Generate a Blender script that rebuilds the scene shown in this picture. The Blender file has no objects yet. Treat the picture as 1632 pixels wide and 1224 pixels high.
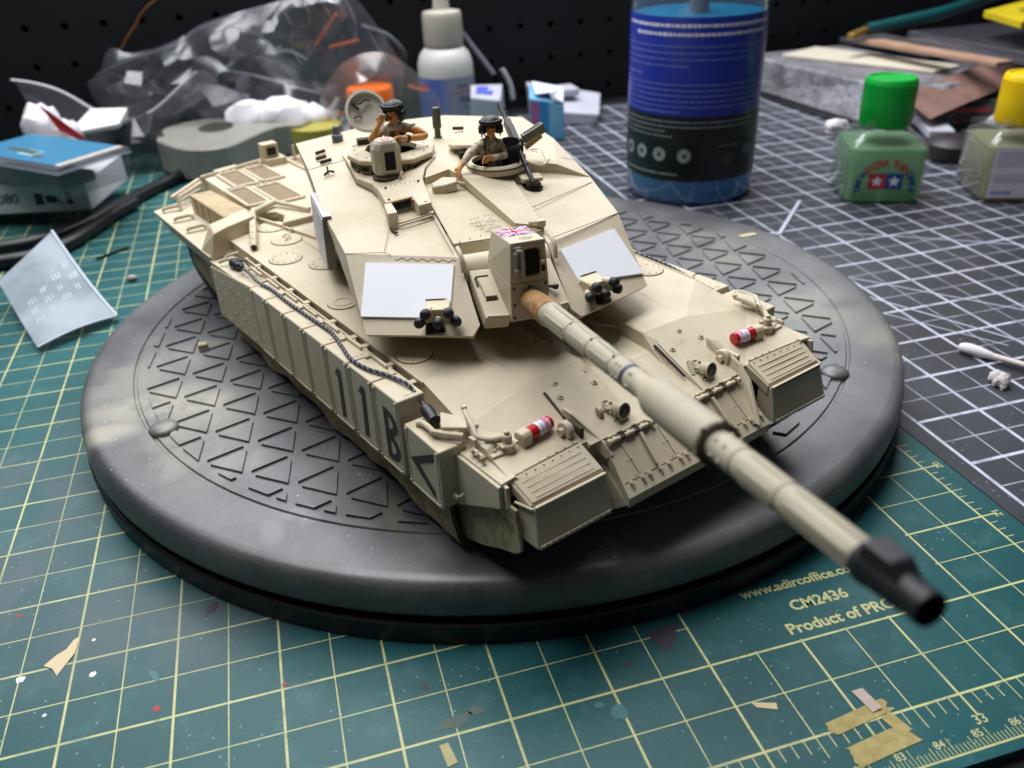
import bpy, bmesh, math, random
from mathutils import Matrix, Vector, noise
random.seed(7)
S = 0.001                       # every length below is in millimetres
C = bpy.context.scene.collection
SC = bpy.context.scene
R = math.radians

# ------------------------------------------------------------------ camera, light, exposure
cam = bpy.data.cameras.new('camera')
co = bpy.data.objects.new('camera', cam); C.objects.link(co)
rx = Vector((0.95986011, -0.27779414, -0.03871678)); ry = Vector((-0.17351928, -0.4796841, -0.86011291)); rz = Vector((0.2203625, 0.83230618, -0.50863227))
co.matrix_world = Matrix(((rx.x, -ry.x, -rz.x, -0.0719355), (rx.y, -ry.y, -rz.y, -0.2984913), (rx.z, -ry.z, -rz.z, 0.1680467), (0, 0, 0, 1)))
cam.sensor_width = 36; cam.lens = 30.085
cam.clip_start = 0.005; cam.clip_end = 20
cam.dof.use_dof = True; cam.dof.focus_distance = 0.235; cam.dof.aperture_fstop = 17.0
SC.camera = co

w = bpy.data.worlds.new('World'); SC.world = w; w.use_nodes = True
w.node_tree.nodes['Background'].inputs[0].default_value = (0.62, 0.66, 0.74, 1)
w.node_tree.nodes['Background'].inputs[1].default_value = 0.09

def area(name, loc, target, sx, sy, power, col):
    l = bpy.data.lights.new(name, 'AREA'); l.shape = 'RECTANGLE'; l.size = sx; l.size_y = sy; l.energy = power; l.color = col
    o = bpy.data.objects.new(name, l); C.objects.link(o); o.location = loc
    o.rotation_euler = (Vector(target) - Vector(loc)).to_track_quat('-Z', 'Y').to_euler()
    return o
area('bench_lamp', (0.02, 0.40, 0.42), (0.0, -0.08, 0.0), 0.95, 0.16, 5.0, (0.92, 0.95, 1.0))
area('ceiling_lamp', (-0.12, 0.16, 0.95), (0, -0.02, 0), 0.9, 0.45, 12.4, (0.97, 0.98, 1.0))

SC.view_settings.view_transform = 'Standard'; SC.view_settings.look = 'None'
SC.view_settings.exposure = 0.0; SC.view_settings.gamma = 1.0
SC.cycles.use_denoising = True
SC.cycles.max_bounces = 10; SC.cycles.transparent_max_bounces = 16
SC.cycles.caustics_reflective = False; SC.cycles.caustics_refractive = False

# ------------------------------------------------------------------ materials
def lin(h):
    h = h.lstrip('#'); o = []
    for i in (0, 2, 4):
        c = int(h[i:i+2], 16) / 255
        o.append(c / 12.92 if c <= 0.04045 else ((c + 0.055) / 1.055) ** 2.4)
    return tuple(o) + (1,)
class NT:
    def __init__(s, name):
        s.m = bpy.data.materials.new(name); s.m.use_nodes = True; s.t = s.m.node_tree; s.n = s.t.nodes; s.l = s.t.links
        s.p = s.n['Principled BSDF']; s.out = s.n['Material Output']
    def N(s, typ, **kw):
        n = s.n.new(typ)
        for k, v in kw.items(): setattr(n, k, v)
        return n
    def L(s, a, b): s.l.new(a, b)
    def val(s, v, sock):
        if isinstance(v, (int, float, tuple)): sock.default_value = v
        else: s.L(v, sock)
    def math(s, op, a, b=0.0, c=0.0, clamp=False):
        n = s.N('ShaderNodeMath', operation=op, use_clamp=clamp)
        s.val(a, n.inputs[0]); s.val(b, n.inputs[1]); s.val(c, n.inputs[2]); return n.outputs[0]
    def mix(s, f, a, b):
        n = s.N('ShaderNodeMix', data_type='RGBA'); s.val(f, n.inputs[0]); s.val(a, n.inputs[6]); s.val(b, n.inputs[7]); return n.outputs[2]
    def co(s): return s.N('ShaderNodeTexCoord').outputs['Object']
    def noise(s, scale, detail=4, rough=0.55, vec=None):
        n = s.N('ShaderNodeTexNoise'); n.inputs['Scale'].default_value = scale; n.inputs['Detail'].default_value = detail; n.inputs['Roughness'].default_value = rough
        s.L(vec if vec is not None else s.co(), n.inputs['Vector']); return n.outputs[0]
    def ramp(s, f, a, b):
        n = s.N('ShaderNodeMapRange', interpolation_type='SMOOTHSTEP'); s.val(f, n.inputs[0]); n.inputs[1].default_value = a; n.inputs[2].default_value = b; return n.outputs[0]
    def bump(s, h, strength, dist):
        n = s.N('ShaderNodeBump'); n.inputs['Strength'].default_value = strength; n.inputs['Distance'].default_value = dist
        s.L(h, n.inputs['Height']); s.L(n.outputs[0], s.p.inputs['Normal'])
MATS = {}
def clear(name, tint, haze, rough=.1, ior=1.45):       # thin clear plastic or glass: mostly see-through, with a reflecting surface
    if name in MATS: return MATS[name]
    m = bpy.data.materials.new(name); m.use_nodes = True; t = m.node_tree; nd = t.nodes; nd.clear(); L = t.links
    tr = nd.new('ShaderNodeBsdfTransparent'); tr.inputs[0].default_value = (.96, .96, .98, 1); gl = nd.new('ShaderNodeBsdfGlossy'); gl.inputs[0].default_value = (1, 1, 1, 1); gl.inputs['Roughness'].default_value = rough
    df = nd.new('ShaderNodeBsdfDiffuse'); df.inputs[0].default_value = lin(tint); lw = nd.new('ShaderNodeLayerWeight'); pw = nd.new('ShaderNodeMath'); pw.operation = 'POWER'; L.new(lw.outputs['Facing'], pw.inputs[0]); pw.inputs[1].default_value = 4.0
    fr = nd.new('ShaderNodeMath'); fr.operation = 'MULTIPLY_ADD'; L.new(pw.outputs[0], fr.inputs[0]); fr.inputs[1].default_value = .85; fr.inputs[2].default_value = ((ior-1)/(ior+1))**2*1.5
    m1 = nd.new('ShaderNodeMixShader'); m1.inputs[0].default_value = haze; L.new(tr.outputs[0], m1.inputs[1]); L.new(df.outputs[0], m1.inputs[2])
    m2 = nd.new('ShaderNodeMixShader'); L.new(fr.outputs[0], m2.inputs[0]); L.new(m1.outputs[0], m2.inputs[1]); L.new(gl.outputs[0], m2.inputs[2])
    o_ = nd.new('ShaderNodeOutputMaterial'); L.new(m2.outputs[0], o_.inputs[0]); MATS[name] = m; return m
def mat(name, col, rough=0.6, var=0.0, vscale=150, bump=0.0, bscale=900, metal=0.0, spec=0.5, col2=None, rvar=0.0, alpha=1.0, trans=0.0, ior=1.45, coat=0.0):
    if name in MATS: return MATS[name]
    k = NT(name)
    c = lin(col) if isinstance(col, str) else col
    p = k.p
    p.inputs['Roughness'].default_value = rough; p.inputs['Metallic'].default_value = metal
    p.inputs['Specular IOR Level'].default_value = spec; p.inputs['Alpha'].default_value = alpha
    p.inputs['Transmission Weight'].default_value = trans; p.inputs['IOR'].default_value = ior; p.inputs['Coat Weight'].default_value = coat
    if var > 0:
        n = k.noise(vscale, 5, 0.6)
        b = lin(col2) if col2 else tuple(x * (1 - var) for x in c[:3]) + (1,)
        f = k.ramp(n, 0.34, 0.68)
        k.L(k.mix(f, c, b), p.inputs['Base Color'])
        if rvar: k.val(k.math('ADD', k.math('MULTIPLY', f, rvar), rough), p.inputs['Roughness'])
    else: p.inputs['Base Color'].default_value = c
    if bump: k.bump(k.noise(bscale, 3), bump, 0.0003)
    MATS[name] = k.m; return k.m

def liquid(name, col, col2, tr=.55, rough=.2):
    k = NT(name); c = k.mix(k.ramp(k.noise(35, 4), .3, .7), lin(col), lin(col2)); k.L(c, k.p.inputs['Base Color']); k.p.inputs['Roughness'].default_value = rough
    t = k.N('ShaderNodeBsdfTranslucent'); k.L(c, t.inputs[0]); m = k.N('ShaderNodeMixShader'); m.inputs[0].default_value = tr; k.L(k.p.outputs[0], m.inputs[1]); k.L(t.outputs[0], m.inputs[2]); k.L(m.outputs[0], k.out.inputs[0]); MATS[name] = k.m; return k.m

# ------------------------------------------------------------------ geometry collector
class G:
    def __init__(s, X=None): s.v = []; s.f = []; s.mi = []; s.X = X
    def add(s, vs, fs, m=0, X=None):
        b = len(s.v)
        for p in vs:
            p = Vector(p)
            if X is not None: p = X @ p
            if s.X is not None: p = s.X @ p
            s.v.append(p)
        for f in fs: s.f.append([i + b for i in f]); s.mi.append(m)
        return s
    def box(s, c, d, m=0, X=None, taper=1.0):
        x, y, z = d[0] / 2, d[1] / 2, d[2] / 2; t = taper
        vs = [(c[0]+a*x*(t if e > 0 else 1), c[1]+b*y*(t if e > 0 else 1), c[2]+e*z) for e in (-1, 1) for a, b in ((-1, -1), (1, -1), (1, 1), (-1, 1))]
        return s.add(vs, [(3, 2, 1, 0), (4, 5, 6, 7), (0, 1, 5, 4), (1, 2, 6, 5), (2, 3, 7, 6), (3, 0, 4, 7)], m, X)
    def bar(s, p0, p1, wd, ht, m=0, up=(0, 0, 1)):
        p0, p1 = Vector(p0), Vector(p1); d = p1 - p0; L = d.length; x = d / L; y = Vector(up).cross(x)
        if y.length < 1e-6: y = Vector((0, 1, 0)).cross(x)
        y.normalize(); z = x.cross(y)
        M = Matrix((x, y, z)).transposed().to_4x4(); M.translation = (p0 + p1) / 2
        return s.box((0, 0, 0), (L, wd, ht), m, M)
    def hull8(s, b, t, m=0):            # solid between two polygons of equal count
        n = len(b)
        return s.add(list(b) + list(t), [tuple(range(n))[::-1], tuple(range(n, 2*n))] + [(i, (i+1) % n, n+(i+1) % n, n+i) for i in range(n)], m)
    def plate(s, poly, th, m=0):        # polygon in space, given thickness along minus its normal
        P = [Vector(p) for p in poly]; nrm = Vector((0, 0, 0))
        for i in range(len(P)):
            a, b = P[i], P[(i+1) % len(P)]; nrm += a.cross(b)
        nrm.normalize()
        return s.hull8([p - nrm * th for p in P], P, m)
    def prism(s, poly, z0, z1, m=0): return s.hull8([(p[0], p[1], z0) for p in poly], [(p[0], p[1], z1) for p in poly], m)
    def lathe(s, prof, n=24, m=0, X=None, closed=False):
        vs = []; fs = []
        for r, z in prof:
            for i in range(n): a = 2*math.pi*i/n; vs.append((r*math.cos(a), r*math.sin(a), z))
        K = len(prof)
        for k in range(K-1):
            for i in range(n): j = (i+1) % n; fs.append((k*n+i, k*n+j, (k+1)*n+j, (k+1)*n+i))
        if prof[0][0] > 1e-6 and not closed: fs.append(tuple(range(n))[::-1])
        if prof[-1][0] > 1e-6 and not closed: fs.append(tuple(range((K-1)*n, K*n)))
        if closed:
            for i in range(n): j = (i+1) % n; fs.append(((K-1)*n+i, (K-1)*n+j, j, i))
        return s.add(vs, fs, m, X)
    def axis(s, p0, p1):
        p0, p1 = Vector(p0), Vector(p1); M = (p1-p0).to_track_quat('Z', 'Y').to_matrix().to_4x4(); M.translation = p0; return M
    def cyl(s, p0, p1, r0, r1=None, n=16, m=0):
        L = (Vector(p1)-Vector(p0)).length
        return s.lathe([(r0, 0), (r0 if r1 is None else r1, L)], n, m, s.axis(p0, p1))
    def turn(s, p0, p1, prof, n=24, m=0): return s.lathe(prof, n, m, s.axis(p0, p1))
    def tube(s, pts, r, n=8, m=0, rs=None):
        P = [Vector(p) for p in pts]; vs = []; fs = []; up = None
        for i, p in enumerate(P):
            d = (P[min(i+1, len(P)-1)] - P[max(i-1, 0)]).normalized()
            if up is None: up = Vector((0, 0, 1)) if abs(d.z) < 0.9 else Vector((1, 0, 0))
            x = up.cross(d); x.normalize(); y = d.cross(x); up = y
            rr = rs[i] if rs else r
            for k in range(n): a = 2*math.pi*k/n; vs.append(p + x*math.cos(a)*rr + y*math.sin(a)*rr)
        for i in range(len(P)-1):
            for k in range(n): j = (k+1) % n; fs.append((i*n+k, i*n+j, (i+1)*n+j, (i+1)*n+k))
        fs.append(tuple(range(n))[::-1]); fs.append(tuple(range((len(P)-1)*n, len(P)*n)))
        return s.add(vs, fs, m)
    def ball(s, c, r, n=12, m=0, sc=(1, 1, 1)):
        k = n//2
        prof = [(max(1e-4, r*math.sin(math.pi*i/k)), -r*math.cos(math.pi*i/k)) for i in range(k+1)]
        M = Matrix.Translation(c) @ Matrix.Diagonal((*sc, 1))
        return s.lathe(prof, n, m, M)
    def bolt(s, c, r=0.45, h=0.35, nrm=(0, 0, 1), m=0, n=6):
        c = Vector(c); q = Vector(nrm).normalized(); return s.cyl(c - q*0.1, c + q*h, r, r*0.85, n, m)

def curve_pts(P, n=8):                 # Catmull-Rom through points
    P = [Vector(p) for p in P]; out = []
    for i in range(len(P)-1):
        a, b, c, d = P[max(i-1, 0)], P[i], P[i+1], P[min(i+2, len(P)-1)]
        for k in range(n):
            t = k/n; out.append(0.5*((2*b)+(c-a)*t+(2*a-5*b+4*c-d)*t*t+(3*b-a-3*c+d)*t**3))
    out.append(P[-1]); return out

CEN = {}
def obj(name, g, mats, parent=None, smooth=None, bevel=0.0, seg=1, kind=None, label=None, base=False):
    if not isinstance(mats, (list, tuple)): mats = [mats]
    vs = g.v
    lo = Vector((min(p.x for p in vs), min(p.y for p in vs), min(p.z for p in vs))); hi = Vector((max(p.x for p in vs), max(p.y for p in vs), max(p.z for p in vs)))
    c = (lo+hi)/2
    if base: c.z = lo.z
    me = bpy.data.meshes.new(name)
    me.from_pydata([tuple((p-c)*S) for p in vs], [], g.f)
    for m in mats: me.materials.append(m)
    for p, i in zip(me.polygons, g.mi): p.material_index = i
    me.validate()
    if bevel > 0:
        bm = bmesh.new(); bm.from_mesh(me)
        bmesh.ops.recalc_face_normals(bm, faces=bm.faces)
        es = [e for e in bm.edges if len(e.link_faces) == 2 and e.calc_face_angle(0) > R(20)]
        bmesh.ops.bevel(bm, geom=es, offset=bevel*S, segments=seg, affect='EDGES', profile=0.5, clamp_overlap=True)
        bm.to_mesh(me); bm.free()
    else:
        bm = bmesh.new(); bm.from_mesh(me); bmesh.ops.recalc_face_normals(bm, faces=bm.faces); bm.to_mesh(me); bm.free()
    if smooth:
        for p in me.polygons: p.use_smooth = True
        me.set_sharp_from_angle(angle=R(smooth))
    o = bpy.data.objects.new(name, me); C.objects.link(o)
    pc = CEN.get(parent.name, Vector((0, 0, 0))) if parent else Vector((0, 0, 0))
    o.location = (c-pc)*S; CEN[o.name] = c
    if parent: o.parent = parent
    if kind: o['kind'] = kind
    if label: o['label'] = label
    return o
def root(name, loc, rotz=0.0):         # an Empty at the thing's base; children are built in its own frame
    o = bpy.data.objects.new(name, None); C.objects.link(o); o.empty_display_size = 0.02
    o.location = Vector(loc)*S; o.rotation_euler = (0, 0, rotz); CEN[o.name] = Vector((0, 0, 0)); return o
def tag(o, label, cat, group=None, kind=None):
    if label: o['label'] = label
    if cat: o['category'] = cat
    if group: o['group'] = group
    if kind: o['kind'] = kind
    return o
def inst(src, name, loc, parent=None, rot=None):   # another object sharing src's mesh
    o = bpy.data.objects.new(name, src.data); C.objects.link(o); o.location = Vector(loc)*S
    if rot: o.rotation_euler = rot
    if parent: o.parent = parent
    return o
_font = {}
def text_geo(txt, h, bold=0.0, align='CENTER', squeeze=1.0, depth=0.0):
    cu = bpy.data.curves.new('t', 'FONT'); cu.body = txt; cu.size = 1; cu.align_x = align; cu.align_y = 'CENTER'; cu.offset = bold; cu.extrude = depth; cu.resolution_u = 3
    ob = bpy.data.objects.new('t', cu); C.objects.link(ob); dg = bpy.context.evaluated_depsgraph_get(); dg.update()
    me = bpy.data.meshes.new_from_object(ob.evaluated_get(dg))
    k = h/0.72
    vs = [(v.co.x*k*squeeze, v.co.y*k, v.co.z) for v in me.vertices]; fs = [tuple(p.vertices) for p in me.polygons]
    bpy.data.objects.remove(ob); bpy.data.curves.remove(cu); bpy.data.meshes.remove(me)
    return vs, fs
def frame_mat(o, x, y):                # matrix with origin o, axes x, y (and their normal)
    x = Vector(x).normalized(); y = Vector(y); z = x.cross(y).normalized(); y = z.cross(x)
    M = Matrix((x, y, z)).transposed().to_4x4(); M.translation = Vector(o); return M
# ================================================================== the setting
def mat_desk():
    return mat('desk_black', '#0b0b0d', 0.45, 0.3, 40)
g = G(); g.box((0, 100, -6), (2400, 1400, 6)); 
tag(obj('desk', g, mat_desk()), 'black desk top under the cutting mats', 'desk', kind='structure')

# pegboard wall with real holes
PB = 26.4; g = G(); YW = 430.0
def peg(g, x, z, r=2.7, n=8):
    h = PB/2; vs = []; fs = []
    sq = [(h, 0), (h, h), (0, h), (-h, h), (-h, 0), (-h, -h), (0, -h), (h, -h)]
    for a, b in sq: vs.append((x+a, YW, z+b))
    for i in range(n): a = 2*math.pi*i/n; vs.append((x+r*math.cos(a), YW, z+r*math.sin(a)))
    for i in range(n): a = 2*math.pi*i/n; vs.append((x+r*math.cos(a), YW+5, z+r*math.sin(a)))
    for i in range(n):
        j = (i+1) % n; fs.append((i, j, 8+j, 8+i)); fs.append((8+i, 8+j, 16+j, 16+i))
    g.add(vs, fs)
for i in range(-14, 30):
    for k in range(-3, 11): peg(g, -174.8+PB*i, 88.5+PB*k)
g.box((40, YW+16, 180), (1300, 2, 420))
pegm = NT('pegboard_black'); pegm.p.inputs['Base Color'].default_value = (0.0075, 0.0078, 0.0095, 1)
pegm.p.inputs['Roughness'].default_value = 0.55; pegm.p.inputs['Specular IOR Level'].default_value = .25; pegm.bump(pegm.noise(700, 4), 0.35, 0.0004)
tag(obj('pegboard_wall', g, pegm.m), 'black pegboard behind the work bench', 'pegboard', kind='structure')

# ---- green cutting mat
GX, GY = (-787-0+119)/2, (-212+400)/2
def grid_mask(k, x, y, step, half):
    def one(v):
        f = k.math('ABSOLUTE', k.math('SUBTRACT', k.math('FRACT', k.math('ADD', k.math('DIVIDE', v, step), 0.5)), 0.5))
        return k.math('SUBTRACT', 1.0, k.ramp(k.math('MULTIPLY', f, step), half*0.75, half*1.25))
    return k.math('MAXIMUM', one(x), one(y))
def between(k, v, a, b): return k.math('MULTIPLY', k.math('GREATER_THAN', v, a), k.math('LESS_THAN', v, b))
def spot(k, x, y, cx, cy, rx_, ry_):
    dx = k.math('DIVIDE', k.math('SUBTRACT', x, cx), rx_); dy = k.math('DIVIDE', k.math('SUBTRACT', y, cy), ry_)
    return k.math('SUBTRACT', 1.0, k.ramp(k.math('SQRT', k.math('ADD', k.math('MULTIPLY', dx, dx), k.math('MULTIPLY', dy, dy))), 0.25, 1.0))
def xy(k, cx, cy):
    sp = k.N('ShaderNodeSeparateXYZ'); k.L(k.co(), sp.inputs[0])
    return k.math('ADD', k.math('MULTIPLY', sp.outputs[0], 1000), cx), k.math('ADD', k.math('MULTIPLY', sp.outputs[1], 1000), cy)
def speck(k, scale, thr):
    v = k.N('ShaderNodeTexVoronoi'); v.inputs['Scale'].default_value = scale; k.L(k.co(), v.inputs['Vector'])
    n = k.noise(scale*0.13, 2)
    return k.math('MULTIPLY', k.math('LESS_THAN', v.outputs['Distance'], thr), k.math('GREATER_THAN', n, 0.53))
k = NT('green_mat'); X, Y = xy(k, GX, GY)
gx = k.math('ADD', X, 778.4); gy = k.math('ADD', Y, 195.8)
m1 = grid_mask(k, gx, gy, 25.4, 0.30); m2 = grid_mask(k, gx, gy, 12.7, 0.15)
ins = k.math('MULTIPLY', between(k, gx, -0.4, 889.4), between(k, gy, -0.4, 584.6))
blank = k.math('MULTIPLY', between(k, gx, 787.9, 862.7), between(k, gy, 25.9, 101.0))
lines = k.math('MULTIPLY', k.math('MULTIPLY', k.math('MAXIMUM', m1, m2), ins), k.math('SUBTRACT', 1.0, blank))
wear = k.ramp(k.noise(260, 5, 0.7), 0.30, 0.46)
lines = k.math('MULTIPLY', lines, k.math('ADD', k.math('MULTIPLY', k.math('MULTIPLY', wear, k.ramp(k.noise(60, 6, .75), .30, .52)), 0.5), 0.5))
base = k.mix(k.ramp(k.noise(9, 4), 0.35, 0.7), lin('#1b4c4f'), lin('#21595b'))
base = k.mix(k.math('MULTIPLY', k.ramp(k.noise(75, 6, 0.7), 0.50, 0.72), 0.35), base, lin('#4d7a7c'))
grime = k.math('MULTIPLY', k.math('MAXIMUM', spot(k, X, Y, -112, -108, 62, 34), spot(k, X, Y, -176, -60, 40, 90)), k.ramp(k.noise(28, 5, 0.6), 0.32, 0.56))
base = k.mix(k.math('MULTIPLY', grime, 0.62), base, lin('#50595e'))
col = k.mix(k.math('MULTIPLY', lines, k.math('SUBTRACT', 1.0, k.math('MULTIPLY', grime, 0.45))), base, lin('#c5c489'))
col = k.mix(k.math('MULTIPLY', speck(k, 420, 0.10), 0.4), col, lin('#b8cfd0'))
col = k.mix(k.math('MULTIPLY', speck(k, 300, 0.08), 0.6), col, lin('#10201f'))
k.L(col, k.p.inputs['Base Color'])
k.L(k.math('ADD', k.math('MULTIPLY', k.noise(30, 5), 0.22), 0.30), k.p.inputs['Roughness'])
k.p.inputs['Specular IOR Level'].default_value = 0.32
k.bump(k.math('ADD', k.noise(1500, 3), k.math('MULTIPLY', k.noise(120, 4), 1.5)), 0.10, 0.0004)
gm = root('cutting_mat', (0, 0, -3)); tag(gm, 'green cutting mat with a yellow inch grid and rulers along its edges', 'cutting mat')
g = G(); g.box((GX, GY, 1.5), (906, 612, 3)); obj('mat_sheet', g, k.m, gm)
YEL = mat('mat_print_yellow', '#bfbe84', 0.5, 0.2, 500)
g = G(); ZP = 3.04
def strip(g, x0, y0, x1, y1): g.add([(x0, y0, ZP), (x1, y0, ZP), (x1, y1, ZP), (x0, y1, ZP)], [(0, 1, 2, 3)])
for i in range(8*20, 8*35+1):
    x = -778.4+25.4*i/8; L = 6.3 if i % 8 == 0 else 5.6 if i % 4 == 0 else 3.7
    wd = 0.28 if i % 8 == 0 else 0.14
    strip(g, x-wd, -195.8-L, x+wd, -196.15)
for i in range(0, 8*23+1):
    y = -195.8+25.4*i/8; L = 5.2 if i % 8 == 0 else 4.0 if i % 4 == 0 else 2.8
    wd = 0.28 if i % 8 == 0 else 0.14
    strip(g, 110.95, y-wd, 110.6+L, y+wd)
strip(g, -400, -209.6, 113, -209.1)
for i in range(0, 520):
    x = 58.5+i-420.5+0.5
    if x > 112: break
    kx = round(x-58.5); L = 4.2 if kx % 10 == 0 else 3.1 if kx % 5 == 0 else 2.1
    strip(g, x-0.10, -209.0, x+0.10, -209.0+L)
obj('ruler_markings', g, YEL, gm, kind='stuff')
g = G()
def put(g, txt, h, x, y, rot=0, bold=0.012, sq=1.0, z=3.05, m=0):
    vs, fs = text_geo(txt, h, bold, squeeze=sq); M = Matrix.Translation((x, y, z)) @ Matrix.Rotation(rot, 4, 'Z'); g.add(vs, fs, m, M)
for n in range(20, 36): put(g, str(n), 2.5, -778.4+25.4*n-0.3, -203.0)
for n in range(40, 91):
    if 58.5+10*(n-85) < 112: put(g, str(n), 1.9, 56.2+10*(n-85), -205.9)
for n in range(1, 24): put(g, str(23-n), 2.4, 116.1, -195.8+25.4*n, R(90), m=0)
put(g, 'CM2436', 3.5, 46.4, -159.4, 0, 0.03); put(g, 'www.adircoffice.com', 3.1, 46.0, -151.7, 0, 0.03); put(g, 'Product of PRC', 3.5, 48.4, -166.4, 0, 0.03)
obj('printed_lettering', g, YEL, gm, kind='stuff')
# paint marks that stay on the mat
def blob(g, cx, cy, r, z, n=12, j=0.25, sx=1.0, m=0, rot=0):
    ps = []
    for i in range(n):
        a = 2*math.pi*i/n; q = r*(1+random.uniform(-j, j)); x, y = q*math.cos(a)*sx, q*math.sin(a)
        ps.append((cx+x*math.cos(rot)-y*math.sin(rot), cy+x*math.sin(rot)+y*math.cos(rot), z))
    g.add(ps, [tuple(range(n))], m)
pm = [mat('dry_white', '#d8d8d4', .6), mat('dry_red', '#a02a35', .5), mat('dry_purple', '#3a3440', .5), mat('dry_brown', '#4d5f56', .6), mat('dry_pale', '#3a6e70', .5), mat('dry_cream', '#cdbb96', .6)]
g = G(); z = 3.06
blob(g, -138.3, -125.3, 1.0, z); blob(g, -155.7, -121.3, 1.1, z); blob(g, -139.5, -113, .55, z); blob(g, -148, -135, .5, z)
blob(g, -122.1, -141.4, .9, z, m=1); blob(g, -160.5, -97, .6, z, m=1); blob(g, 11.2, -152.0, .9, z, m=1); blob(g, -92, -143.6, .6, z, m=1); blob(g, -119, -137, .35, z, m=1)
g.add([(-1.6, -156.1, z), (7.8, -154.7, z), (4.8, -160, z), (1, -163.5, z), (-0.8, -160, z)], [(0, 4, 3, 2, 1)], 2)
blob(g, -59.1, -155.1, .9, z, m=2); blob(g, -109.6, -111.1, 1.9, z, sx=1.5, m=2, rot=1.0); blob(g, -10, -164, .8, z, sx=2.0, m=2)
blob(g, -54.5, -166.9, 1.8, z, sx=2.6, m=3, rot=.2); blob(g, -49, -165.5, 1.2, z, sx=1.8, m=3)
blob(g, -17, -176.5, 2.0, z, m=4); blob(g, -123, -131, .8, z, sx=3, m=4, rot=-1.1); blob(g, -21, -173, .8, z, sx=1.6, m=4)
obj('paint_spots', g, pm, gm, kind='stuff')
g = G()
pp = [(-150.8, -118.6), (-148.5, -120.3), (-147, -123.0), (-145.2, -119.5), (-143.6, -116.5), (-143.2, -110.5), (-144.6, -111.5), (-146.0, -114.5), (-148.2, -115.6)]
g.plate([(x, y, 3.25+0.12*math.sin(i*2.1)) for i, (x, y) in enumerate(pp)], .18, 0); obj('peeling_paint', g, pm[5], gm)

# ---- black cutting mat
k = NT('black_mat'); BX, BY = (119.4+760)/2, (-212+400)/2; X, Y = xy(k, BX, BY)
gx = k.math('SUBTRACT', X, 151.6-25.4*20); gy = k.math('ADD', Y, 71.5+25.4*20)
m1 = grid_mask(k, gx, gy, 25.4, 0.66); m2 = k.math('MULTIPLY', grid_mask(k, gx, gy, 12.7, 0.30), 0.62)
ins = k.math('MULTIPLY', k.math('GREATER_THAN', X, 125.6), k.math('LESS_THAN', Y, 391))
lines = k.math('MULTIPLY', k.math('MAXIMUM', m1, m2), ins)
lines = k.math('MULTIPLY', lines, k.math('ADD', k.math('MULTIPLY', k.ramp(k.noise(90, 6, .75), .36, .56), .5), .5))
base = k.mix(k.ramp(k.noise(18, 5, .6), .35, .7), lin('#2c2d33'), lin('#3d3f47'))
base = k.mix(k.math('MULTIPLY', speck(k, 330, .14), .6), base, lin('#80868c'))
k.L(k.mix(lines, base, lin('#c6c9d8')), k.p.inputs['Base Color'])
k.L(k.math('ADD', k.math('MULTIPLY', k.noise(40, 4), .2), .33), k.p.inputs['Roughness']); k.bump(k.noise(1500, 3), .1, .0004)
bmr = root('cutting_mat', (0, 0, -3)); tag(bmr, 'black cutting mat with a white grid, under the bottles', 'cutting mat')
g = G(); g.box((BX, BY, 1.5), (760-119.4, 612, 3)); obj('mat_sheet', g, k.m, bmr)
WH = mat('mat_print_white', '#b6b9c8', .5)
g = G()
for (a, b, wd) in (((160, 21), (206, -66), .45), ((158, -4), (196, -62), .3), ((172, 24), (232, -46), .4), ((206, 70), (300, 8), .4)):
    a, b = Vector((*a, 0)), Vector((*b, 0)); d = (b-a).normalized(); nrm = Vector((-d.y, d.x, 0))*wd
    g.add([(a+nrm)+Vector((0, 0, 3.04)), (a-nrm)+Vector((0, 0, 3.04)), (b-nrm)+Vector((0, 0, 3.04)), (b+nrm)+Vector((0, 0, 3.04))], [(0, 1, 2, 3)])
obj('guide_lines', g, WH, bmr)

# ---- turntable
tt = root('turntable', (0, 0, 0)); tag(tt, 'round black turntable speckled with overspray under the model tank', 'turntable')
k = NT('turntable_plastic'); geo = k.N('ShaderNodeNewGeometry'); k.co = lambda: geo.outputs['Position']; X, Y = xy(k, 0, 0)
base = k.mix(k.ramp(k.noise(22, 6, .62), .30, .72), lin('#363638'), lin('#646465'))
sand = k.math('MAXIMUM', spot(k, X, Y, -126, -28, 30, 16), spot(k, X, Y, -112, -33, 18, 12))
for a in ((-108, 5, 18, 14), (-100, -72, 14, 16), (118, -40, 30, 34), (112, 30, 26, 40), (60, 100, 50, 26), (128, -75, 16, 22), (-135, -10, 20, 40)):
    sand = k.math('MAXIMUM', sand, k.math('MULTIPLY', spot(k, X, Y, *a), .45))
sand = k.math('MAXIMUM', sand, k.math('MULTIPLY', spot(k, X, Y, -138, -42, 16, 10), 1.0)); sand = k.math('MAXIMUM', sand, k.math('MULTIPLY', spot(k, X, Y, -112, -52, 26, 40), .6))
sand = k.math('MULTIPLY', sand, k.ramp(k.noise(45, 5, .6), .28, .55))
base = k.mix(k.math('MULTIPLY', sand, .85), base, lin('#a09a88'))
blk = k.math('MAXIMUM', spot(k, X, Y, -62, -112, 40, 16), spot(k, X, Y, -90, -62, 34, 22)); blk = k.math('MULTIPLY', blk, k.ramp(k.noise(38, 5), .38, .62))
base = k.mix(k.math('MULTIPLY', blk, .7), base, lin('#16161a'))
sp = k.N('ShaderNodeTexNoise'); sp.inputs['Scale'].default_value = 2600; sp.inputs['Detail'].default_value = 2; k.L(k.co(), sp.inputs['Vector'])
gh = k.math('MAXIMUM', k.math('MAXIMUM', spot(k, X, Y, -90, -109, 5, 9), spot(k, X, Y, -83, -103, 8, 4)), spot(k, X, Y, -80, -106, 5, 4))
base = k.mix(k.math('MULTIPLY', k.ramp(gh, .05, 1.0), .35), base, lin('#85858b'))
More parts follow.
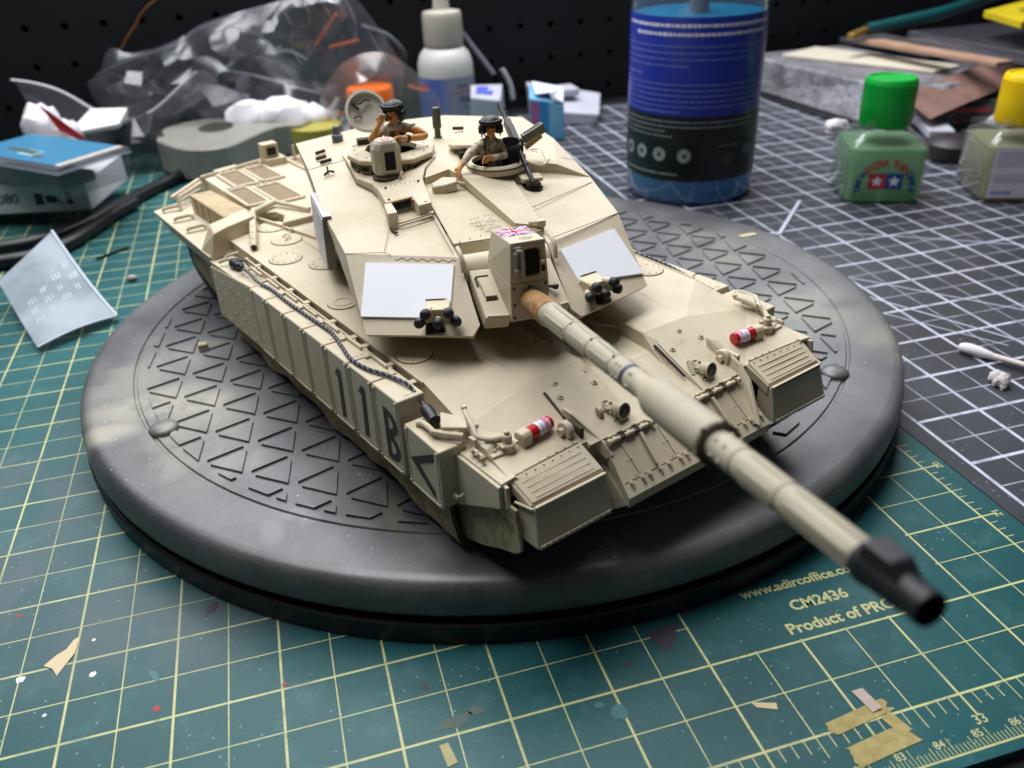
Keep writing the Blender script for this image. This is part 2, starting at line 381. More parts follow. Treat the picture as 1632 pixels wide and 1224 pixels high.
base = k.mix(k.math('MULTIPLY', spot(k, X, Y, -57.5, -112, 4, 14), .5), base, lin('#5a5238'))
base = k.mix(k.math('MULTIPLY', k.ramp(sp.outputs[0], .50, .74), .40), base, lin('#83858c'))
base = k.mix(k.math('MULTIPLY', speck(k, 260, .07), .9), base, lin('#c9c9c4'))
k.L(base, k.p.inputs['Base Color']); k.L(k.math('ADD', k.math('MULTIPLY', k.noise(60, 4), .2), .33), k.p.inputs['Roughness']); k.p.inputs['Specular IOR Level'].default_value = .75
k.bump(k.noise(2200, 2), .12, .0003); TTM = k.m
DK = mat('turntable_dark', '#151518', .45, .3, 120)
g = G(); g.lathe([(60, 0.02), (152.4, 0.02), (152.6, .8), (152.9, 6.4), (152.3, 7.0), (146, 7.0)], 128); obj('base_ring', g, DK, tt, smooth=40)
g = G()
g.lathe([(140, 8.9), (151.0, 8.9), (152.0, 9.5), (152.4, 11.0), (152.3, 15.0), (151.8, 17.4), (150.9, 18.9), (149.5, 19.7), (147.4, 20.0), (134.1, 20.0), (133.7, 19.45), (132.9, 19.45), (132.5, 20.0), (1, 20.0)], 160); obj('top_plate', g, TTM, tt, smooth=50)
g = G(); g.lathe([(120, 7), (138, 7), (138, 9), (120, 9)], 64); obj('bearing', g, DK, tt)
# raised triangles between the ribs of the plate
A0 = Vector((-104.5, -39.3)); e1 = Vector((math.cos(R(22)), math.sin(R(22))))*16.25; e2 = Vector((math.cos(R(82)), math.sin(R(82))))*16.25
tri = []
def clip(poly, r):
    out = []
    for i in range(len(poly)):
        a, b = poly[i], poly[(i+1) % len(poly)]; ia, ib = a.length <= r, b.length <= r
        if ia: out.append(a)
        if ia != ib:
            d = b-a; A = d.dot(d); B = 2*a.dot(d); Cc = a.dot(a)-r*r; q = math.sqrt(max(B*B-4*A*Cc, 0)); t = (-B+q)/(2*A)
            if not 0 <= t <= 1: t = (-B-q)/(2*A)
            out.append(a+d*t)
    return out
for i in range(-20, 24):
    for j in range(-20, 24):
        p = A0+e1*i+e2*j
        for T in ((p, p+e1, p+e2), (p+e1, p+e1+e2, p+e2)):
            c = (T[0]+T[1]+T[2])/3
            if c.length > 138: continue
            q = clip([c+(v-c)*0.72 for v in T], 129.5)
            if len(q) < 3: continue
            ar = abs(sum(q[m].x*q[(m+1) % len(q)].y-q[(m+1) % len(q)].x*q[m].y for m in range(len(q))))/2
            if ar > 5: tri.append((c, q))
camxy = Vector((-71.9, -298.5))
th = R(-69.65); fw = Vector((math.cos(th), math.sin(th))); lt = Vector((-fw.y, fw.x))
HO = fw*0+lt*-31.0
def under(c):
    d = c-HO; x, y = d.dot(fw), d.dot(lt); return -105 < x < 128 and abs(y) < 50
vis = sorted([t for t in tri if not under(t[0])], key=lambda t: (t[0]-camxy).length)
hid = [t for t in tri if under(t[0])]
def trig(g, q, h=.7):
    c = sum(q, Vector((0, 0)))/len(q)
    g.hull8([(v.x, v.y, 19.9) for v in q], [((c+(v-c)*.97).x, (c+(v-c)*.97).y, 20+h) for v in q])
# whole triangles share two meshes; the ones clipped by the rim have their own
proto = {}
for c, q in vis[:295]:
    whole = len(q) == 3 and max(v.length for v in q) < 129.4
    key = None
    if whole: key = round((q[0]-c).angle_signed(Vector((1, 0)))) 
    if whole and key in proto:
        o = inst(proto[key], 'raised_triangle', (c.x, c.y, 20.3), tt)
    else:
        g = G(); trig(g, q)
        if whole:
            g = G(); trig(g, [v for v in q])
        o = obj('raised_triangle', g, TTM, tt)
        if whole:                      # recentre on the centroid so that copies can share it
            off = (Vector((c.x, c.y, 20.3))*S)-o.location
            for v in o.data.vertices: v.co -= off
            o.location += off; proto[key] = o
g = G()
for c, q in vis[295:]+hid: trig(g, q)
obj('raised_triangles', g, TTM, tt, kind='stuff')
for (x, y) in ((-121.1, -45.5), (96.8, -86.6), (45, 121), (-48, 120)):
    g = G(); g.lathe([(4.6, 19.8), (4.7, 20.6), (4.0, 21.4), (2.4, 21.9), (.01, 22.0)], 20, 0, Matrix.Translation((x, y, 0))); obj('raised_button', g, TTM, tt, smooth=60)
# ================================================================== the tank
# local frame: x forward, y to the tank's left, z measured from the bench (the tracks stand at z = 20.8)
HX = lt*-31.0
tank = root('model_tank', (HX.x, HX.y, 20.8), th); CEN['model_tank'] = Vector((0, 0, 20.8))
tag(tank, 'sand painted scale model battle tank standing on the black turntable', 'model tank')

k = NT('sand_paint')
n1 = k.noise(38, 6, .65); n2 = k.noise(420, 4, .6)
c = k.mix(k.ramp(n1, .32, .70), lin('#c9bda5'), lin('#bdaf95'))
c = k.mix(k.math('MULTIPLY', k.ramp(n2, .52, .75), .22), c, lin('#d8c9aa'))
dust = k.ramp(k.noise(140, 6, .7), .60, .74)
c = k.mix(k.math('MULTIPLY', dust, .26), c, lin('#8d7d63'))
k.L(c, k.p.inputs['Base Color']); k.val(k.math('ADD', k.math('MULTIPLY', n1, .2), .50), k.p.inputs['Roughness']); k.p.inputs['Specular IOR Level'].default_value = .35
k.bump(k.noise(1800, 3), .10, .0002); SAND = k.m
WASH = mat('brown_wash', '#4a3d2c', .8, .3, 600)
PALE = mat('barrel_paint', '#b3aa94', .55, .12, 90, .08, 1500, spec=.4)
DARK = mat('dark_recess', '#100e0c', .8)
BLK = mat('black_paint', '#1b1c20', .5, .3, 500)
GUNM = mat('gun_metal', '#202126', .42, .4, 500, spec=.6)
k = NT('muddy_rubber'); n = k.noise(110, 6, .7); n2 = k.noise(380, 4, .7)
c = k.mix(k.ramp(n, .38, .62), lin('#83775e'), lin('#b0a080')); c = k.mix(k.math('MULTIPLY', k.ramp(n2, .5, .66), .6), c, lin('#5a523f'))
k.L(c, k.p.inputs['Base Color']); k.p.inputs['Roughness'].default_value = .85; k.bump(n2, .4, .0005); MUD = k.m
WHITE = mat('white_card', '#f3f4fa', .6, .03, 60)
GREYC = mat('grey_card', '#77726a', .6, .2, 200)
TRK = mat('track_steel', '#2c2721', .7, .4, 300)
DKGREEN = mat('dark_green_paint', '#55564a', .6, .3, 400)
def part(name, g, m=None, **kw): return obj(name, g, SAND if m is None else m, kw.pop('parent', tank), **kw)

XT = Matrix.Translation((34.1, 0, 0)) @ Matrix.Rotation(R(-18.7), 4, 'Z')     # turret frame in the hull frame

# ---- hull
DZ = 57.7
g = G()
# lower tub
g.hull8([(-118, -30, 29), (120, -30, 29), (120, 30, 29), (-118, 30, 29)], [(-126, -30, 50), (126, -30, 47), (126, 30, 47), (-126, 30, 50)])
for s in (-1, 1):
    # sponson with the deck edge
    P = [(-50, s*50, DZ), (87.5, s*49.6, DZ), (107.5, s*50.6, 54.6), (104, s*28, DZ), (79, s*30, DZ), (-50, s*30, DZ)]
    Q = [(a, b, 47.5) for a, b, _ in P]
    g.add(P+Q, [(0, 1, 4, 5), (1, 2, 3, 4), (6, 7, 1, 0), (7, 8, 2, 1), (8, 9, 3, 2), (11, 6, 0, 5), (6, 11, 10, 7), (7, 10, 9, 8)])
    # front slope of each side, out to the mudguard hinge
    F = [(107.5, s*50.6, 54.6), (104, s*28, 57.8), (103.4, s*12, 57.9), (125.4, s*11.5, 50.0), (125.6, s*29.6, 50.4), (126.8, s*52.2, 51.7)]
    B = [(a, b, 46) for a, b, _ in F]
    g.add(F+B, [(0, 1, 4, 5), (1, 2, 3, 4), (6, 0, 5, 11), (11, 5, 4, 10), (10, 4, 3, 9), (9, 3, 2, 8), (6, 7, 1, 0), (7, 8, 2, 1)])
    # deck plateau beside the driver's recess
    g.prism([(-50, s*30.2), (-50, s*13), (78, s*13.5), (103.5, s*12), (103.9, s*28), (79, s*30.2)] if s > 0 else [(-50, s*30.2), (79, s*30.2), (103.9, s*28), (103.5, s*12), (78, s*13.5), (-50, s*13)], 48, DZ)
# driver's recess
g.hull8([(-50, -13, 46), (126, -12, 45), (126, 12, 45), (-50, 13, 46)], [(-50, -13, 55.5), (108, -12, 54.2), (108, 12, 54.2), (-50, 13, 55.5)])
g.hull8([(108, -12, 45), (127.4, -11.6, 45), (127.4, 11.6, 45), (108, 12, 45)], [(107.9, -12, 54.2), (127.4, -11.6, 49.3), (127.4, 11.6, 49.3), (107.9, 12, 54.2)])
part('hull', g)
# fore-ends of the recess walls
g = G()
for s in (-1, 1): g.hull8([(78, s*12.2, 53), (120, s*8.5, 49), (120, s*12.6, 49), (78, s*14.2, 53)], [(78, s*12.4, DZ+.25), (104, s*11.2, DZ+.2), (108, s*13.2, 56.8), (78, s*14.2, DZ+.25)])
part('splash_plate', g)
# nose plate with its tow-bar fittings
g = G(); g.plate([(124.5, -23.8, 50.1), (127.7, -24, 49.2), (127.7, 24, 49.2), (124.5, 23.8, 50.1)], 2)
g.hull8([(120, -24, 40), (127.6, -24, 40), (127.6, 24, 40), (120, 24, 40)], [(120, -24, 48.5), (127.6, -24, 48.9), (127.6, 24, 48.9), (120, 24, 48.5)])
g.hull8([(127.7, -24, 45.2), (138.4, -25.6, 36.8), (138.4, 25.6, 36.8), (127.7, 24, 45.2)], [(127.7, -24, 49.2), (138.6, -25.6, 39.6), (138.6, 25.6, 39.6), (127.7, 24, 49.2)])
g.hull8([(118, -24, 26), (130, -25, 30), (130, 25, 30), (118, 24, 26)], [(124, -24.2, 45), (137.6, -25.4, 37), (137.6, 25.4, 37), (124, 24.2, 45)])
part('nose_plate', g)
def NP(x, y): return (x, y, 49.2-(x-127.7)*0.8807)
NN = Vector((.661, 0, .7504))
g = G()
for y0 in (-13.6, 12.1): g.bar(Vector(NP(128.8, y0))+NN*.7, Vector(NP(135.2, y0-.1 if y0 < 0 else y0+.5))+NN*.7, .9, .9)
part('nose_rod', g)
g = G()
for y0 in (-20, -7.6, 7.0, 18.6):
    g.bar(Vector(NP(129.2, y0))+NN*.02, Vector(NP(135.4, y0+(.6 if y0 < 0 else .9)))+NN*.02, .16, .12, 0)
g.bar(Vector(NP(135.9, -24.6))+NN*.02, Vector(NP(135.9, 24.6))+NN*.02, .16, .12)
part('panel_line', g, WASH)
g = G(); gw = G()
for y0 in (-22.9, -19.2, -16.9, -13.4, -10.3, -6.4, -4.1, 4.4, 7.0, 10.8, 14.3, 17.6, 20.2, 24.0):
    p = Vector(NP(136.25, y0)); g.cyl(p-NN*.2, p+NN*.75, .62, .55, 8); g.cyl(p+NN*.6+Vector((.1, 0, -.1)), p+Vector((.9, 0, -1.0))+NN*.5, .4, .3, 6)
    gw.cyl(p+Vector((.75, 0, -.75)), p+Vector((2.4, 0, -2.2))+NN*.25, .55, .1, 6)
for x0, ys in ((129.3, (-22, -20.3, -8.6, -15.4, -12.2, 7, 18)), (135.2, (-20.4, -18.7, -8, -6.2, 18.5, 7.3)), (132.3, (-20.6, -19.4, -8.4, -7.0, 19.0, 18.0))):
    for y0 in ys: g.bolt(NP(x0, y0), .22, .2, NN)
part('nose_bolts', g, kind='stuff')
g = G(); gd = G()
for a, b in ((-23.2, -9.2), (7.6, 23.0)):
    gd.box((127.9, (a+b)/2, 49.1), (1.9, b-a, .8))
    n = 3
    for i in range(n):
        y0 = a+(b-a)*(i+.08)/n; y1 = a+(b-a)*(i+.72)/n
        g.cyl((128.6, y0, 49.5), (128.6, y1, 49.5), .62, n=8); g.cyl((127.4, y0, 50.1), (127.4, y1, 50.1), .4, n=6)
        g.box((128.0, (y0+y1)/2, 49.6), (2.0, 1.0, .9))
    for yy in (a, b): g.cyl((128.6, yy-.6, 49.5), (128.6, yy+.6, 49.5), .85, n=10)
part('hinge_row', g); part('hinge_recess', gd, WASH)

# raised plates of the glacis, their slots and bolts
def FPz(x): return 57.9-.36*(x-103.5)
FN = Vector((.3387, 0, .9409))
g = G()
for ya, yb in ((-28.2, -11.6), (11.4, 27.4)):
    xs = 108.7
    g.plate([(xs, ya+1, FPz(xs)+.5), (126.9, ya+.2, FPz(126.9)+.5), (126.9, yb, FPz(126.9)+.5), (xs, yb, FPz(xs)+.5)], 1.4)
part('glacis_plate', g)
g = G()
for a, b in (((108.9, -27.7), (117.8, -28.3)), ((108.7, 11.0), (120.8, 10.6))):
    g.bar((a[0], a[1], FPz(a[0])+.25), (b[0], b[1], FPz(b[0])+.35), .55, .5)
part('slot', g, mat('slot_brown', '#2a2219', .8))
for x0, y0 in ((107.4, -22.9), (111.9, -13.6), (111.9, -25.0), (107.4, 21.9), (112.2, 25.6), (112.2, 14.4)):
    q_ = Vector((x0, y0, FPz(x0)+(.5 if x0 > 108.7 else 0))); g = G()
    g.cyl(q_-FN*.2, q_+FN*.3, 1.0, .95, 14); g.cyl(q_+FN*.2, q_+FN*.9, .5, .45, 6)
    part('glacis_bolt', g)

# mudguards
for s, nm in ((-1, 'r'), (1, 'l')):
    g = G()
    g.hull8([(125.6, s*29.6, 48), (126.8, s*52.2, 48.5), (133.9, s*51.5, 44.5), (133.8, s*29.5, 44.5)][::s], [(125.6, s*29.6, 50.7), (126.8, s*52.2, 51.0), (133.7, s*51.4, 47.4), (133.8, s*29.6, 47.5)][::s])
    mg_ = part('mudguard', g, bevel=.18)
    g = G()     # ribbed flap, raised ribs
    a0, a1 = Vector((126.9, s*51.6, 51.05)), Vector((133.6, s*50.6, 47.5)); b0, b1 = Vector((125.8, s*30.2, 50.95)), Vector((133.6, s*30.0, 47.5))
    g.plate([a0+(0, 0, .35) if 0 else a0+Vector((0, 0, .35)), a1+Vector((0, 0, .35)), b1+Vector((0, 0, .35)), b0+Vector((0, 0, .35))][::-s], .5)
    part('flap_panel', g, parent=mg_, bevel=.12)
    g = G()
    for t in (.27, .47, .67, .86):
        p, q = a0.lerp(a1, t), b0.lerp(b1, t); g.bar(p.lerp(q, .08)+Vector((.1, 0, .36)), p.lerp(q, .92)+Vector((.1, 0, .36)), .34, .10)
    part('flap_rib', g, mat('rib_sand', '#a89b80', .6), parent=mg_)
    g = G(); p, q = a0, b0
    g.bar(p.lerp(q, .02)+Vector((-.15, 0, .32)), p.lerp(q, .98)+Vector((-.15, 0, .32)), .30, .2)
    part('hinge_line', g, WASH, parent=mg_)
    g = G()
    for i in range(8):
        r_ = p.lerp(q, .06+i*.125); g.bolt(r_+Vector((-1.0, 0, .15)), .25, .25); g.bolt(r_+Vector((.75, 0, .1)), .25, .25)
    part('hinge_bolts', g, parent=mg_, kind='stuff')
    g = G()     # front face with its side return
    ft = [(134.6, s*50.9, 46.7), (134.8, s*29.9, 46.9)]; fb = [(137.1, s*52, 37.1), (137.1, s*29.6, 37.1)]
    g.hull8([(131.5, s*53.4, 38.5), (137.1, s*52, 37.1), (137.1, s*29.6, 37.1), (130.5, s*29.6, 38)][::s], [(130.2, s*52.4, 46.8), (134.6, s*50.9, 46.8), (134.8, s*29.9, 46.9), (130.2, s*29.9, 47)][::s])
    ff = part('front_face', g, parent=mg_, bevel=.35, seg=2)
    g = G(); g.bar((134.55, s*50.6, 47.05), (134.75, s*29.9, 47.2), .9, .5); g.bar((134.5, s*51.3, 46.9), (129.8, s*52.9, 47.1), .7, .5)
    part('lip', g, parent=mg_, bevel=.12)
    g = G(); g.bar((137.25, s*51.4, 37.6), (137.25, s*30.2, 37.6), .35, .9)
    for i in range(12): g.bolt((137.4, s*(50.5-i*1.75), 37.75), .3, .3, (1, 0, .2))
    part('lower_strip', g, parent=mg_)
    if s > 0:
        g = G(); g.bar((134.65, 50.0, 46.55), (134.85, 31.5, 46.65), .3, .35); 
        for i in range(20): g.box((134.85, 50-i*.95, 46.65), (.3, .45, .4))
        part('rubber_strip', g, WASH, parent=mg_)
    g = G()     # steel side plate behind the guard, its bolts and rubber
    g.plate([(104.5, s*54.6, 50.6), (127.6, s*54.4, 50.9), (128.2, s*54.6, 45.4), (121.5, s*54.8, 42.0), (106.0, s*55, 33.6)][::-s], 1.2)
    g.hull8([(104.5, s*50.5, 50.2), (127.6, s*50.5, 50.6), (127.6, s*54.7, 50.6), (104.5, s*54.9, 50.2)][::s], [(104.5, s*50.5, 51.4), (127.6, s*50.5, 51.9), (127.6, s*54.7, 51.5), (104.5, s*54.9, 51.2)][::s])
    g.bar((128, s*53.9, 51), (128.6, s*54, 45.3), .9, 2.2); g.bar((106.5, s*55.1, 34.2), (128, s*54.9, 45.4), .8, .6, up=(0, 1, 0)) if 0 else None
    sp_ = part('guard_side_plate', g, bevel=.1)
    g = G()
    for x0, z0 in ((106.4, 49.2), (111, 49), (115.6, 49), (120.5, 48.8), (125.6, 48.9), (111, 44.6), (125.9, 45.9), (119.5, 42.5), (114.8, 40.0), (106.6, 43.2)): g.bolt((x0, s*54.8, z0), .42, .4, (0, s, 0))
    part('plate_bolts', g, parent=sp_, kind='stuff')
    g = G()     # foot step
    for x0 in (106.8, 113.0): g.bar((x0, s*54.6, 40.6+(x0-106.8)*.1), (x0, s*57.6, 40.0), .7, .6)
    g.bar((106.5, s*57.6, 40), (113.3, s*57.6, 40.4), .8, .8)
    part('foot_step', g)
    g = G()
    pr = [(102.5, 46), (132.2, 46.6), (133.6, 35.6), (131, 33.4), (126, 31.4), (119, 27.6), (113, 25.2), (107, 23.6), (102.5, 22.6)]
    g.plate([(x, s*53.6, z) for x, z in pr][::-s], .8)
    for z0 in (43.5, 37.0): g.bolt((131.6, s*53.7, z0), .5, .4, (0, s, 0))
    part('front_skirt', g, MUD)

# ---- side armour
def armour(s, x0, x1, zb0, zb1, zt0, zt1, yo=60.4, yi=52.6, front_open=True, parent=tank):
    g = G(); e = .28
    g.hull8([(x0+e, s*yi, zb0), (x0+e, s*yo, zb0), (x1-e, s*yo, zb1), (x1-e, s*yi, zb1)][::s], [(x0+e, s*yi, zt0), (x0+e, s*yo, zt0), (x1-e, s*yo, zt1), (x1-e, s*yi, zt1)][::s])
    o = part('armour_box', g, bevel=.22)
    gb = G(); gl = G()
    for xx in (x0+1.25, x1-1.25):
        t = (xx-x0)/(x1-x0); zb = zb0+(zb1-zb0)*t; zt = zt0+(zt1-zt0)*t
        gl = G(); gl.box((xx, s*(yo+.02), (zb+zt)/2), (.14, .10, zt-zb-1.6)); part('panel_line', gl, WASH, parent=o)
        for z0 in (zb+.8, zt-.8): gb.bolt((xx, s*yo, z0), .42, .45, (0, s, 0)); gb.bolt((xx, s*yo, z0+1.3*(1 if z0 < 45 else -1)), .22, .25, (0, s, 0))
    for yy in (54.8, 56.8): gl = G(); gl.box((x1-1.9, s*yy, zt1-.1), (.12, 1.5, .25)); part('panel_line', gl, WASH, parent=o)
    gb.bar((x0+.8, s*(yo+.05), zb0+.15), (x1-.8, s*(yo+.05), zb1+.15), .35, .5)
    part('box_bolts', gb, parent=o, kind='stuff')
    return o
edges = [-4.4, 8.6, 22.8, 36.9, 51.0, 65.2, 79.0, 92.6]
def zt(x): return 56.5+.021*(x+4.4)
def zb(x): return 34.4+.019*(x+4.4)
boxes = {}
for s in (-1, 1):
    for i in range(7):
        a, b = edges[i], edges[i+1]; dz_ = 0 if s < 0 else 4.5; boxes[(s, i)] = armour(s, a, b, zb(a), zb(b), zt(a)-dz_, zt(b)-dz_)
    boxes[(s, 7)] = armour(s, 94.4, 110.8, 36.4, 36.4, 53.6, 53.3)
    # rear plate with rivets
    g = G(); g.hull8([(-46, s*57.6, 31.5), (-46, s*59.9, 31.5), (-4.9, s*59.9, 33.6), (-4.9, s*57.6, 33.6)][::s], [(-46, s*57.6, 51), (-46, s*59.9, 51), (-4.9, s*59.9, 56.4), (-4.9, s*57.6, 56.4)][::s])
    g.hull8([(-46, s*51, 52), (-5, s*51, 54.2), (-5, s*59.6, 54.6), (-46, s*59.6, 52)][::-s], [(-46, s*51, 52.8), (-5, s*51, 55), (-5, s*59.6, 55.4), (-46, s*59.6, 52.8)][::-s])
    rp = part('rear_skirt', g, bevel=.2)
    g = G()
    for x0 in (-42, -34, -26, -18, -10):
        for z0 in (33.6, 38.4, 43.2, 48.0): g.bolt((x0, s*59.9, z0+(x0+42)*.05), .42, .4, (0, s, 0))
    for i in range(11): g.bolt((-45+i*4, s*59.9, 50.4+i*.51), .3, .35, (0, s, 0))
    part('skirt_rivets', g, parent=rp, kind='stuff')
    # sagging rubber below
    g = G(); n = 90; top = []; bot = []; vs = []
    for i in range(n+1):
        x = -46+i*(156/n); u = x*.11
        z = 23.6+1.0*math.sin(u)+.8*math.sin(u*2.3+1)+.9*noise.noise(Vector((x*.21, s, 0)))+(3.6*max(0, (x-70)/40)**1.5 if x > 70 else 0)*0
        y = 56.4+.7*noise.noise(Vector((x*.12, 3+s, 0)))
        vs += [(x, s*58.6, 37.5), (x, s*(57.6+.4*math.sin(u*1.7)), 31), (x, s*y, z)]
    fs = []
    for i in range(n):
        for j in (0, 1): fs.append((i*3+j, i*3+j+1, i*3+j+4, i*3+j+3))
    m_ = len(vs); vs += [(a, b-s*.9, c) for a, b, c in vs]
    fs += [tuple(q+m_ for q in f)[::-1] for f in fs] + [(i*3+2, i*3+2+m_, i*3+5+m_, i*3+5) for i in range(n)]
    g.add(vs, fs); part('rubber_skirt', g, MUD, smooth=50)
    # channel floor behind the boxes
    g = G(); g.box((32, s*51.2, 51.0), (150, 3.2, 1.0)); part('channel_floor', g, SAND)
# painted call sign: 11B and a chevron
def decal(o, s_, polys):
    g = G()
    for poly in polys: g.add([(x, s_*60.53, z) for x, z in poly], [tuple(range(len(poly)))])
    part('painted_mark', g, BLK, parent=o)
decal(boxes[(-1, 4)], -1, [[(56.2, 51.3), (58.3, 53.7), (60.2, 53.7), (59.5, 37.8), (57.1, 37.5), (57.9, 50.6)]])
decal(boxes[(-1, 5)], -1, [[(70.4, 52.1), (72.5, 54.5), (74.4, 54.5), (73.4, 38.5), (71.1, 38.2), (72.0, 51.4)]])
decal(boxes[(-1, 7)], -1, [[(96.4, 44.7), (108.1, 51.7), (107.9, 49.6), (100.3, 45.0), (107.3, 38.0), (107.2, 40.2)][::1] if 0 else [(96.4, 44.7), (108.1, 51.7), (107.9, 49.3), (100.6, 44.9)], [(96.4, 44.7), (100.6, 44.9), (107.3, 40.2), (107.3, 37.8)]])
def arc(cx, cz, rx_, rz_, a0, a1, n=8): return [(cx+rx_*math.cos(R(a0+(a1-a0)*i/n)), cz+rz_*math.sin(R(a0+(a1-a0)*i/n))) for i in range(n+1)]
bo = arc(86.6, 50.2, 4.2, 3.7, 90, -62)+arc(86.6, 42.4, 4.3, 4.3, 62, -90)
bi1 = arc(86.9, 50.2, 2.1, 1.7, 90, -90); bi2 = arc(86.9, 42.4, 2.2, 2.3, 90, -90)
polys = [[(84.0, 53.9), (86.0, 53.9), (86.0, 38.1), (84.0, 38.3)]]
def band(out, inn, n):
    q = []
    for i in range(n): q.append([out[i], out[i+1], inn[min(i+1, len(inn)-1)], inn[min(i, len(inn)-1)]])
    return q
polys += band(arc(86.0, 49.95, 4.8, 3.95, 90, -90), arc(86.0, 49.95, 2.6, 1.9, 90, -90), 8)
polys += band(arc(86.0, 42.3, 4.9, 4.2, 90, -90), arc(86.0, 42.3, 2.7, 2.2, 90, -90), 8)
decal(boxes[(-1, 6)], -1, polys)

# tool rails along the deck edge
for s in (-1, 1):
    g = G()
    ys = s*51.7
    xs = [-30, -19, -5.2, 7.8, 20, 37.8, 51, 58, 72, 84]
    for i in range(len(xs)-1):
        a, b = xs[i], xs[i+1]
        g.bar((a+1.2, ys, 55.6), (b-1.2, ys, 55.8), .55, 2.6); g.cyl((a+1.2, ys, 54.5), (a+1.2, ys, 57), .7, n=8)
        g.box((b-.3, s*51.2, 56.6), (2.0, 2.2, 1.3)); g.cyl((b-.9, s*52.2, 56.2), (b+.7, s*52.2, 56.2), .6, n=8)
    part('tool_rail', g, bevel=.08)
    g = G()
    for i in range(7):
        a = -20+i*14.3; dz_ = 0 if s < 0 else 4.5; g.bar((a, s*53.6, zt(a)+.55-dz_), (a+9.5, s*53.6, zt(a)+.65-dz_), .7, 1.1); g.box((a+.5, s*54.4, zt(a)+.4-dz_), (.8, 2, .7))
    part('clip_strip', g, bevel=.08)
    g = G(); g.bar((-48, s*50.2, DZ+.1), (103, s*50.0, DZ-.15), .8, .5) if 0 else g.bar((-48, s*50.1, DZ-.2), (87, s*49.7, DZ-.2), .5, .9)
    part('deck_edge_strip', g)
# tow cable
def cable(path, nm='tow_cable', r=.28):
    P = curve_pts(path, 36)
    for st, m_ in ((0, BLK), (1, mat('cable_silver', '#83858f', .45, .25, 900)), (2, mat('cable_blue', '#333846', .5, .3, 900))):
        q = []; L = 0
        for i, p in enumerate(P):
            if i: L += (P[i]-P[i-1]).length
            d = (P[min(i+1, len(P)-1)]-P[max(i-1, 0)]).normalized(); x = d.cross(Vector((0, 0, 1))).normalized(); y = d.cross(x)
            a = L*2*math.pi/2.2+st*2.094; q.append(p+x*math.cos(a)*.26+y*math.sin(a)*.26)
        g = G(); g.tube(q, r, 6); part(nm, g, m_, smooth=70)
pth = [(-24, -55.6), (-20.0, -56.1), (-14.0, -56.2), (-5.5, -57.0), (3.5, -56.0), (15.5, -56.2), (27, -56.0), (39.5, -55.6), (47, -55.6), (55.8, -57.2), (65.2, -58.9), (72.8, -58.2), (78, -56.4), (82.5, -55.2), (88, -54.4), (93.5, -54.2), (97, -54.4)]
zadd = lambda x: zt(x)+.85 if x < 91 else 57.6-(x-91)*.35
cable([(x, y, zadd(x)) for x, y in pth])
cable([(x, -y*1.0-4.4, 57.9-(.0 if x < 80 else (x-80)*.12)) for x, y in ((-10, -56), (20, -55.8), (40, -54.2), (55, -54.6), (66, -55.6), (76, -55.2), (86, -54.4), (94, -54.6))])
g = G(); g.turn((94.6, -54.4, 56.6), (101.8, -55.2, 54.6), [(.7, 0), (1.5, 1.2), (1.75, 3.2), (1.5, 5.4), (1.9, 6.2), (.8, 7.4)], 14); part('cable_eye', g, GUNM, smooth=50)
g = G(); g.turn((-33.5, -55.2, 54.8), (-25.5, -55.7, 55.9), [(.8, 0), (1.9, 1.0), (2.1, 4.2), (1.3, 6), (1.6, 7), (.7, 8.2)], 14)
g.ball((-23.3, -55.9, 57.0), 1.3, 10); g.ball((-21.3, -56.2, 57.2), 1.0, 10); g.box((-29, -54.3, 57.0), (3.6, 1.2, .8)); part('cable_eye', g, GUNM, smooth=50)
g = G()
for a, b in (((-37.5, -58.8, 54.6), (-32.5, -53.6, 56.4)), ((-37.2, -56.6, 55.8), (-34.8, -52.2, 57.4))): g.tube([a, Vector(a).lerp(Vector(b), .3)+Vector((0, 0, .5)), b], .55, 8)
part('cable_hook', g, smooth=50)

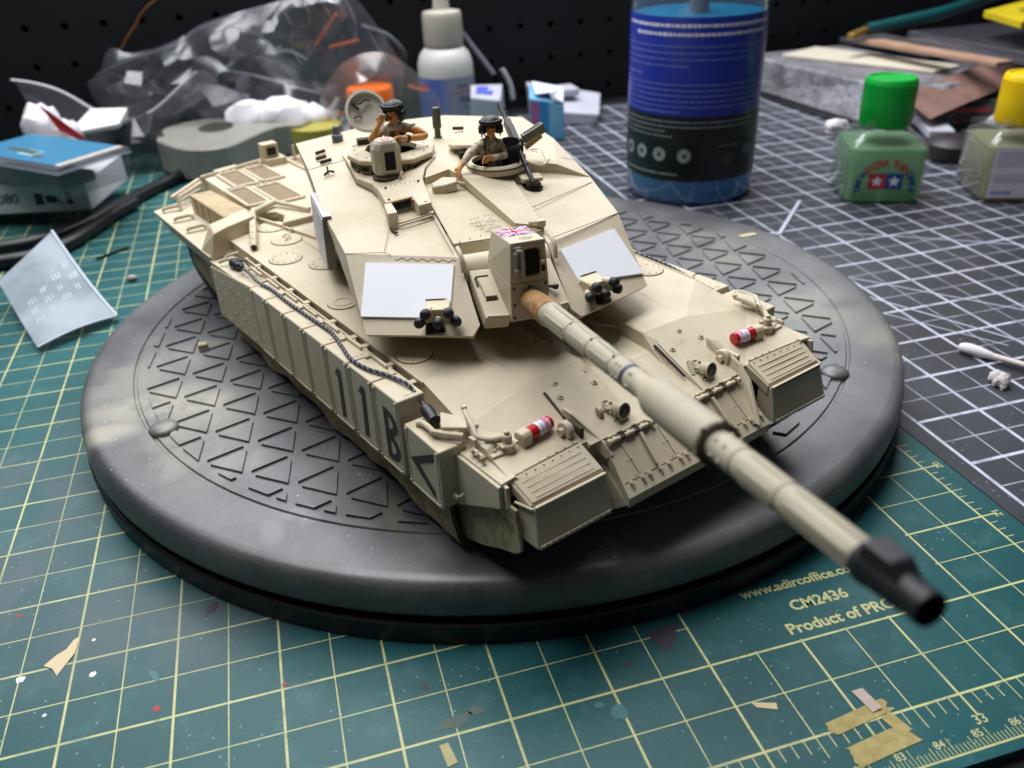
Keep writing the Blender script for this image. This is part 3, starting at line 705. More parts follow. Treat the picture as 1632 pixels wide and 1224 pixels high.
# wing mirror and its bracket on each front corner
for s in (-1, 1):
    def Y(y): return s*y
    g = G()
    g.hull8([(100.4, Y(53.2), 56.0), (106.4, Y(49.6), 55.9), (110.0, Y(51.6), 55.4), (105.6, Y(56.3), 55.2)][::s], [(100.4, Y(53.2), 57.0), (106.4, Y(49.6), 56.9), (110.0, Y(51.6), 56.5), (105.6, Y(56.3), 56.3)][::s])
    part('mirror_head', g, bevel=.3, seg=2)
    g = G()
    g.tube([(97.6, Y(57.8), 54.3), (99.4, Y(57.6), 55.0), (101.8, Y(57.6), 55.1), (104.6, Y(57.9), 55.2), (107, Y(56.0), 55.0), (110.4, Y(53.2), 55.0)], .75, 8)
    g.tube([(103, Y(57.5), 54), (107.2, Y(56.2), 53.2), (110.8, Y(54), 53.4)], .55, 8)
    g.cyl((97.4, Y(58.2), 54.1), (99.2, Y(56.8), 54.2), .9, n=10)
    g.tube(curve_pts([(104.2, Y(48.6), 57.6), (107.2, Y(49.6), 57.3), (111.0, Y(50.6), 56.5), (113.4, Y(51.2), 55.6), (116.2, Y(49.2), 55.4), (117.6, Y(46.4), 55.8)], 5), .7, 8)
    g.plate([(112.2, Y(52.2), 55.6), (114.0, Y(51.8), 55.4), (114.8, Y(52.0), 52.0), (113.0, Y(52.4), 52.2)], .9)
    g.box((117.0, Y(47.0), 54.6), (.9, 3.6, 1.9)); g.bolt((104.2, Y(48.6), 57.9), .8, .7); g.bolt((111.6, Y(50.0), 56.8), .5, .9)
    part('mirror_bracket', g, smooth=40)
    g = G(); g.box((116.6, Y(53.2), 53.0), (5.2, .8, 1.5))
    for x0 in (114.6, 116.6, 118.6): g.bolt((x0, Y(53.6), 53.2), .45, .5, (0, s, 0)); g.bolt((x0, Y(53.2), 53.7), .3, .35)
    g.hull8([(114.6, Y(48.8), 53.0), (118.2, Y(48.6), 52.3), (119.6, Y(51.8), 52.3), (115.6, Y(52.2), 53.0)][::s], [(114.8, Y(48.8), 54.8), (116.8, Y(48.6), 54.6), (117.6, Y(51.6), 54.2), (115.6, Y(52.0), 54.6)][::s])
    g.box((119.4, Y(49.8), 52.9), (1.4, 3.6, .9)); g.box((118.6, Y(49.9), 53.4), (.6, .6, 1.4))
    part('light_bracket', g, bevel=.1)
    g = G(); b = Vector((118.6, Y(46.4), 52.2))
    g.turn(b, b+Vector((0, 0, 6)), [(1.9, 0), (1.9, 2.0), (2.2, 2.2), (2.0, 2.5), (1.25, 2.6), (1.25, 4.4), (1.0, 4.7), (.7, 4.8), (.7, 5.5), (.4, 5.7)], 16); g.box(b+Vector((-.4, 0, 2.3)), (3.6, 4.6, .4))
    part('smoke_pot' if 0 else 'marker_lamp', g, smooth=35)
    # fire extinguisher
    p0 = Vector((118.8, Y(42.6), 53.9)); p1 = Vector((117.8, Y(32.6), 54.3)); d = (p1-p0).normalized()
    g = G(); ax = g.axis(p0-d*.6, p1); sq = [(-1.7, -1.9), (1.7, -1.9), (1.9, 1.0), (1.1, 2.0), (-1.1, 2.0), (-1.9, 1.0)]
    g.hull8([ax @ Vector((a, b_, 0)) for a, b_ in sq], [ax @ Vector((a, b_, 3.0)) for a, b_ in sq]); 
    part('extinguisher_clamp', g, bevel=.25)
    g = G(); L = (p1-p0).length
    g.turn(p0, p1, [(1.35, 2), (1.75, 2.2), (1.75, L-1.0), (1.65, L-.45), (.6, L-.3), (.01, L-.3)], 18, 0)
    ex = part('fire_extinguisher', g, mat('red_gloss', '#b3101c', .3, spec=.6), smooth=40)
    g = G(); g.turn(p0+d*4.9, p1, [(1.79, 0), (1.79, 2.0)], 18, 0); g.turn(p0+d*7.0, p1, [(1.79, 0), (1.79, 1.6)], 18, 1)
    for i in range(5): g.turn(p0+d*(5.2+i*.3), p0+d*20, [(1.81, 0), (1.81, .12)], 18, 2) if i in (2, 3) else None
    part('label', g, [mat('label_white', '#e6e2ea', .4), mat('label_pink', '#c65a8e', .4, .5, 700, col2='#e8d5e4'), mat('label_purple', '#5c3f86', .4, .6, 900, col2='#e0d6ec')], parent=ex, smooth=40)
    # tow eye beside the glacis plate
    yk = -30.4 if s < 0 else 25.6
    g = G(); g.turn((121.2, yk-1.2, 52.6), (121.2, yk+1.6, 52.6), [(2.2, 0), (2.4, .3), (2.4, 1.6), (2.0, 2.0)], 20); g.cyl((121.2, yk-2.4, 52.6), (121.2, yk-1.0, 52.6), 1.15, 1.05, 6)
    part('tow_eye', g, smooth=30)
    g = G(); g.box((121.8, yk+2.2, 51.9), (5.4, 1.1, 3.6)) 
    part('eye_housing', g, WASH if s < 0 else None, bevel=.2)
# brace plate from the tow eye to the nose (tank's left)
g = G(); g.plate([(114.6, 26.0, 55.9), (117.2, 27.2, 55.8), (126.4, 27.0, 52.0), (130.4, 26.6, 48.8), (139.0, 21.6, 40.8), (136.6, 21.6, 40.6), (127.0, 25.4, 47.6), (115, 26.0, 53.4)], 1.3)
for x0, z0 in ((123.6, 51.6), (125.6, 50.4)): g.cyl((x0, 25.8, z0), (x0, 27.6, z0), .45, n=8)
part('tow_brace', g, bevel=.15)
g = G(); g.plate([(116.4, -28.2, 55.6), (119.4, -27.6, 55.0), (127.4, -24.2, 49.6), (130.8, -24.2, 47.2), (129.2, -24.6, 45.5), (117.0, -28.4, 51.5)][::-1], 1.0)
for x0, z0 in ((123.4, 49.2), (125.8, 47.6)): g.cyl((x0, -27.4, z0), (x0, -26, z0), .4, n=8)
part('tow_brace', g, bevel=.15)

# headlamps
LAMP = mat('lamp_sand', '#b3a88e', .5, .15, 300)
for yl, yd in ((-15.2, -19.0), (16.2, 13.2)):
    g = G(); c0 = Vector((123.2, yl, 53.0)); d = Vector((.94, .10, .22)).normalized()
    g.turn(c0-d*2.2, c0+d*3, [(.01, 0), (1.1, .1), (1.75, .9), (1.95, 2.2), (2.0, 3.4), (2.2, 3.6), (2.2, 4.05), (1.8, 4.1), (1.75, 3.6), (.01, 3.4)], 24)
    hl = part('headlamp', g, LAMP, smooth=35)
    g = G(); g.turn(c0-d*2.2, c0+d*3, [(1.74, 3.66), (.01, 3.8)], 24); part('lens', g, mat('lens_dark', '#57544a', .25, .5, 500, spec=.7), parent=hl, smooth=40)
    g = G(); g.cyl((124.0, yl-1.9, 50.4), (123.8, yl-1.9, 53.2), .36, n=8); g.cyl((124.0, yl+1.7, 50.4), (123.8, yl+1.7, 52.6), .36, n=8); g.box((124.0, yl-.1, 50.9), (1.8, 3.6, .8))
    g.cyl((120.4, yd+1.6, 53.0), (122.6, yl-1.2, 53.2), .4, n=8); g.bar((120.6, yd+1.2, 52.4), (118.8, yd+2.4, 54.0), .8, .7); g.bolt((119.2, yd+2.8, 54.0), .6, .6); g.bolt((120.2, yd+3.6, 53.4), .5, .9)
    g.cyl((121.2, yd+1.8, 51.2), (121.2, yd+1.8, 53.4), .4, n=8)
    part('lamp_bracket', g, LAMP, bevel=.08)
    g = G()
    if yl < 0: g.turn((120.3, yd-1.0, 52.6), (121.0, yd+1.2, 52.7), [(1.2, 0), (1.55, .2), (1.55, 1.2), (1.1, 1.5)], 18); g.turn((120.25, yd-1.12, 52.6), (121.0, yd+1.2, 52.7), [(.8, 0), (.7, .2)], 14)
    else: g.bar((121.6, yd-.2, 51.8), (118.2, yd+1.4, 54.0), 1.1, .8); g.box((120.8, yd+1.4, 51.7), (2.0, 1.0, 1.6))
    part('side_lamp', g, LAMP, smooth=35)

# round hatches on the deck
def hatch(x, y, r, bolts=0, ring=False, handle=False, z=DZ):
    g = G(); M = Matrix.Translation((x, y, z-.05))
    g.lathe([(r, 0), (r, .35), (r-.35, .5), (r-.8, .42), (.01, .42)], 32, 0, M)
    if ring: g.lathe([(r*.62, .4), (r*.62, .62), (r*.55, .62), (r*.55, .4)], 28, 0, M)
    for i in range(bolts): a = 2*math.pi*i/bolts; g.bolt((x+(r-1.2)*math.cos(a), y+(r-1.2)*math.sin(a), z+.35), .28, .3, n=6)
    if handle: g.tube(curve_pts([(x-2.2, y-.6, z+.3), (x-2.4, y+.6, z+1.2), (x-.4, y+1.6, z+1.5), (x+1.2, y+.2, z+1.2), (x+1.4, y-1.2, z+.4)], 4), .28, 6)
    h_ = part('deck_hatch', g, smooth=30)
    g = G(); g.lathe([(r+.02, .02), (r+.22, .02), (r+.22, .12), (r+.02, .12)], 32, 0, M, closed=True); part('hatch_line', g, WASH, parent=h_)
hatch(72.6, -43.8, 4.9, 10); hatch(29.4, -43.4, 4.6, 0, True); hatch(-17.0, -42.0, 5.6, 12); hatch(-3.5, -33.5, 5.4, 10); hatch(-34, -34.2, 5.6, 0, False, True); hatch(-50.5, -33.0, 5.6, 8)
hatch(72.6, 43.8, 4.9, 10); hatch(29.4, 43.4, 4.6, 0, True)
g = G()
for pts in (((106, -38), (104.2, -33), (99, -31)), ): pass
def seam(g, pts, wd=.16, up=(0, 0, 1), lift=.02):
    for a, b in zip(pts[:-1], pts[1:]): g.bar(Vector(a)+Vector(up)*lift, Vector(b)+Vector(up)*lift, wd, .10, 0, up)
seam(g, [(80.5, -20.5, DZ), (87.5, -18.4, DZ), (88.8, -14.6, DZ), (84.4, -11.5, DZ-.0)], .14)
seam(g, [(85, 7.5, 55.15), (95.5, 3.4, 54.85), (98.4, 6.0, 54.75), (96.8, 9.2, 54.8)], .2)
part('panel_line', g, WASH)
g = G(); g.tube([(84, 9, 55.4), (88.5, 6.4, 56.6), (91.5, 7.4, 57.0), (93.4, 10.2, 56.6)], .35, 6); g.tube([(80, 2, 55.4), (86.5, -.5, 57), (89, 2, 57)], .3, 6); g.box((103.2, -4.8, 55.0), (1.6, 1.0, 1.4)); g.box((109.6, -3.6, 54.6), (1.2, .8, 1.0)); part('recess_fittings', g, smooth=40)

# ---- rear deck and stowage
g = G(); g.prism([(-130, -33), (-64, -33), (-60, -27), (-54, -26), (-46, -30), (-46, 30), (-54, 26), (-60, 27), (-64, 33), (-130, 33)], 50, 60.0); part('engine_deck', g, bevel=.25)
g = G()
seam(g, [(-63.2, -30.6, DZ+.3), (-57, -25.5, DZ+1.2)], .3); g.bar((-62, -34.4, DZ+.8), (-46.5, -30.2, DZ+.8), .9, 1.4); g.bar((-46.5, -30.2, DZ+.6), (-20, -24, DZ+.5), .7, 1.0); g.bolt((-40, -29.6, DZ+1.0), .8, .6)
part('deck_ridge', g, bevel=.1)
LOUV = mat('louvre_mesh', '#b8a588', .8, .25, 800)
def louvre(x0, x1, y0, y1):
    g = G(); z = 60.0
    for a, b in (((x0, y0), (x1, y0)), ((x1, y0), (x1, y1)), ((x1, y1), (x0, y1)), ((x0, y1), (x0, y0))): g.bar((*a, z+.45), (*b, z+.45), 1.5, 1.1)
    fr = part('louvre_frame', g, bevel=.15)
    g = G(); n = int((x1-x0)/1.1)
    for i in range(n): xx = x0+(i+.5)*(x1-x0)/n; g.bar((xx, y0+.6, z+.35), (xx, y1-.6, z+.35), .55, .35)
    g.box(((x0+x1)/2, (y0+y1)/2, z+.08), (x1-x0, y1-y0, .14)); part('louvre_slats', g, LOUV, parent=fr, kind='stuff')
    g = G()
    for t in (.2, .5, .8): g.cyl((x0-.9, y0+(y1-y0)*t-1, z+.9), (x0-.9, y0+(y1-y0)*t+1, z+.9), .7, n=8)
    part('louvre_hinge', g, parent=fr)
for sgn in (-1, 1):
    for (xa, xb, ya, yb) in ((-97, -72, -33.0, -24.2), (-93.5, -68, -22.2, -11.2), (-123, -100, -27.5, -17.5), (-123, -100, -15.5, -6.0)): louvre(xa, xb, min(sgn*ya, sgn*yb), max(sgn*ya, sgn*yb))
for s in (-1, 1):
    g = G()     # shelf on the fender
    g.hull8([(-114, s*33, 46), (-46, s*33, 46), (-46, s*55.5, 45), (-110, s*55.5, 45)][::s], [(-121, s*33, 55), (-46, s*33, 55), (-46, s*59.6, 54.2), (-113.5, s*59.6, 54.2)][::s])
    part('fender_shelf', g, bevel=.2)
    g = G()
    g.hull8([(-52, s*37.5, 55), (-47.5, s*49.5, 55), (-45, s*59.4, 52), (-56, s*59.4, 53.5), (-62, s*37.5, 55)][::s], [(-52.7, s*38.2, 63), (-48, s*50, 63), (-45.6, s*56.2, 62.4), (-56, s*54.2, 62.6), (-63, s*38, 63)][::s])
    part('stowage_wedge', g, bevel=.2)
    g = G(); g.prism([(-99, s*47.4), (-99, s*38.5), (-62, s*36), (-62, s*46.6)][::s], 55, 62); part('stowage_bin', g, mat('canvas_sand', '#bba684', .85, .22, 160, .5, 260), bevel=.25)
    g = G()
    for x0 in (-92, -84.5, -77): g.bar((x0, s*47.5, 56), (x0, s*47.6, 61.5), .2, .1, up=(1, 0, 0))
    part('bin_straps', g, WASH)
    g = G()
    for x0 in (-108, -92.5, -77):
        g.tube([(x0+1.5, s*49.8, 55.4), (x0+1.0, s*51.4, 56.3), (x0, s*56.2, 55.9), (x0-.1, s*57.4, 55.2)], .8, 8)
    part('stowage_bracket', g, smooth=40)
    g = G(); g.tube([(-105, s*51, 56), (-106.5, s*50, 59.5), (-117, s*37, 60.5), (-118, s*36, 57)], .9, 8); g.bar((-112.5, s*51.4, 58.2), (-123, s*35.5, 60.4), 1.6, 1.2); g.bar((-111.5, s*48.4, 56.6), (-119, s*36.5, 57.6), .9, .8)
    part('stowage_rack', g, smooth=40)
    g = G()     # rear mudflap and side of the shelf
    g.plate([(-103, s*50, 46), (-66, s*53, 46), (-66, s*53, 30), (-99, s*51, 33)][::-s], 1.0); part('rear_mudflap', g, MUD)
g = G()
for t in (.1, .45, .8): g.bar((-127.5, -33+t*60, 60.6), (-129.5, -33+t*60+11, 60.6), 2.6, 1.8)
g.bar((-124, -34.5, 60.6), (-131, -2, 60.8), 1.3, 1.6)
part('rear_guard_rail', g, bevel=.2)
g = G(); g.box((-124.5, -.2, 61), (8.5, 9.5, 4.2)); g.box((-126, -1.2, 66.2), (5.4, 7.2, 6.2)); g.cyl((-122, 9, 60), (-122, 9, 67), .6, n=8); part('driver_camera' if 0 else 'rear_lamp_box', g, bevel=.5, seg=2)
g = G(); g.box((-122.95, -1.0, 66.0), (.9, 4.0, 3.2)); part('lamp_box_window', g, DARK)
# gun travel lock lying on the deck
g = G(); a, b = Vector((-60.5, -36, 61.6)), Vector((-31.6, -47.4, 59.0)); g.turn(a, b, [(1.0, 0), (1.35, .5), (1.35, (b-a).length-1), (1.1, (b-a).length)], 14)
tl = part('travel_lock', g, smooth=35)
g = G()
for t in (.15, .32, .5, .68, .85): p = a.lerp(b, t); g.cyl(p+Vector((0, 0, 1.2)), p+Vector((0, 0, 1.42)), .35, n=8)
part('lock_hole', g, DARK, parent=tl)
g = G(); g.cyl(b, b+(b-a).normalized()*.15, 1.0, n=12); part('lock_end', g, WASH, parent=tl)
g = G(); g.cyl((-60.5, -36, 61.6), (-66.5, -24.4, 61.8), 1.2, n=12); g.cyl((-66.5, -24.4, 61.8), (-50, -17, 61.2), .9, n=10); part('travel_lock_arm', g, smooth=35)

# running gear, mostly behind the skirts
for s in (-1, 1):
    g = G(); prof = []
    for cx, cz, r_, a0, a1 in ((-100, 37, 12, 90, 250), (-88, 27.5, 6.7, 250, 270), (104, 27.5, 6.7, 270, 300), (119, 38, 9.5, 300, 450)):
        for i in range(7): a = R(a0+(a1-a0)*i/6); prof.append((cx+r_*math.cos(a), cz+r_*math.sin(a)))
    n = len(prof)
    out = [(x, s*50, z) for x, z in prof]; inn = [(x, s*32, z) for x, z in prof]
    cx0 = Vector((10, 0, 36))
    def shr(p): q = Vector(p); d = Vector((q.x-cx0.x, 0, q.z-cx0.z)); return q-Vector((d.x*.03, 0, d.z*.14))
    o2 = [shr(p) for p in out]; i2 = [shr(p) for p in inn]
    g.add(out+inn+o2+i2, [(i, (i+1) % n, n+(i+1) % n, n+i) for i in range(n)]+[(i, 2*n+i, 2*n+(i+1) % n, (i+1) % n) for i in range(n)]+[(n+i, n+(i+1) % n, 3*n+(i+1) % n, 3*n+i) for i in range(n)]+[(2*n+i, 3*n+i, 3*n+(i+1) % n, 2*n+(i+1) % n) for i in range(n)])
    tr = part('track', g, TRK)
    for x0 in (-74, -44, -14, 16, 46, 76): 
        g = G(); g.turn((x0, s*34, 33), (x0, s*47, 33), [(11, 0), (11, 12), (7, 12.6), (3, 13)], 28); part('road_wheel', g, TRK, smooth=35)
    for x0, z0, r_ in ((-100, 37, 10.5), (118, 38, 8)):
        g = G(); g.turn((x0, s*34, z0), (x0, s*47, z0), [(r_, 0), (r_, 12), (4, 13)], 28); part('drive_sprocket' if x0 < 0 else 'idler_wheel', g, TRK, smooth=35)
# ================================================================== the turret (built in its own frame, turned 18.7 degrees)
def F(t, y): return 88.5-.1213*t-.134*abs(y)
def T3(t, y, o=0.0): return (t, y, F(t, y)+o)
CN = (Vector((48, -41, 65))-Vector((26, -41.2, 79.8))).cross(Vector((61.7, -15.1, 66.2))-Vector((26, -41.2, 79.8))).normalized()
if CN.z < 0: CN = -CN
def cheek_z(t, ay): return 79.8-((t-26)*CN.x+(41.2-ay)*CN.y)/CN.z
ZT_ = cheek_z(42.2, 12.8)
g = G(XT)
for s in (-1, 1):
    y = lambda v: s*v
    P = [(26, y(41.2), 79.8), (48, y(41), 65), (61.7, y(15.1), 66.2), (60.2, y(12.7), cheek_z(60.2, 12.7)), (42.2, y(12.8), ZT_)]
    g.add(P, [(0, 1, 2, 3, 4)])
    # thickness under the cheek and the belly
    Bq = [(46.6, y(40.2), 63.6), (60.6, y(14.6), 64.9), (59.2, y(12.7), 67.2), (34, y(38), 62.6), (40, y(12.7), 62.4), (-60, y(36), 62.2), (-60, y(12.7), 62.2)]
    g.add(P+Bq, [(1, 5, 6, 2), (2, 6, 7, 3), (5, 8, 9, 6), (6, 9, 7), (8, 10, 11, 9)])
    W_ = [(26, y(41.2), 79.8), (-1.2, y(43.4), F(-1.2, 43.4)), (-36, y(43.6), F(-36, 43.6)), (-74, y(44.2), 86.6), (-74, y(40), 63.5), (-60, y(36), 62.2), (34, y(38), 62.6), (46.6, y(40.2), 63.6), (48, y(41), 65)]
    g.add(W_, [(0, 1, 6, 7, 8), (1, 2, 5, 6), (2, 3, 4, 5)])
    # roof
    g.add([(26, y(41.2), 79.8), (42.2, y(12.8), ZT_), T3(-36, y(12.8)), T3(-36, y(43.6)), T3(-1.2, y(43.4)), (-74, y(44.2), 86.6), (-74, y(12.8), 90.7)], [(0, 1, 2, 3, 4), (3, 2, 6, 5)])
    g.add([(42.2, y(12.8), ZT_), (60.2, y(12.7), cheek_z(60.2, 12.7)), (59.2, y(12.7), 67.2), (40, y(12.7), 62.4), (30, y(12.8), 62.4), (30, y(12.8), F(30, 12.8))], [(0, 1, 2, 3, 4, 5)])
g.add([T3(37.6, 12.8), T3(37.6, -12.8), T3(-36, -12.8), T3(-36, 12.8), (-74, -12.8, 90.7), (-74, 12.8, 90.7)], [(0, 1, 2, 3), (3, 2, 4, 5)])
g.add([(-74, -44.2, 86.6), (-74, -12.8, 90.7), (-74, 12.8, 90.7), (-74, 44.2, 86.6), (-74, 40, 63.5), (-74, -40, 63.5)], [(0, 1, 2, 3, 4, 5)])
g.add([T3(37.6, -12.8), T3(37.6, 12.8), (38.4, 12.8, 79), (38.4, -12.8, 79), (31, 12.8, 78), (31, -12.8, 78), (30, 12.8, 62), (30, -12.8, 62)], [(0, 1, 2, 3), (3, 2, 4, 5), (5, 4, 6, 7)])
turret = part('turret', g)
g = G(XT); g.lathe([(30, 56.6), (31, 57.4), (31, 63)], 48, 0, Matrix.Translation((-2, 0, 0))); part('turret_ring', g, DARK)
def tpart(name, g, m=None, **kw): return part(name, g, m, parent=kw.pop('parent', turret), **kw)
def raised(poly, dt=1.0):                # block standing on the roof; poly = (t, y, height above the roof)
    g = G(XT); g.hull8([T3(t, y, -dt) for t, y, o in poly][::-1][::-1], [T3(t, y, o) for t, y, o in poly]); return g
# loader's side plate, cupola plate, right rear plate
rp_ = raised([(-36, -5.5, .4), (-24, -4.6, .8), (-3.3, -11.0, 1.8), (-4.6, -3.0, 1.9), (3.6, -.3, 1.7), (-1, 15.8, .9), (-7, 16.2, 1.8), (-36, 16.2, .4)])
rq_ = raised([(3.6, -.3, 1.7), (34.2, 6.0, 1.0), (35.2, 14.2, .6), (-1, 15.8, .9)]); rp_.X = None; rp_.add(rq_.v, rq_.f)
tpart('roof_plate', rp_)
tpart('roof_plate', raised([(-40, -31.6, .4), (-33.5, -31.2, 1.4), (-15.6, -30.6, 2.0), (-7.5, -27.0, 2.4), (-2.5, -26.2, 2.4), (-.8, -12.4, 2.6), (-9, -9.6, 2.4), (-17, -4.2, 1.8), (-40, -4.4, .4)]), bevel=.12)
tpart('roof_plate', raised([(-36, 16.4, .5), (-7.2, 16.3, 2.2), (-6.2, 25, 3.0), (-5, 33, 2.8), (-1.4, 43.3, .1), (-36, 43.5, .15)]), bevel=.1)
# gunner's sight box with its open armoured door
g = raised([(-3, -26.2, 2.9), (-.9, -12.3, 2.9), (16.9, -13.8, 3.4), (16.8, -17.6, 3.4), (9.4, -18.0, 3.2), (8.8, -25.9, 3.1)])
gs = tpart('gunner_sight_box', g, bevel=.15)
g = G(XT); g.plate([T3(9.7, -24.6, .1), T3(9.9, -18.6, .1), T3(9.6, -18.5, 2.7), T3(9.2, -24.5, 2.6)], .1); tpart('sight_window', g, mat('sight_glass', '#2b2a28', .15, .3, 400, spec=.8), parent=gs)
g = G(XT); g.plate([T3(9.9, -18.4, .0), T3(11.8, -18.4, .0), T3(11.4, -18.4, 3.0), T3(9.6, -18.4, 3.0)], .5); g.bar(T3(9.2, -25.6, 2.9), T3(9.9, -18.2, 3.1), .9, .5); tpart('sight_frame', g, mat('raw_tan', '#a8875c', .6, .2, 300), parent=gs)
g = G(XT); g.hull8([T3(10.6, -26.6, -.3), T3(18.8, -27.2, -.3), T3(19.2, -24.3, -.3), T3(10.8, -24.4, -.3)], [T3(10.0, -26.6, 3.4), T3(17.6, -27.0, 3.9), T3(18.2, -24.2, 3.9), T3(10.4, -24.4, 3.4)]); tpart('sight_door', g, parent=gs, bevel=.15)
g = G(XT)
for t0 in (17.2, 18.6): g.bar(T3(t0+.6, -24.4, .25), T3(t0, -14.0, .25), .55, .5)
g.box(T3(17.6, -14.2, .5), (1.6, 1.4, 1.0)); tpart('door_rail', g, parent=gs, bevel=.08)
g = G(XT); g.bar(T3(18.9, -26.8, .05), T3(22.5, -25.6, .05), .8, .35); tpart('door_hinge', g, WASH, parent=gs)
g = G(XT)
for t0, y0 in ((7.6, -24.6), (15.4, -15.2), (-.6, -24), (.6, -14)): g.bolt(T3(t0, y0, 3.1), .4, .35)
for i in range(9): g.bolt(T3(-1.8+i*.2, -25+i*1.45, 2.9), .2, .2)
tpart('sight_bolts', g, WASH, parent=gs, kind='stuff')
# sensor on the roof ahead of the loader
g = raised([(1.6, -10.2, 1.9), (-.4, -6.0, 2.0), (2.4, -2.4, 2.0), (5.0, -3.0, 1.9), (5.2, -6.6, 1.9), (4.4, -10.4, 1.8)]); tpart('roof_sensor', g, bevel=.25)
g = G(XT); g.cyl(T3(3.5, -2.4, .7), T3(4.6, -.4, .3), .55, .4, 8); tpart('sensor_plug', g, smooth=40)
# lettering stencilled on the roof, too small to read
g = G(XT)
for i, (t0, L, segs) in enumerate(((26.6, 8.0, '### ###'), (28.8, 5.6, '### #'), (30.7, 7.4, '# ####'), (32.4, 3.0, '##'))):
    for j, ch in enumerate(segs):
        if ch == '#':
            y0 = -4.8+i*.9+j*1.05; M = frame_mat(T3(t0, y0, .03), (0, 1, 0), (-1, 0, .12)); g.add([(-.35, -.55, 0), (.35, -.55, 0), (.35, .55, 0), (-.35, .55, 0)], [(0, 1, 2, 3)], 0, M)
tpart('stencil_marks', g, mat('stencil_grey', '#a99b82', .7, .4, 2000), kind='stuff')

# seams of the roof and the cheeks
g = G(XT)
def sm(pts, wd=.15): seam(g, [Vector(p) for p in pts], wd)
sm([(26.1, -41.1, 79.85), T3(31.2, -31.2, .02), T3(33.0, -29.6, -.3)]); sm([T3(31.2, -31.2), T3(19.5, -27.5)], .10); sm([T3(17.4, -14.3), T3(42.6, -14.3)], .16)
sm([T3(-33.5, -31.3, .1), T3(-15.6, -30.8, .1), T3(-7.5, -27.2, .1), T3(-3, -26.6, .1)], .2)
sm([T3(-36, -43.4, .03), T3(-36, -31.4, .03)]); sm([(26.1, 41.1, 79.85), T3(41.8, 14.0, .0)], .2); sm([T3(21.6, 15.5), T3(2.6, 42.4)], .2)
sm([T3(-1, 15.9, .1), T3(35.2, 14.5, .1)], .2); sm([T3(37.4, -12.7, .05), T3(37.4, 12.7, .05)], .25)
sm([T3(-20, 33, 1.8), T3(-6, 30, 2.8)], .14); sm([T3(-24, 23, 1.5), T3(-16, 34, 1.9), T3(-14, 42.5, .9)], .14)
tpart('panel_line', g, WASH)
CN = (Vector((48, -41, 65))-Vector((26, -41.2, 79.8))).cross(Vector((61.7, -15.1, 66.2))-Vector((26, -41.2, 79.8))).normalized()
if CN.z < 0: CN = -CN
g = G(XT)      # wavy weld line across the right cheek
a, b = Vector((33.2, -29.0, 79.9)), Vector((42.2, -13.9, 80.3)); n = 60; pts = []
dn = (Vector((48, -41, 65))-Vector((26, -41.2, 79.8))).normalized()
for i in range(n+1):
    u = i/n; p = a.lerp(b, u); p = p-CN*((p-Vector((26, -41.2, 79.8))).dot(CN))+CN*.03+dn*(1.0+.42*math.sin(u*2*math.pi*6)); pts.append(p)
for p, q in zip(pts[:-1], pts[1:]): g.bar(p, q, .16, .10, 0, CN)
tpart('weld_line', g, WASH)
# bolts and fittings strewn over the roof
g = G(XT)
for t0, y0 in ((37, -11), (37, -8), (37, -5), (37, 8.5), (37, 11), (33, 12), (24, 13.4), (14, 14.2), (5, 14.8)): g.bolt(T3(t0, y0, .1), .22, .25)
g.box(T3(35.4, 13.2, 1.6), (1.8, 2.4, 1.6)); g.cyl(T3(35.6, 9.6, 1.6), T3(35.4, 12.0, 1.6), .5, n=8)
tpart('roof_bolts', g, kind='stuff')
g = G(XT)
for t0, y0, d in ((-50, -36, 3.5), (-43, -36.5, 3.6), (-37.5, -35.4, 4.0), (-45, -24, 3), (-46, 13, 4), (-30, 29, 3.4), (-22, 33, 3)): g.bar(T3(t0, y0-d, .8-(0 if t0 > -36 else (-36-t0)*.1213)), T3(t0-.5, y0, .8-(0 if t0 > -36 else (-36-t0)*.1213)), .8, 1.1)
tpart('roof_slot_rail', g, WASH, bevel=.1)
g = G(XT); g.tube(curve_pts([T3(-27, -39.5, .5), T3(-27.4, -37.8, 1.3), T3(-27.6, -36.0, .6)], 4), .4, 6); g.cyl(T3(-28.6, -38, 0), T3(-28.6, -38, 2.6), .3, n=6); tpart('lifting_eye', g, WASH, smooth=40)
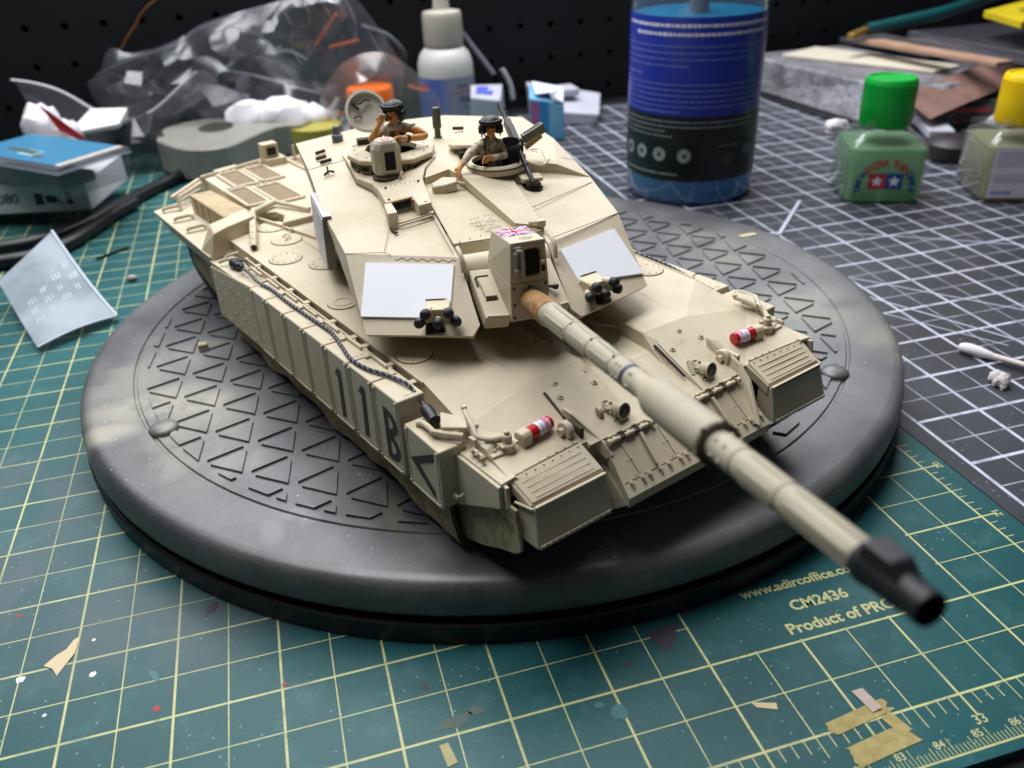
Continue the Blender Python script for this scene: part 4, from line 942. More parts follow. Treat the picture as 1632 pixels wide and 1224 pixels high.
# mantlet rotor, covers and sight box over the gun
g = G(XT); g.cyl((43.0, -11.9, 76.2), (43.0, 11.9, 76.2), 4.6, n=40); tpart('gun_rotor', g, smooth=30)
for s in (-1, 1):
    g = G(XT); y = lambda v: s*v
    top = [(47.6, y(11.6), 78.4), (62.5, y(11.6), 70.9), (63.6, y(5.0), 70.6), (49, y(5.0), 78.6)]
    g.hull8([(46, y(11.4), 72), (59.5, y(11.4), 66.4), (60.5, y(5), 66.2), (46, y(5), 72)], top)
    mc = tpart('mantlet_cover', g, bevel=.45, seg=2)
    g = G(XT); g.bar((62.2, y(11.0), 71.3), (63.3, y(5.4), 71.1), .9, .7); tpart('cover_roll', g, parent=mc, bevel=.3, seg=2)
    g = G(XT); g.plate([(51.0, y(10.4), 77.0), (57.0, y(9.8), 74.0), (57.4, y(6.8), 74.0), (51.4, y(7.2), 77.0)][::s], .7)
    if s < 0: tpart('cover_patch', g, parent=mc, bevel=.12)
    g = G(XT)
    if s < 0:
        g.bar((50.4, y(10.6), 77.4), (50.6, y(7.2), 77.4), .5, .35); g.bar((50.5, y(10.8), 77.2), (53, y(10.8), 76.0), .5, .35); g.bar((57.5, y(9.9), 73.6), (57.8, y(6.8), 73.6), .35, .6)
        tpart('patch_edge', g, WASH, parent=mc)
    else:
        g.cyl((57.0, 7.2, 74.6), (58.6, 8.8, 74.8), .5, n=8); g.cyl((58.4, 8.6, 74.8), (59.2, 9.2, 74.9), .8, n=8); tpart('cover_clasp', g, GUNM, parent=mc)
    g = G(XT); g.tube(curve_pts([(42.6, y(13.1), 83.2), (45.4, y(13.1), 82.6), (47.0, y(13.1), 81.0), (47.6, y(13.1), 78.0)], 4), .65, 8); g.box((49.0, y(13.8), 74.6), (.9, 1.8, .6)); tpart('mantlet_bracket', g, smooth=40)
g = G(XT); Zm = 79.8
g.hull8([(47, -6.2, Zm), (64.0, -5.1, Zm), (64.0, 5.1, Zm), (47, 6.2, Zm)], [(47.4, -4.75, 88.5), (63.4, -4.5, 90.5), (63.4, 4.5, 90.5), (47.4, 4.75, 88.5)])
g.hull8([(47, -6.8, 69), (64.2, -5.2, 69.4), (64.2, 5.2, 69.4), (47, 6.8, 69)], [(47, -6.2, Zm-.12), (64.05, -5.1, Zm-.12), (64.05, 5.1, Zm-.12), (47, 6.2, Zm-.12)])
mb = tpart('mantlet_box', g, bevel=.12)
def face(yv, zv, o=0.0): return (64.0-.056*(zv-79.8)+o, yv, zv)
g = G(XT)
for yy, zz_ in ((-4.2, 78.6), (4.2, 78.9), (0, 78.6), (-4.2, 74), (-4.3, 70.5)): g.cyl((63.9, yy, zz_), (64.35, yy, zz_), .36, n=8)
tpart('cover_screw', g, WASH, parent=mb)
def rrect(cy_, cz_, w2, h2, r, n=5):
    o = []
    for sx, sz, a0 in ((1, 1, 0), (-1, 1, 90), (-1, -1, 180), (1, -1, 270)):
        for i in range(n+1): a = R(a0+90*i/n); o.append((cy_+sx*(w2-r)+r*math.cos(a), cz_+sz*(h2-r)+r*math.sin(a)))
    return o
ro = rrect(.75, 85.1, 2.55, 4.0, 1.5); ri = rrect(.75, 85.1, 2.1, 3.5, 1.2)
g = G(XT); n = len(ro)
g.add([face(a, b, .02) for a, b in ro]+[face(a, b, .32) for a, b in ro]+[face(a, b, .32) for a, b in ri]+[face(a, b, .03) for a, b in ri], [(k_*n+i, k_*n+(i+1) % n, (k_+1)*n+(i+1) % n, (k_+1)*n+i) for k_ in range(3) for i in range(n)])
tpart('window_frame', g, mat('window_tan', '#a98d63', .6, .2, 300), parent=mb, smooth=40)
g = G(XT); g.add([face(a, b, .05) for a, b in ri], [tuple(range(n))]); tpart('window', g, DARK, parent=mb)
g = G(XT)
g.tube(curve_pts([face(-1.9, 80.6, .9), face(-1.9, 83, 1.3), face(-1.9, 87.4, 1.4), face(-2.4, 88.6, 1.2), face(-3.2, 88.5, .7)], 4), .55, 8)
g.cyl(face(-3.4, 83.2, .6), face(-3.4, 88.6, .6), .5, n=8); g.box(face(-2.9, 89.2, .4), (.7, 1.8, .5))
for zz_ in (83.4, 87.8): g.ball(face(-3.3, zz_, .7), .8, 10); g.cyl(face(-3.3, zz_, .7), face(-1.8, zz_, 1.0), .4, n=8)
tpart('window_shutter', g, mat('shutter_grey', '#9b968a', .45, .2, 300), parent=mb, smooth=40)
g = G(XT); g.ball(face(3.7, 84.8, .4), .65, 10); tpart('knob', g, parent=mb, smooth=60)
g = G(XT); g.box(face(3.7, 83.0, .05), (.3, 1.1, 1.5)); tpart('vent', g, DARK, parent=mb)
def topz(t): return 88.5+(t-47.4)*.125
g = G(XT)
def fl(u, v, o): t = 48.0+u*8.6; return (t, (v-.5)*8.9, topz(t)+.03+o)     # u down the flag, v across
def quad(ps, o, m): g.add([fl(u, v, o) for u, v in ps], [tuple(range(len(ps)))], m)
quad(((0, 0), (0, 1), (1, 1), (1, 0)), 0, 0)
def diag(w_, o, m):
    for (a, b) in (((0, 0), (1, 1)), ((0, 1), (1, 0))):
        d = w_
        if b[1] > a[1]: quad(((a[0], a[1]), (a[0], a[1]+d), (b[0]-d, b[1]), (b[0], b[1]), (b[0], b[1]-d), (a[0]+d, a[1])), o, m)
        else: quad(((a[0], a[1]), (a[0]+d, a[1]), (b[0], b[1]+d), (b[0], b[1]), (b[0]-d, b[1]), (a[0], a[1]-d)), o, m)
diag(.13, .012, 1); diag(.06, .024, 2)
quad(((.37, 0), (.37, 1), (.63, 1), (.63, 0)), .036, 1); quad(((0, .43), (0, .57), (1, .57), (1, .43)), .036, 1)
quad(((.42, 0), (.42, 1), (.58, 1), (.58, 0)), .05, 3); quad(((0, .455), (0, .545), (1, .545), (1, .455)), .05, 3)
tpart('flag_decal', g, [mat('flag_blue', '#24406e', .45), mat('flag_white', '#e4dfe6', .45), mat('flag_pink', '#d0508a', .45), mat('flag_red', '#c81f34', .45)], parent=mb)
g = G(XT)
for i in range(14): a = 2*math.pi*i/14; b_ = 2*math.pi*(i+1)/14; g.bar((60.2+1.1*math.cos(a), .6+1.7*math.sin(a), topz(60.2)+.03+.138*math.cos(a)), (60.2+1.1*math.cos(b_), .6+1.7*math.sin(b_), topz(60.2)+.03+.138*math.cos(b_)), .1, .06)
g.bar((59.6, -.4, topz(59.6)+.03), (60.9, 1.6, topz(60.9)+.03), .1, .06); tpart('cover_scribe', g, WASH, parent=mb)

# the gun
GA = Vector((62.5, 0, 74.95)); GD = Vector((202.0-62.5, 0, 97.0-74.95)); GD.normalize()
def gp(t): return GA+GD*((t-62.5)/GD.x)
def gturn(g, prof, n=40, m=0): g.turn(gp(prof[0][0]), gp(300), [(r_, (t-prof[0][0])/GD.x) for t, r_ in prof], n, m)
g = G(XT); pr = []
for i in range(19): u = i/18; pr.append((63.6+u*16, 2.9+.45*u+.12*math.sin(i*1.9)+.08*math.sin(i*4.1)))
gturn(g, pr, 40)
for j in range(len(g.v)): g.v[j] += Vector(noise.noise_vector(g.v[j]*.35))*.22
k = NT('canvas_brown'); n_ = k.noise(170, 6, .7); c = k.mix(k.ramp(n_, .35, .65), lin('#a97f4e'), lin('#7d5a34')); c = k.mix(k.math('MULTIPLY', k.ramp(k.noise(700, 4), .45, .62), .5), c, lin('#c2a070')); k.L(c, k.p.inputs['Base Color']); k.p.inputs['Roughness'].default_value = .9; k.bump(n_, .5, .0005)
tpart('canvas_sleeve', g, k.m, smooth=60)
g = G(XT)
def joint(t, ra, rb): return [(t-.6, ra), (t-.35, ra-.22), (t+.1, ra-.22), (t+.35, rb+.05)]
pr = [(78.6, 3.2), (80.2, 3.2), (80.5, 3.05), (81, 3.05), (81.4, 2.95)]+joint(95.8, 2.72, 2.72)+joint(107.6, 2.6, 2.55)+joint(119, 2.45, 2.5)+[(129.5, 2.5), (130, 2.42), (132.4, 2.42), (132.8, 2.65), (134.2, 3.0), (136, 3.6), (136.6, 3.72), (154.6, 3.72), (156.2, 3.62), (156.6, 3.4), (156.6, 2.62), (163.8, 2.62)]+joint(164.6, 2.62, 2.55)+joint(176.0, 2.46, 2.42)+[(191.8, 2.2), (191.8, .5)]
gturn(g, pr, 48); gun = tpart('gun_barrel', g, PALE, smooth=32)
UPG = Vector((-GD.z, 0, GD.x)); SD = Vector((0, 1, 0))
for (ta, tb, r_) in ((82.5, 94.4, 2.86), (97.0, 106.4, 2.62), (108.8, 117.8, 2.5), (166.4, 174.6, 2.5), (177.6, 190.6, 2.36)):
    for a in (-62, -8, 62, 118, 180, 240):
        d = UPG*math.cos(R(a))-SD*math.sin(R(a)); q = GD.cross(d); g = G(XT); gl = G(XT)
        g.bar(gp(ta)+d*(r_-.10), gp(tb)+d*(r_-.2), .55, .5, 0, d)
        gl.bar(gp(ta)+d*(r_-.08)+q*.48, gp(tb)+d*(r_-.18)+q*.48, .22, .34, 0, d)
        tpart('sleeve_strap', g, PALE, parent=gun, bevel=.12); tpart('strap_line', gl, mat('barrel_wash', '#7f7966', .7), parent=gun)
for t, r_ in ((121.6, 2.5), (123.2, 2.5), (128.2, 2.5), (127.4, 2.5), (159.2, 2.62), (161.6, 2.62)):
    for a in (-30, 35, 95): d = UPG*math.cos(R(a))-SD*math.sin(R(a)); g = G(XT); g.ball(gp(t)+d*(r_-.1), .42, 8, 0, (1.3, 1, 1)); tpart('barrel_stud', g, PALE, parent=gun, smooth=50)
for t in (95.8, 107.6, 119, 80.3):
    for a in (-75, 20): d = UPG*math.cos(R(a))-SD*math.sin(R(a)); g = G(XT); g.cyl(gp(t)+d*2.3, gp(t)+d*3.1, .3, n=6); tpart('barrel_stud', g, PALE, parent=gun, smooth=50)
g = G(XT); gturn(g, [(124.6, 2.49), (124.6, 2.56), (126.0, 2.56), (126.0, 2.49)], 40); tpart('painted_band', g, mat('band_blue', '#27294a', .5), parent=gun, smooth=30)
g = G(XT); gturn(g, [(156.5, 2.6), (156.5, 3.8), (157.2, 3.85), (157.4, 3.6), (157.4, 2.6)], 40)
for a in (-80, -20, 40, 100, 160): d = UPG*math.cos(R(a))-SD*math.sin(R(a)); g.cyl(gp(156.9)+d*3.6, gp(156.9)+d*4.1, .45, n=8); g.ball(gp(156.9)+d*4.0, .42, 8)
tpart('extractor_ring', g, mat('ring_brown', '#5c5244', .6, .3, 400), parent=gun, smooth=40)
g = G(XT)
gturn(g, [(191.4, 2.2), (191.4, 2.55), (192.2, 2.8), (193.4, 2.8), (193.8, 2.6), (198.4, 2.5), (199.4, 2.35), (200.0, 2.2), (201.6, 2.3), (202.3, 2.2), (202.3, 1.55), (196, 1.3)], 36)
mz = tpart('muzzle', g, BLK, smooth=35)
g = G(XT); d = UPG
g.hull8([gp(192.4)+SD*2.2+d*1.6, gp(192.4)-SD*2.2+d*1.6, gp(199.6)-SD*1.8+d*1.2, gp(199.6)+SD*1.8+d*1.2], [gp(192.8)+SD*1.9+d*3.9, gp(192.8)-SD*1.9+d*3.9, gp(197.6)-SD*1.6+d*3.7, gp(197.6)+SD*1.6+d*3.7])
tpart('muzzle_reference', g, BLK, parent=mz, bevel=.35, seg=2)

# cards on the cheeks and on the right side
def on_cheek(s, t, y, o): 
    n_ = Vector((CN.x, -s*CN.y if s > 0 else CN.y, CN.z)); b0 = Vector((26, s*41.2, 79.8)); p = Vector((t, y, 70.0)); p.z += -((p-b0).dot(n_))/n_.z; return p+n_*o
g = G(XT); g.plate([on_cheek(-1, *q, .75) for q in ((31.4, -36.4), (43.5, -41.0), (55.2, -19.4), (43.6, -14.5))], .75); tpart('white_panel', g, WHITE)
g = G(XT); g.plate([on_cheek(1, *q, .75) for q in ((43.8, 15.5), (52.3, 18.0), (44.7, 40.9), (32.4, 36.8))], .75); tpart('white_panel', g, WHITE)
g = G(XT); g.hull8([(-36, -44.2, 78.8), (3.2, -44.2, 83.2), (-5.8, -44.2, 62.8), (-43, -44.2, 60)], [(-36, -41.6, 78.8), (3.2, -41.6, 83.2), (-5.8, -41.6, 62.8), (-43, -41.6, 60)]); sc_ = tpart('side_panel', g, mat('grey_card', '#77726a'), bevel=.12)
g = G(XT); g.plate([(-35.4, -44.3, 78.3), (2.6, -44.3, 82.5), (-6.2, -44.3, 63.4), (-42.2, -44.3, 60.7)], .2); tpart('panel_face', g, mat('side_white', '#d5d5de', .6, .2, 130, col2='#b5b5bd'), parent=sc_)
g = G(XT); g.bar((-35.8, -43.0, 79.0), (3.1, -43.0, 83.4), 2.4, .3); tpart('panel_top', g, WHITE, parent=sc_)
# smoke grenade launchers
def launcher(s):
    base = on_cheek(s, 53.4, s*22.0, 0); n_ = Vector((CN.x, -s*CN.y if s > 0 else CN.y, CN.z))
    M = Matrix.Translation(base) @ Matrix.Rotation(R(s*16), 4, 'Z')
    g = G(XT); g.hull8([M @ Vector(p) for p in ((-3.2, -3.4, .6), (1.2, -3.2, -1.2), (1.2, 3.2, -1.2), (-3.2, 3.4, .6))], [M @ Vector(p) for p in ((-3.4, -3.3, 3.6), (2.4, -3.0, 3.4), (2.4, 3.0, 3.4), (-3.4, 3.3, 3.6))])
    lb = tpart('smoke_launcher', g, mat('launcher_cream', '#c3b99a', .55, .15, 200), bevel=.3, seg=2)
    g = G(XT); g.box((0, 0, 0), (4.6, 7.0, 2.4), 0, M @ Matrix.Translation((1.2, 0, -2.2)) @ Matrix.Rotation(R(34), 4, 'Y')); tpart('launcher_foot', g, DARK, parent=lb)
    g = G(XT); g.bar(M @ Vector((-3.3, -3.4, 3.7)), M @ Vector((-3.3, 3.4, 3.7)), .35, .35); tpart('launcher_edge', g, WASH, parent=lb)
    for (yy, zz_, az, el, L) in ((-2.2, 3.0, -12, 8, 2.8), (2.2, 3.0, 12, 8, 2.8), (-3.2, .9, -26, 0, 2.4), (0, .7, 0, 0, 2.6), (3.2, .9, 26, 0, 2.4)):
        d = (M.to_3x3() @ Vector((math.cos(R(az))*math.cos(R(el)), math.sin(R(az)), math.sin(R(el))))).normalized(); p = M @ Vector((1.4, yy, zz_))
        g = G(XT); g.cyl(p, p+d*(L+1.6), 1.0, n=14); tb_ = tpart('launcher_tube', g, mat('launcher_cream', '#c3b99a'), parent=lb, smooth=40)
        g = G(XT); q = p+d*L; g.turn(q, q+d, [(1.0, 0), (1.35, .15), (1.4, 1.5), (1.2, 2.1), (.7, 2.35), (.01, 2.4)], 18); tpart('rubber_cap', g, mat('cap_rubber', '#25272b', .6, .2, 400), parent=lb, smooth=50)
launcher(-1); launcher(1)

# commander's cupola, sight head and open hatch
CC = Vector((-24, -17.2, 0)); 
g = G(XT); g.lathe([(12.6, 88.6), (12.6, 92.4)], 40, 0, Matrix.Translation(CC)); tpart('cupola_base', g, mat('base_wash', '#6b5c42', .7, .3, 300), smooth=30)
g = G(XT)
for i in range(9):
    a = R(-100+i*25); d = Vector((math.cos(a), math.sin(a), 0)); q = Vector((-d.y, d.x, 0)); c_ = CC+d*12.4
    g.box((0, 0, 0), (2.0, 4.2, 2.5), 0, Matrix.Translation(c_+Vector((0, 0, 90.5))) @ Matrix.Rotation(a, 4, 'Z'))
cp = tpart('periscope', g, mat('periscope_tan', '#8f7c5a', .6, .25, 300), bevel=.2)
g = G(XT)
for i in range(9):
    a = R(-100+i*25); d = Vector((math.cos(a), math.sin(a), 0)); g.box((0, 0, 0), (.3, 3.2, 1.3), 0, Matrix.Translation(CC+d*13.4+Vector((0, 0, 90.6))) @ Matrix.Rotation(a, 4, 'Z'))
tpart('periscope_glass', g, DARK, parent=cp)
g = G(XT); n = 10; poly = [(14.4*math.cos(R(18+36*i)), 14.4*math.sin(R(18+36*i))) for i in range(n)]
inn = [(8.6*math.cos(R(18+36*i)), 8.6*math.sin(R(18+36*i))) for i in range(n)]
vs = [(CC.x+a, CC.y+b, 92.2) for a, b in poly]+[(CC.x+a, CC.y+b, 93.4) for a, b in poly]+[(CC.x+a*.97, CC.y+b*.97, 93.7) for a, b in poly]+[(CC.x+a, CC.y+b, 94.3) for a, b in inn]+[(CC.x+a, CC.y+b, 92.2) for a, b in inn]
g.add(vs, [(k_*n+i, k_*n+(i+1) % n, ((k_+1) % 5)*n+(i+1) % n, ((k_+1) % 5)*n+i) for k_ in range(5) for i in range(n)])
cu_ = tpart('cupola', g)
g = G(XT)
for i in range(14): a = R(i*25.7); g.bolt((CC.x+11.8*math.cos(a), CC.y+11.8*math.sin(a), 93.9), .3, .3)
tpart('cupola_bolts', g, kind='stuff', parent=cu_)
g = G(XT); g.lathe([(8.5, 92.6), (.01, 92.6)], 32, 0, Matrix.Translation(CC)); tpart('hatch_opening', g, DARK, parent=cu_)
# hatch lid standing open behind the commander, its inside to the front
LM = frame_mat((-33, -22.6, 104.4), (-.12, .99, .05), (-.42, 0, .91))
g = G(XT); g.lathe([(.01, -.9), (6.6, -.9), (6.9, .4), (6.9, .9), (6.0, 1.0), (5.8, -.1), (.01, -.3)], 36, 0, LM)
hl = tpart('hatch_lid', g, mat('lid_pale', '#e6e1d4', .5, .05, 120), smooth=32)
g = G(XT)
g.tube(curve_pts([LM @ Vector(p) for p in ((-3.4, 3.2, .4), (-1.5, 2.6, .9), (.4, 3.4, .7), (2.2, 3.0, .6))], 5), .3, 6); g.tube([LM @ Vector(p) for p in ((-4.2, 3.4, .6), (-2.2, .8, .6))], .45, 6); g.tube(curve_pts([LM @ Vector(p) for p in ((-4.6, -1.6, .2), (-3.0, -1.2, .5), (-2.0, -2.0, .3))], 4), .22, 6)
tpart('lid_wire', g, WASH, parent=hl, smooth=40)
g = G(XT); g.box((-33.8, -24.6, 94.4), (3, 4, 2.6)); tpart('lid_hinge', g, WASH, parent=hl)
# panoramic sight
SM = Matrix.Translation((-10.4, -21.2, 0)) @ Matrix.Rotation(R(4), 4, 'Z')
g = G(XT); g.lathe([(4.6, 88.0), (4.9, 88.8), (4.9, 89.4), (4.2, 89.8), (4.2, 90.4)], 28, 0, SM); tpart('sight_ring', g, WASH, smooth=30)
g = G(XT); w0 = [(-3.4, -4.1), (3.2, -3.2), (3.2, 3.2), (-3.4, 4.1)]
oc = lambda sx, sy, z: [SM @ Vector((x*sx, y*sy, z)) for x, y in ((-3.6, -2.4), (-1.6, -4.5), (1.8, -4.3), (3.5, -2.6), (3.5, 2.6), (1.8, 4.3), (-1.6, 4.5), (-3.6, 2.4))]
n = 8; L_ = [oc(.92, .92, 90.2), oc(1, 1, 91.2), oc(1, 1, 98.0), oc(.92, .8, 99.8), oc(.72, .6, 100.7)]
g.add([p for l in L_ for p in l], [(k_*n+i, k_*n+(i+1) % n, (k_+1)*n+(i+1) % n, (k_+1)*n+i) for k_ in range(4) for i in range(n)]+[tuple(range(n))[::-1], tuple(range(4*n, 5*n))])
ps = tpart('panoramic_sight', g, mat('sight_cream', '#b9b098', .5, .12, 120), bevel=.15)
g = G(XT); g.box((0, 0, 0), (.3, 3.2, 5.6), 0, SM @ Matrix.Translation((3.5, .3, 94.6))); tpart('sight_window', g, DARK, parent=ps)
g = G(XT)
for yy in (-1.7, 2.3): g.box((0, 0, 0), (.6, .5, 5.8), 0, SM @ Matrix.Translation((3.5, yy, 94.6)))
g.box((0, 0, 0), (.6, 4.4, .5), 0, SM @ Matrix.Translation((3.5, .3, 91.6))); tpart('window_frame', g, parent=ps, bevel=.1)
g = G(XT); g.box((0, 0, 0), (1.5, 2.2, .06), 0, SM @ Matrix.Translation((1.0, 0, 100.76))); tpart('red_mark', g, mat('mark_red', '#d23a40', .5), parent=ps)
g = G(XT); g.box((0, 0, 0), (.8, .35, .07), 0, SM @ Matrix.Translation((1.0, .35, 100.79))); g.box((0, 0, 0), (.25, .8, .07), 0, SM @ Matrix.Translation((.8, -.4, 100.79))); tpart('mark_print', g, WHITE, parent=ps)
g = G(XT); g.tube(curve_pts([(-5.4, -18.8, 88.4), (-5.0, -18.2, 90.4), (-5.8, -17.4, 91.4)], 4), .4, 6); tpart('sight_bracket', g, parent=ps, smooth=40)
# antenna base, loader's hatch ring and lid, roof fan
g = G(XT); g.turn((-37.5, 1.6, 90.5), (-37.5, 1.6, 104), [(1.7, 0), (1.5, 1.8), (1.15, 2), (1.0, 4.6), (1.5, 5.0), (1.5, 11.4), (1.35, 11.7), (.01, 11.7)], 16); tpart('antenna_base', g, DKGREEN, smooth=35)
LC = (-5.4, 12.6)
g = G(XT); g.lathe([(9.2, 88.6), (9.2, 90.7), (8.6, 91.3), (7.6, 91.3), (7.6, 88.6)], 40, 0, Matrix.Translation((*LC, 0))); lr = tpart('loader_ring', g, smooth=30)
g = G(XT); g.lathe([(7.6, 90.0), (.01, 90.0)], 30, 0, Matrix.Translation((*LC, 0))); tpart('hatch_opening', g, DARK, parent=lr)
g = G(XT); g.lathe([(9.25, 90.2), (9.4, 90.2), (9.4, 90.5), (9.25, 90.5)], 40, 0, Matrix.Translation((*LC, 0)), closed=True); tpart('ring_wash', g, WASH, parent=lr)
LM2 = Matrix.Translation((-21, 10, 92.4)) @ Matrix.Rotation(R(-8), 4, 'Y')
g = G(XT); g.lathe([(.01, 0), (8.2, 0), (8.6, .6), (8.4, 1.3), (7.4, 1.5), (.01, 1.7)], 36, 0, LM2); tpart('loader_lid', g, smooth=32)
g = G(XT); g.box((-13.6, 4.4, 91.9), (2.4, 3, 2)); tpart('lid_hinge', g, DARK)
# episcope in front of the loader
g = G(XT); g.lathe([(3.3, 0), (.01, .0)], 26, 0, frame_mat(T3(5.8, 21.0, .04), (1, 0, -.12), (0, 1, -.13))); ep = tpart('episcope_well', g, DARK)
g = G(XT); c_ = Vector(T3(4.6, 21.0, 2.6)); g.hull8([c_+Vector(p) for p in ((-2.6, -3.3, -2.6), (1.6, -3.3, -1.4), (1.6, 3.4, -1.4), (-2.6, 3.4, -2.6))], [c_+Vector(p) for p in ((-2.8, -3.5, .2), (2.0, -3.4, .0), (2.0, 3.5, -.2), (-2.8, 3.6, .1))]); tpart('episcope_cover', g, parent=ep, bevel=.35, seg=2)
g = G(XT); g.box(T3(6.6, 21.0, .6), (1.6, 4.6, 1.8)); tpart('episcope_block', g, mat('epi_brown', '#4d4230', .5, .3, 400), parent=ep, bevel=.2)
# pintle machine gun
A, B = Vector((8.7, 20.3, 87.0)), Vector((-24.0, 20.0, 104.4)); D = (B-A).normalized(); U_ = Vector((0, 1, 0)).cross(D); U_ = -U_ if U_.z < 0 else U_
def mg(u): return A+(B-A)*u
g = G(XT); g.cyl(mg(0), mg(.06), .55, .75, 10); g.cyl(mg(.05), mg(.12), .75, n=10); g.cyl(mg(.1), mg(.5), .62, .72, 12); g.cyl(mg(.14)-U_*1.1, mg(.46)-U_*1.1, .42, n=8); g.cyl(mg(.2), mg(.2)+U_*1.5, .25, n=6)
g.bar(mg(.42), mg(.76), 2.0, 2.6, 0, U_); g.bar(mg(.46)+U_*1.5, mg(.66)+U_*1.5, 1.7, .9, 0, U_)
mgun = tpart('machine_gun', g, GUNM, smooth=35)
g = G(XT); g.cyl(mg(.74), mg(.82), .8, n=10); g.hull8([mg(.80)+Vector((0, y_, 0))+U_*z_ for y_, z_ in ((-.5, -.7), (.5, -.7), (.5, .7), (-.5, .7))], [mg(1.0)+Vector((0, y_, 0))+U_*z_ for y_, z_ in ((-.6, -1.7), (.6, -1.7), (.6, .9), (-.6, .9))]); tpart('stock', g, BLK, parent=mgun, bevel=.2)
g = G(XT); q = mg(.62)-U_*1.4; g.bar(q, q-U_*3.2-D*.4, 1.0, 1.3, 0, D); tpart('grip', g, BLK, parent=mgun, bevel=.25)
g = G(XT)
for u in (.86, .93): g.cyl(mg(u), mg(u)+Vector((0, 1.6, .3)), .35, n=6)
tpart('sight', g, GUNM, parent=mgun)
g = G(XT); c_ = Vector((-1.6, 17.2, 94.2)); g.hull8([c_+Vector(q_) for q_ in ((-2.0, -2.3, -5.4), (1.8, -1.8, -5.8), (1.6, 1.9, -5.2), (-2.0, 2.1, -5.4))], [c_+Vector(q_) for q_ in ((-2.4, -2.6, 4.2), (1.2, -1.7, 5.4), (1.4, 1.6, 4.6), (-2.2, 2.0, 4.0))]); g.cyl(c_+Vector((.8, -1.6, 1.0)), c_+Vector((1.6, 1.8, 1.6)), 1.3, n=10); g.box(c_+Vector((1.6, .2, -3.0)), (1.2, 2.6, 2.2)); tpart('ammo_pouch', g, mat('pouch_black', '#0d0e11', .75, .5, 400, .5, 500), parent=mgun, bevel=.35, seg=2)
g = G(XT); b0 = mg(.5)+Vector((0, 2.6, .4)); b1 = b0+Vector((-1.0, 7.2, 3.0)); g.bar(b0, b1, 2.6, 3.2); bx = tpart('ammo_box', g, mat('box_green', '#7c8068', .5, .2, 250), parent=mgun, bevel=.3, seg=2)
g = G(XT); g.bar(b0.lerp(b1, .1)+Vector((.1, -.6, 1.65)), b0.lerp(b1, .92)+Vector((.1, -.6, 1.65)), .7, .12); tpart('box_strap', g, BLK, parent=mgun)
g = G(XT); g.bar(b0+Vector((1.2, .2, -2.2)), b1+Vector((1.0, -1.2, -2.2)), 1.2, 2.0); tpart('box_tray', g, mat('tray_ochre', '#b49d6a', .5, .2, 250), parent=mgun, bevel=.2)
g = G(XT); q = mg(.5)+Vector((0, 2.2, 0)); g.cyl(q, (q.x+.4, 21.6, 90.0), .6, .7, 10); g.cyl((q.x+.4, 21.6, 89.4), (q.x+.4, 21.6, 91.4), 1.6, n=14); g.bar(q, mg(.52), 1.2, 1.2); tpart('pintle', g, GUNM, parent=mgun, smooth=35)
g = G(XT); g.tube(curve_pts([(-2, 20.2, 91.6), (2, 22.4, 91), (4, 25.4, 90.6), (1.6, 28, 91.4)], 5), .4, 6); tpart('pintle_lever', g, parent=mgun, smooth=40)
g = G(XT); g.turn((-62, -30, 88), (-62, -30, 97), [(2.0, 0), (2.0, 3.0), (1.4, 3.4), (1.2, 6.0), (.5, 6.4), (.01, 6.4)], 14); tpart('wind_sensor', g, mat('antenna_grey', '#5a5e66', .4, .3, 300), smooth=35)
# ================================================================== the two crew figures (1/35 scale)
k = NT('desert_camo'); n_ = k.noise(520, 3, .5); c = k.mix(k.ramp(n_, .46, .54), lin('#cfc4ad'), lin('#a08f74')); c = k.mix(k.math('MULTIPLY', k.ramp(k.noise(900, 3), .55, .62), .5), c, lin('#75664e'))
k.L(c, k.p.inputs['Base Color']); k.p.inputs['Roughness'].default_value = .8; k.bump(k.noise(900, 3), .4, .0004); CAMO = k.m
SKIN = mat('painted_skin', '#c5864a', .5, .35, 700, col2='#da9f66')
HELM = mat('helmet_black', '#131316', .45, .3, 500)
def skin_mesh(J, E_, sub=2):
    """one continuous surface grown round a skeleton of joints {name: (pos, radius)}"""
    names = list(J); me = bpy.data.meshes.new('sk'); me.from_pydata([J[n][0] for n in names], [(names.index(a), names.index(b)) for a, b in E_], [])
    ob = bpy.data.objects.new('sk', me); C.objects.link(ob)
    md = ob.modifiers.new('s', 'SKIN'); md.use_smooth_shade = True; md.branch_smoothing = .6
    for i, n in enumerate(names):
        r_ = J[n][1]; v = me.skin_vertices[0].data[i]; v.radius = r_ if isinstance(r_, tuple) else (r_, r_); v.use_root = (i == 0)
    sb = ob.modifiers.new('u', 'SUBSURF'); sb.levels = sub; sb.render_levels = sub
    dg = bpy.context.evaluated_depsgraph_get(); dg.update(); m2 = bpy.data.meshes.new_from_object(ob.evaluated_get(dg))
    vs = [Vector(v.co) for v in m2.vertices]; fs = [tuple(p.vertices) for p in m2.polygons]
    bpy.data.objects.remove(ob); bpy.data.meshes.remove(me); bpy.data.meshes.remove(m2); return vs, fs
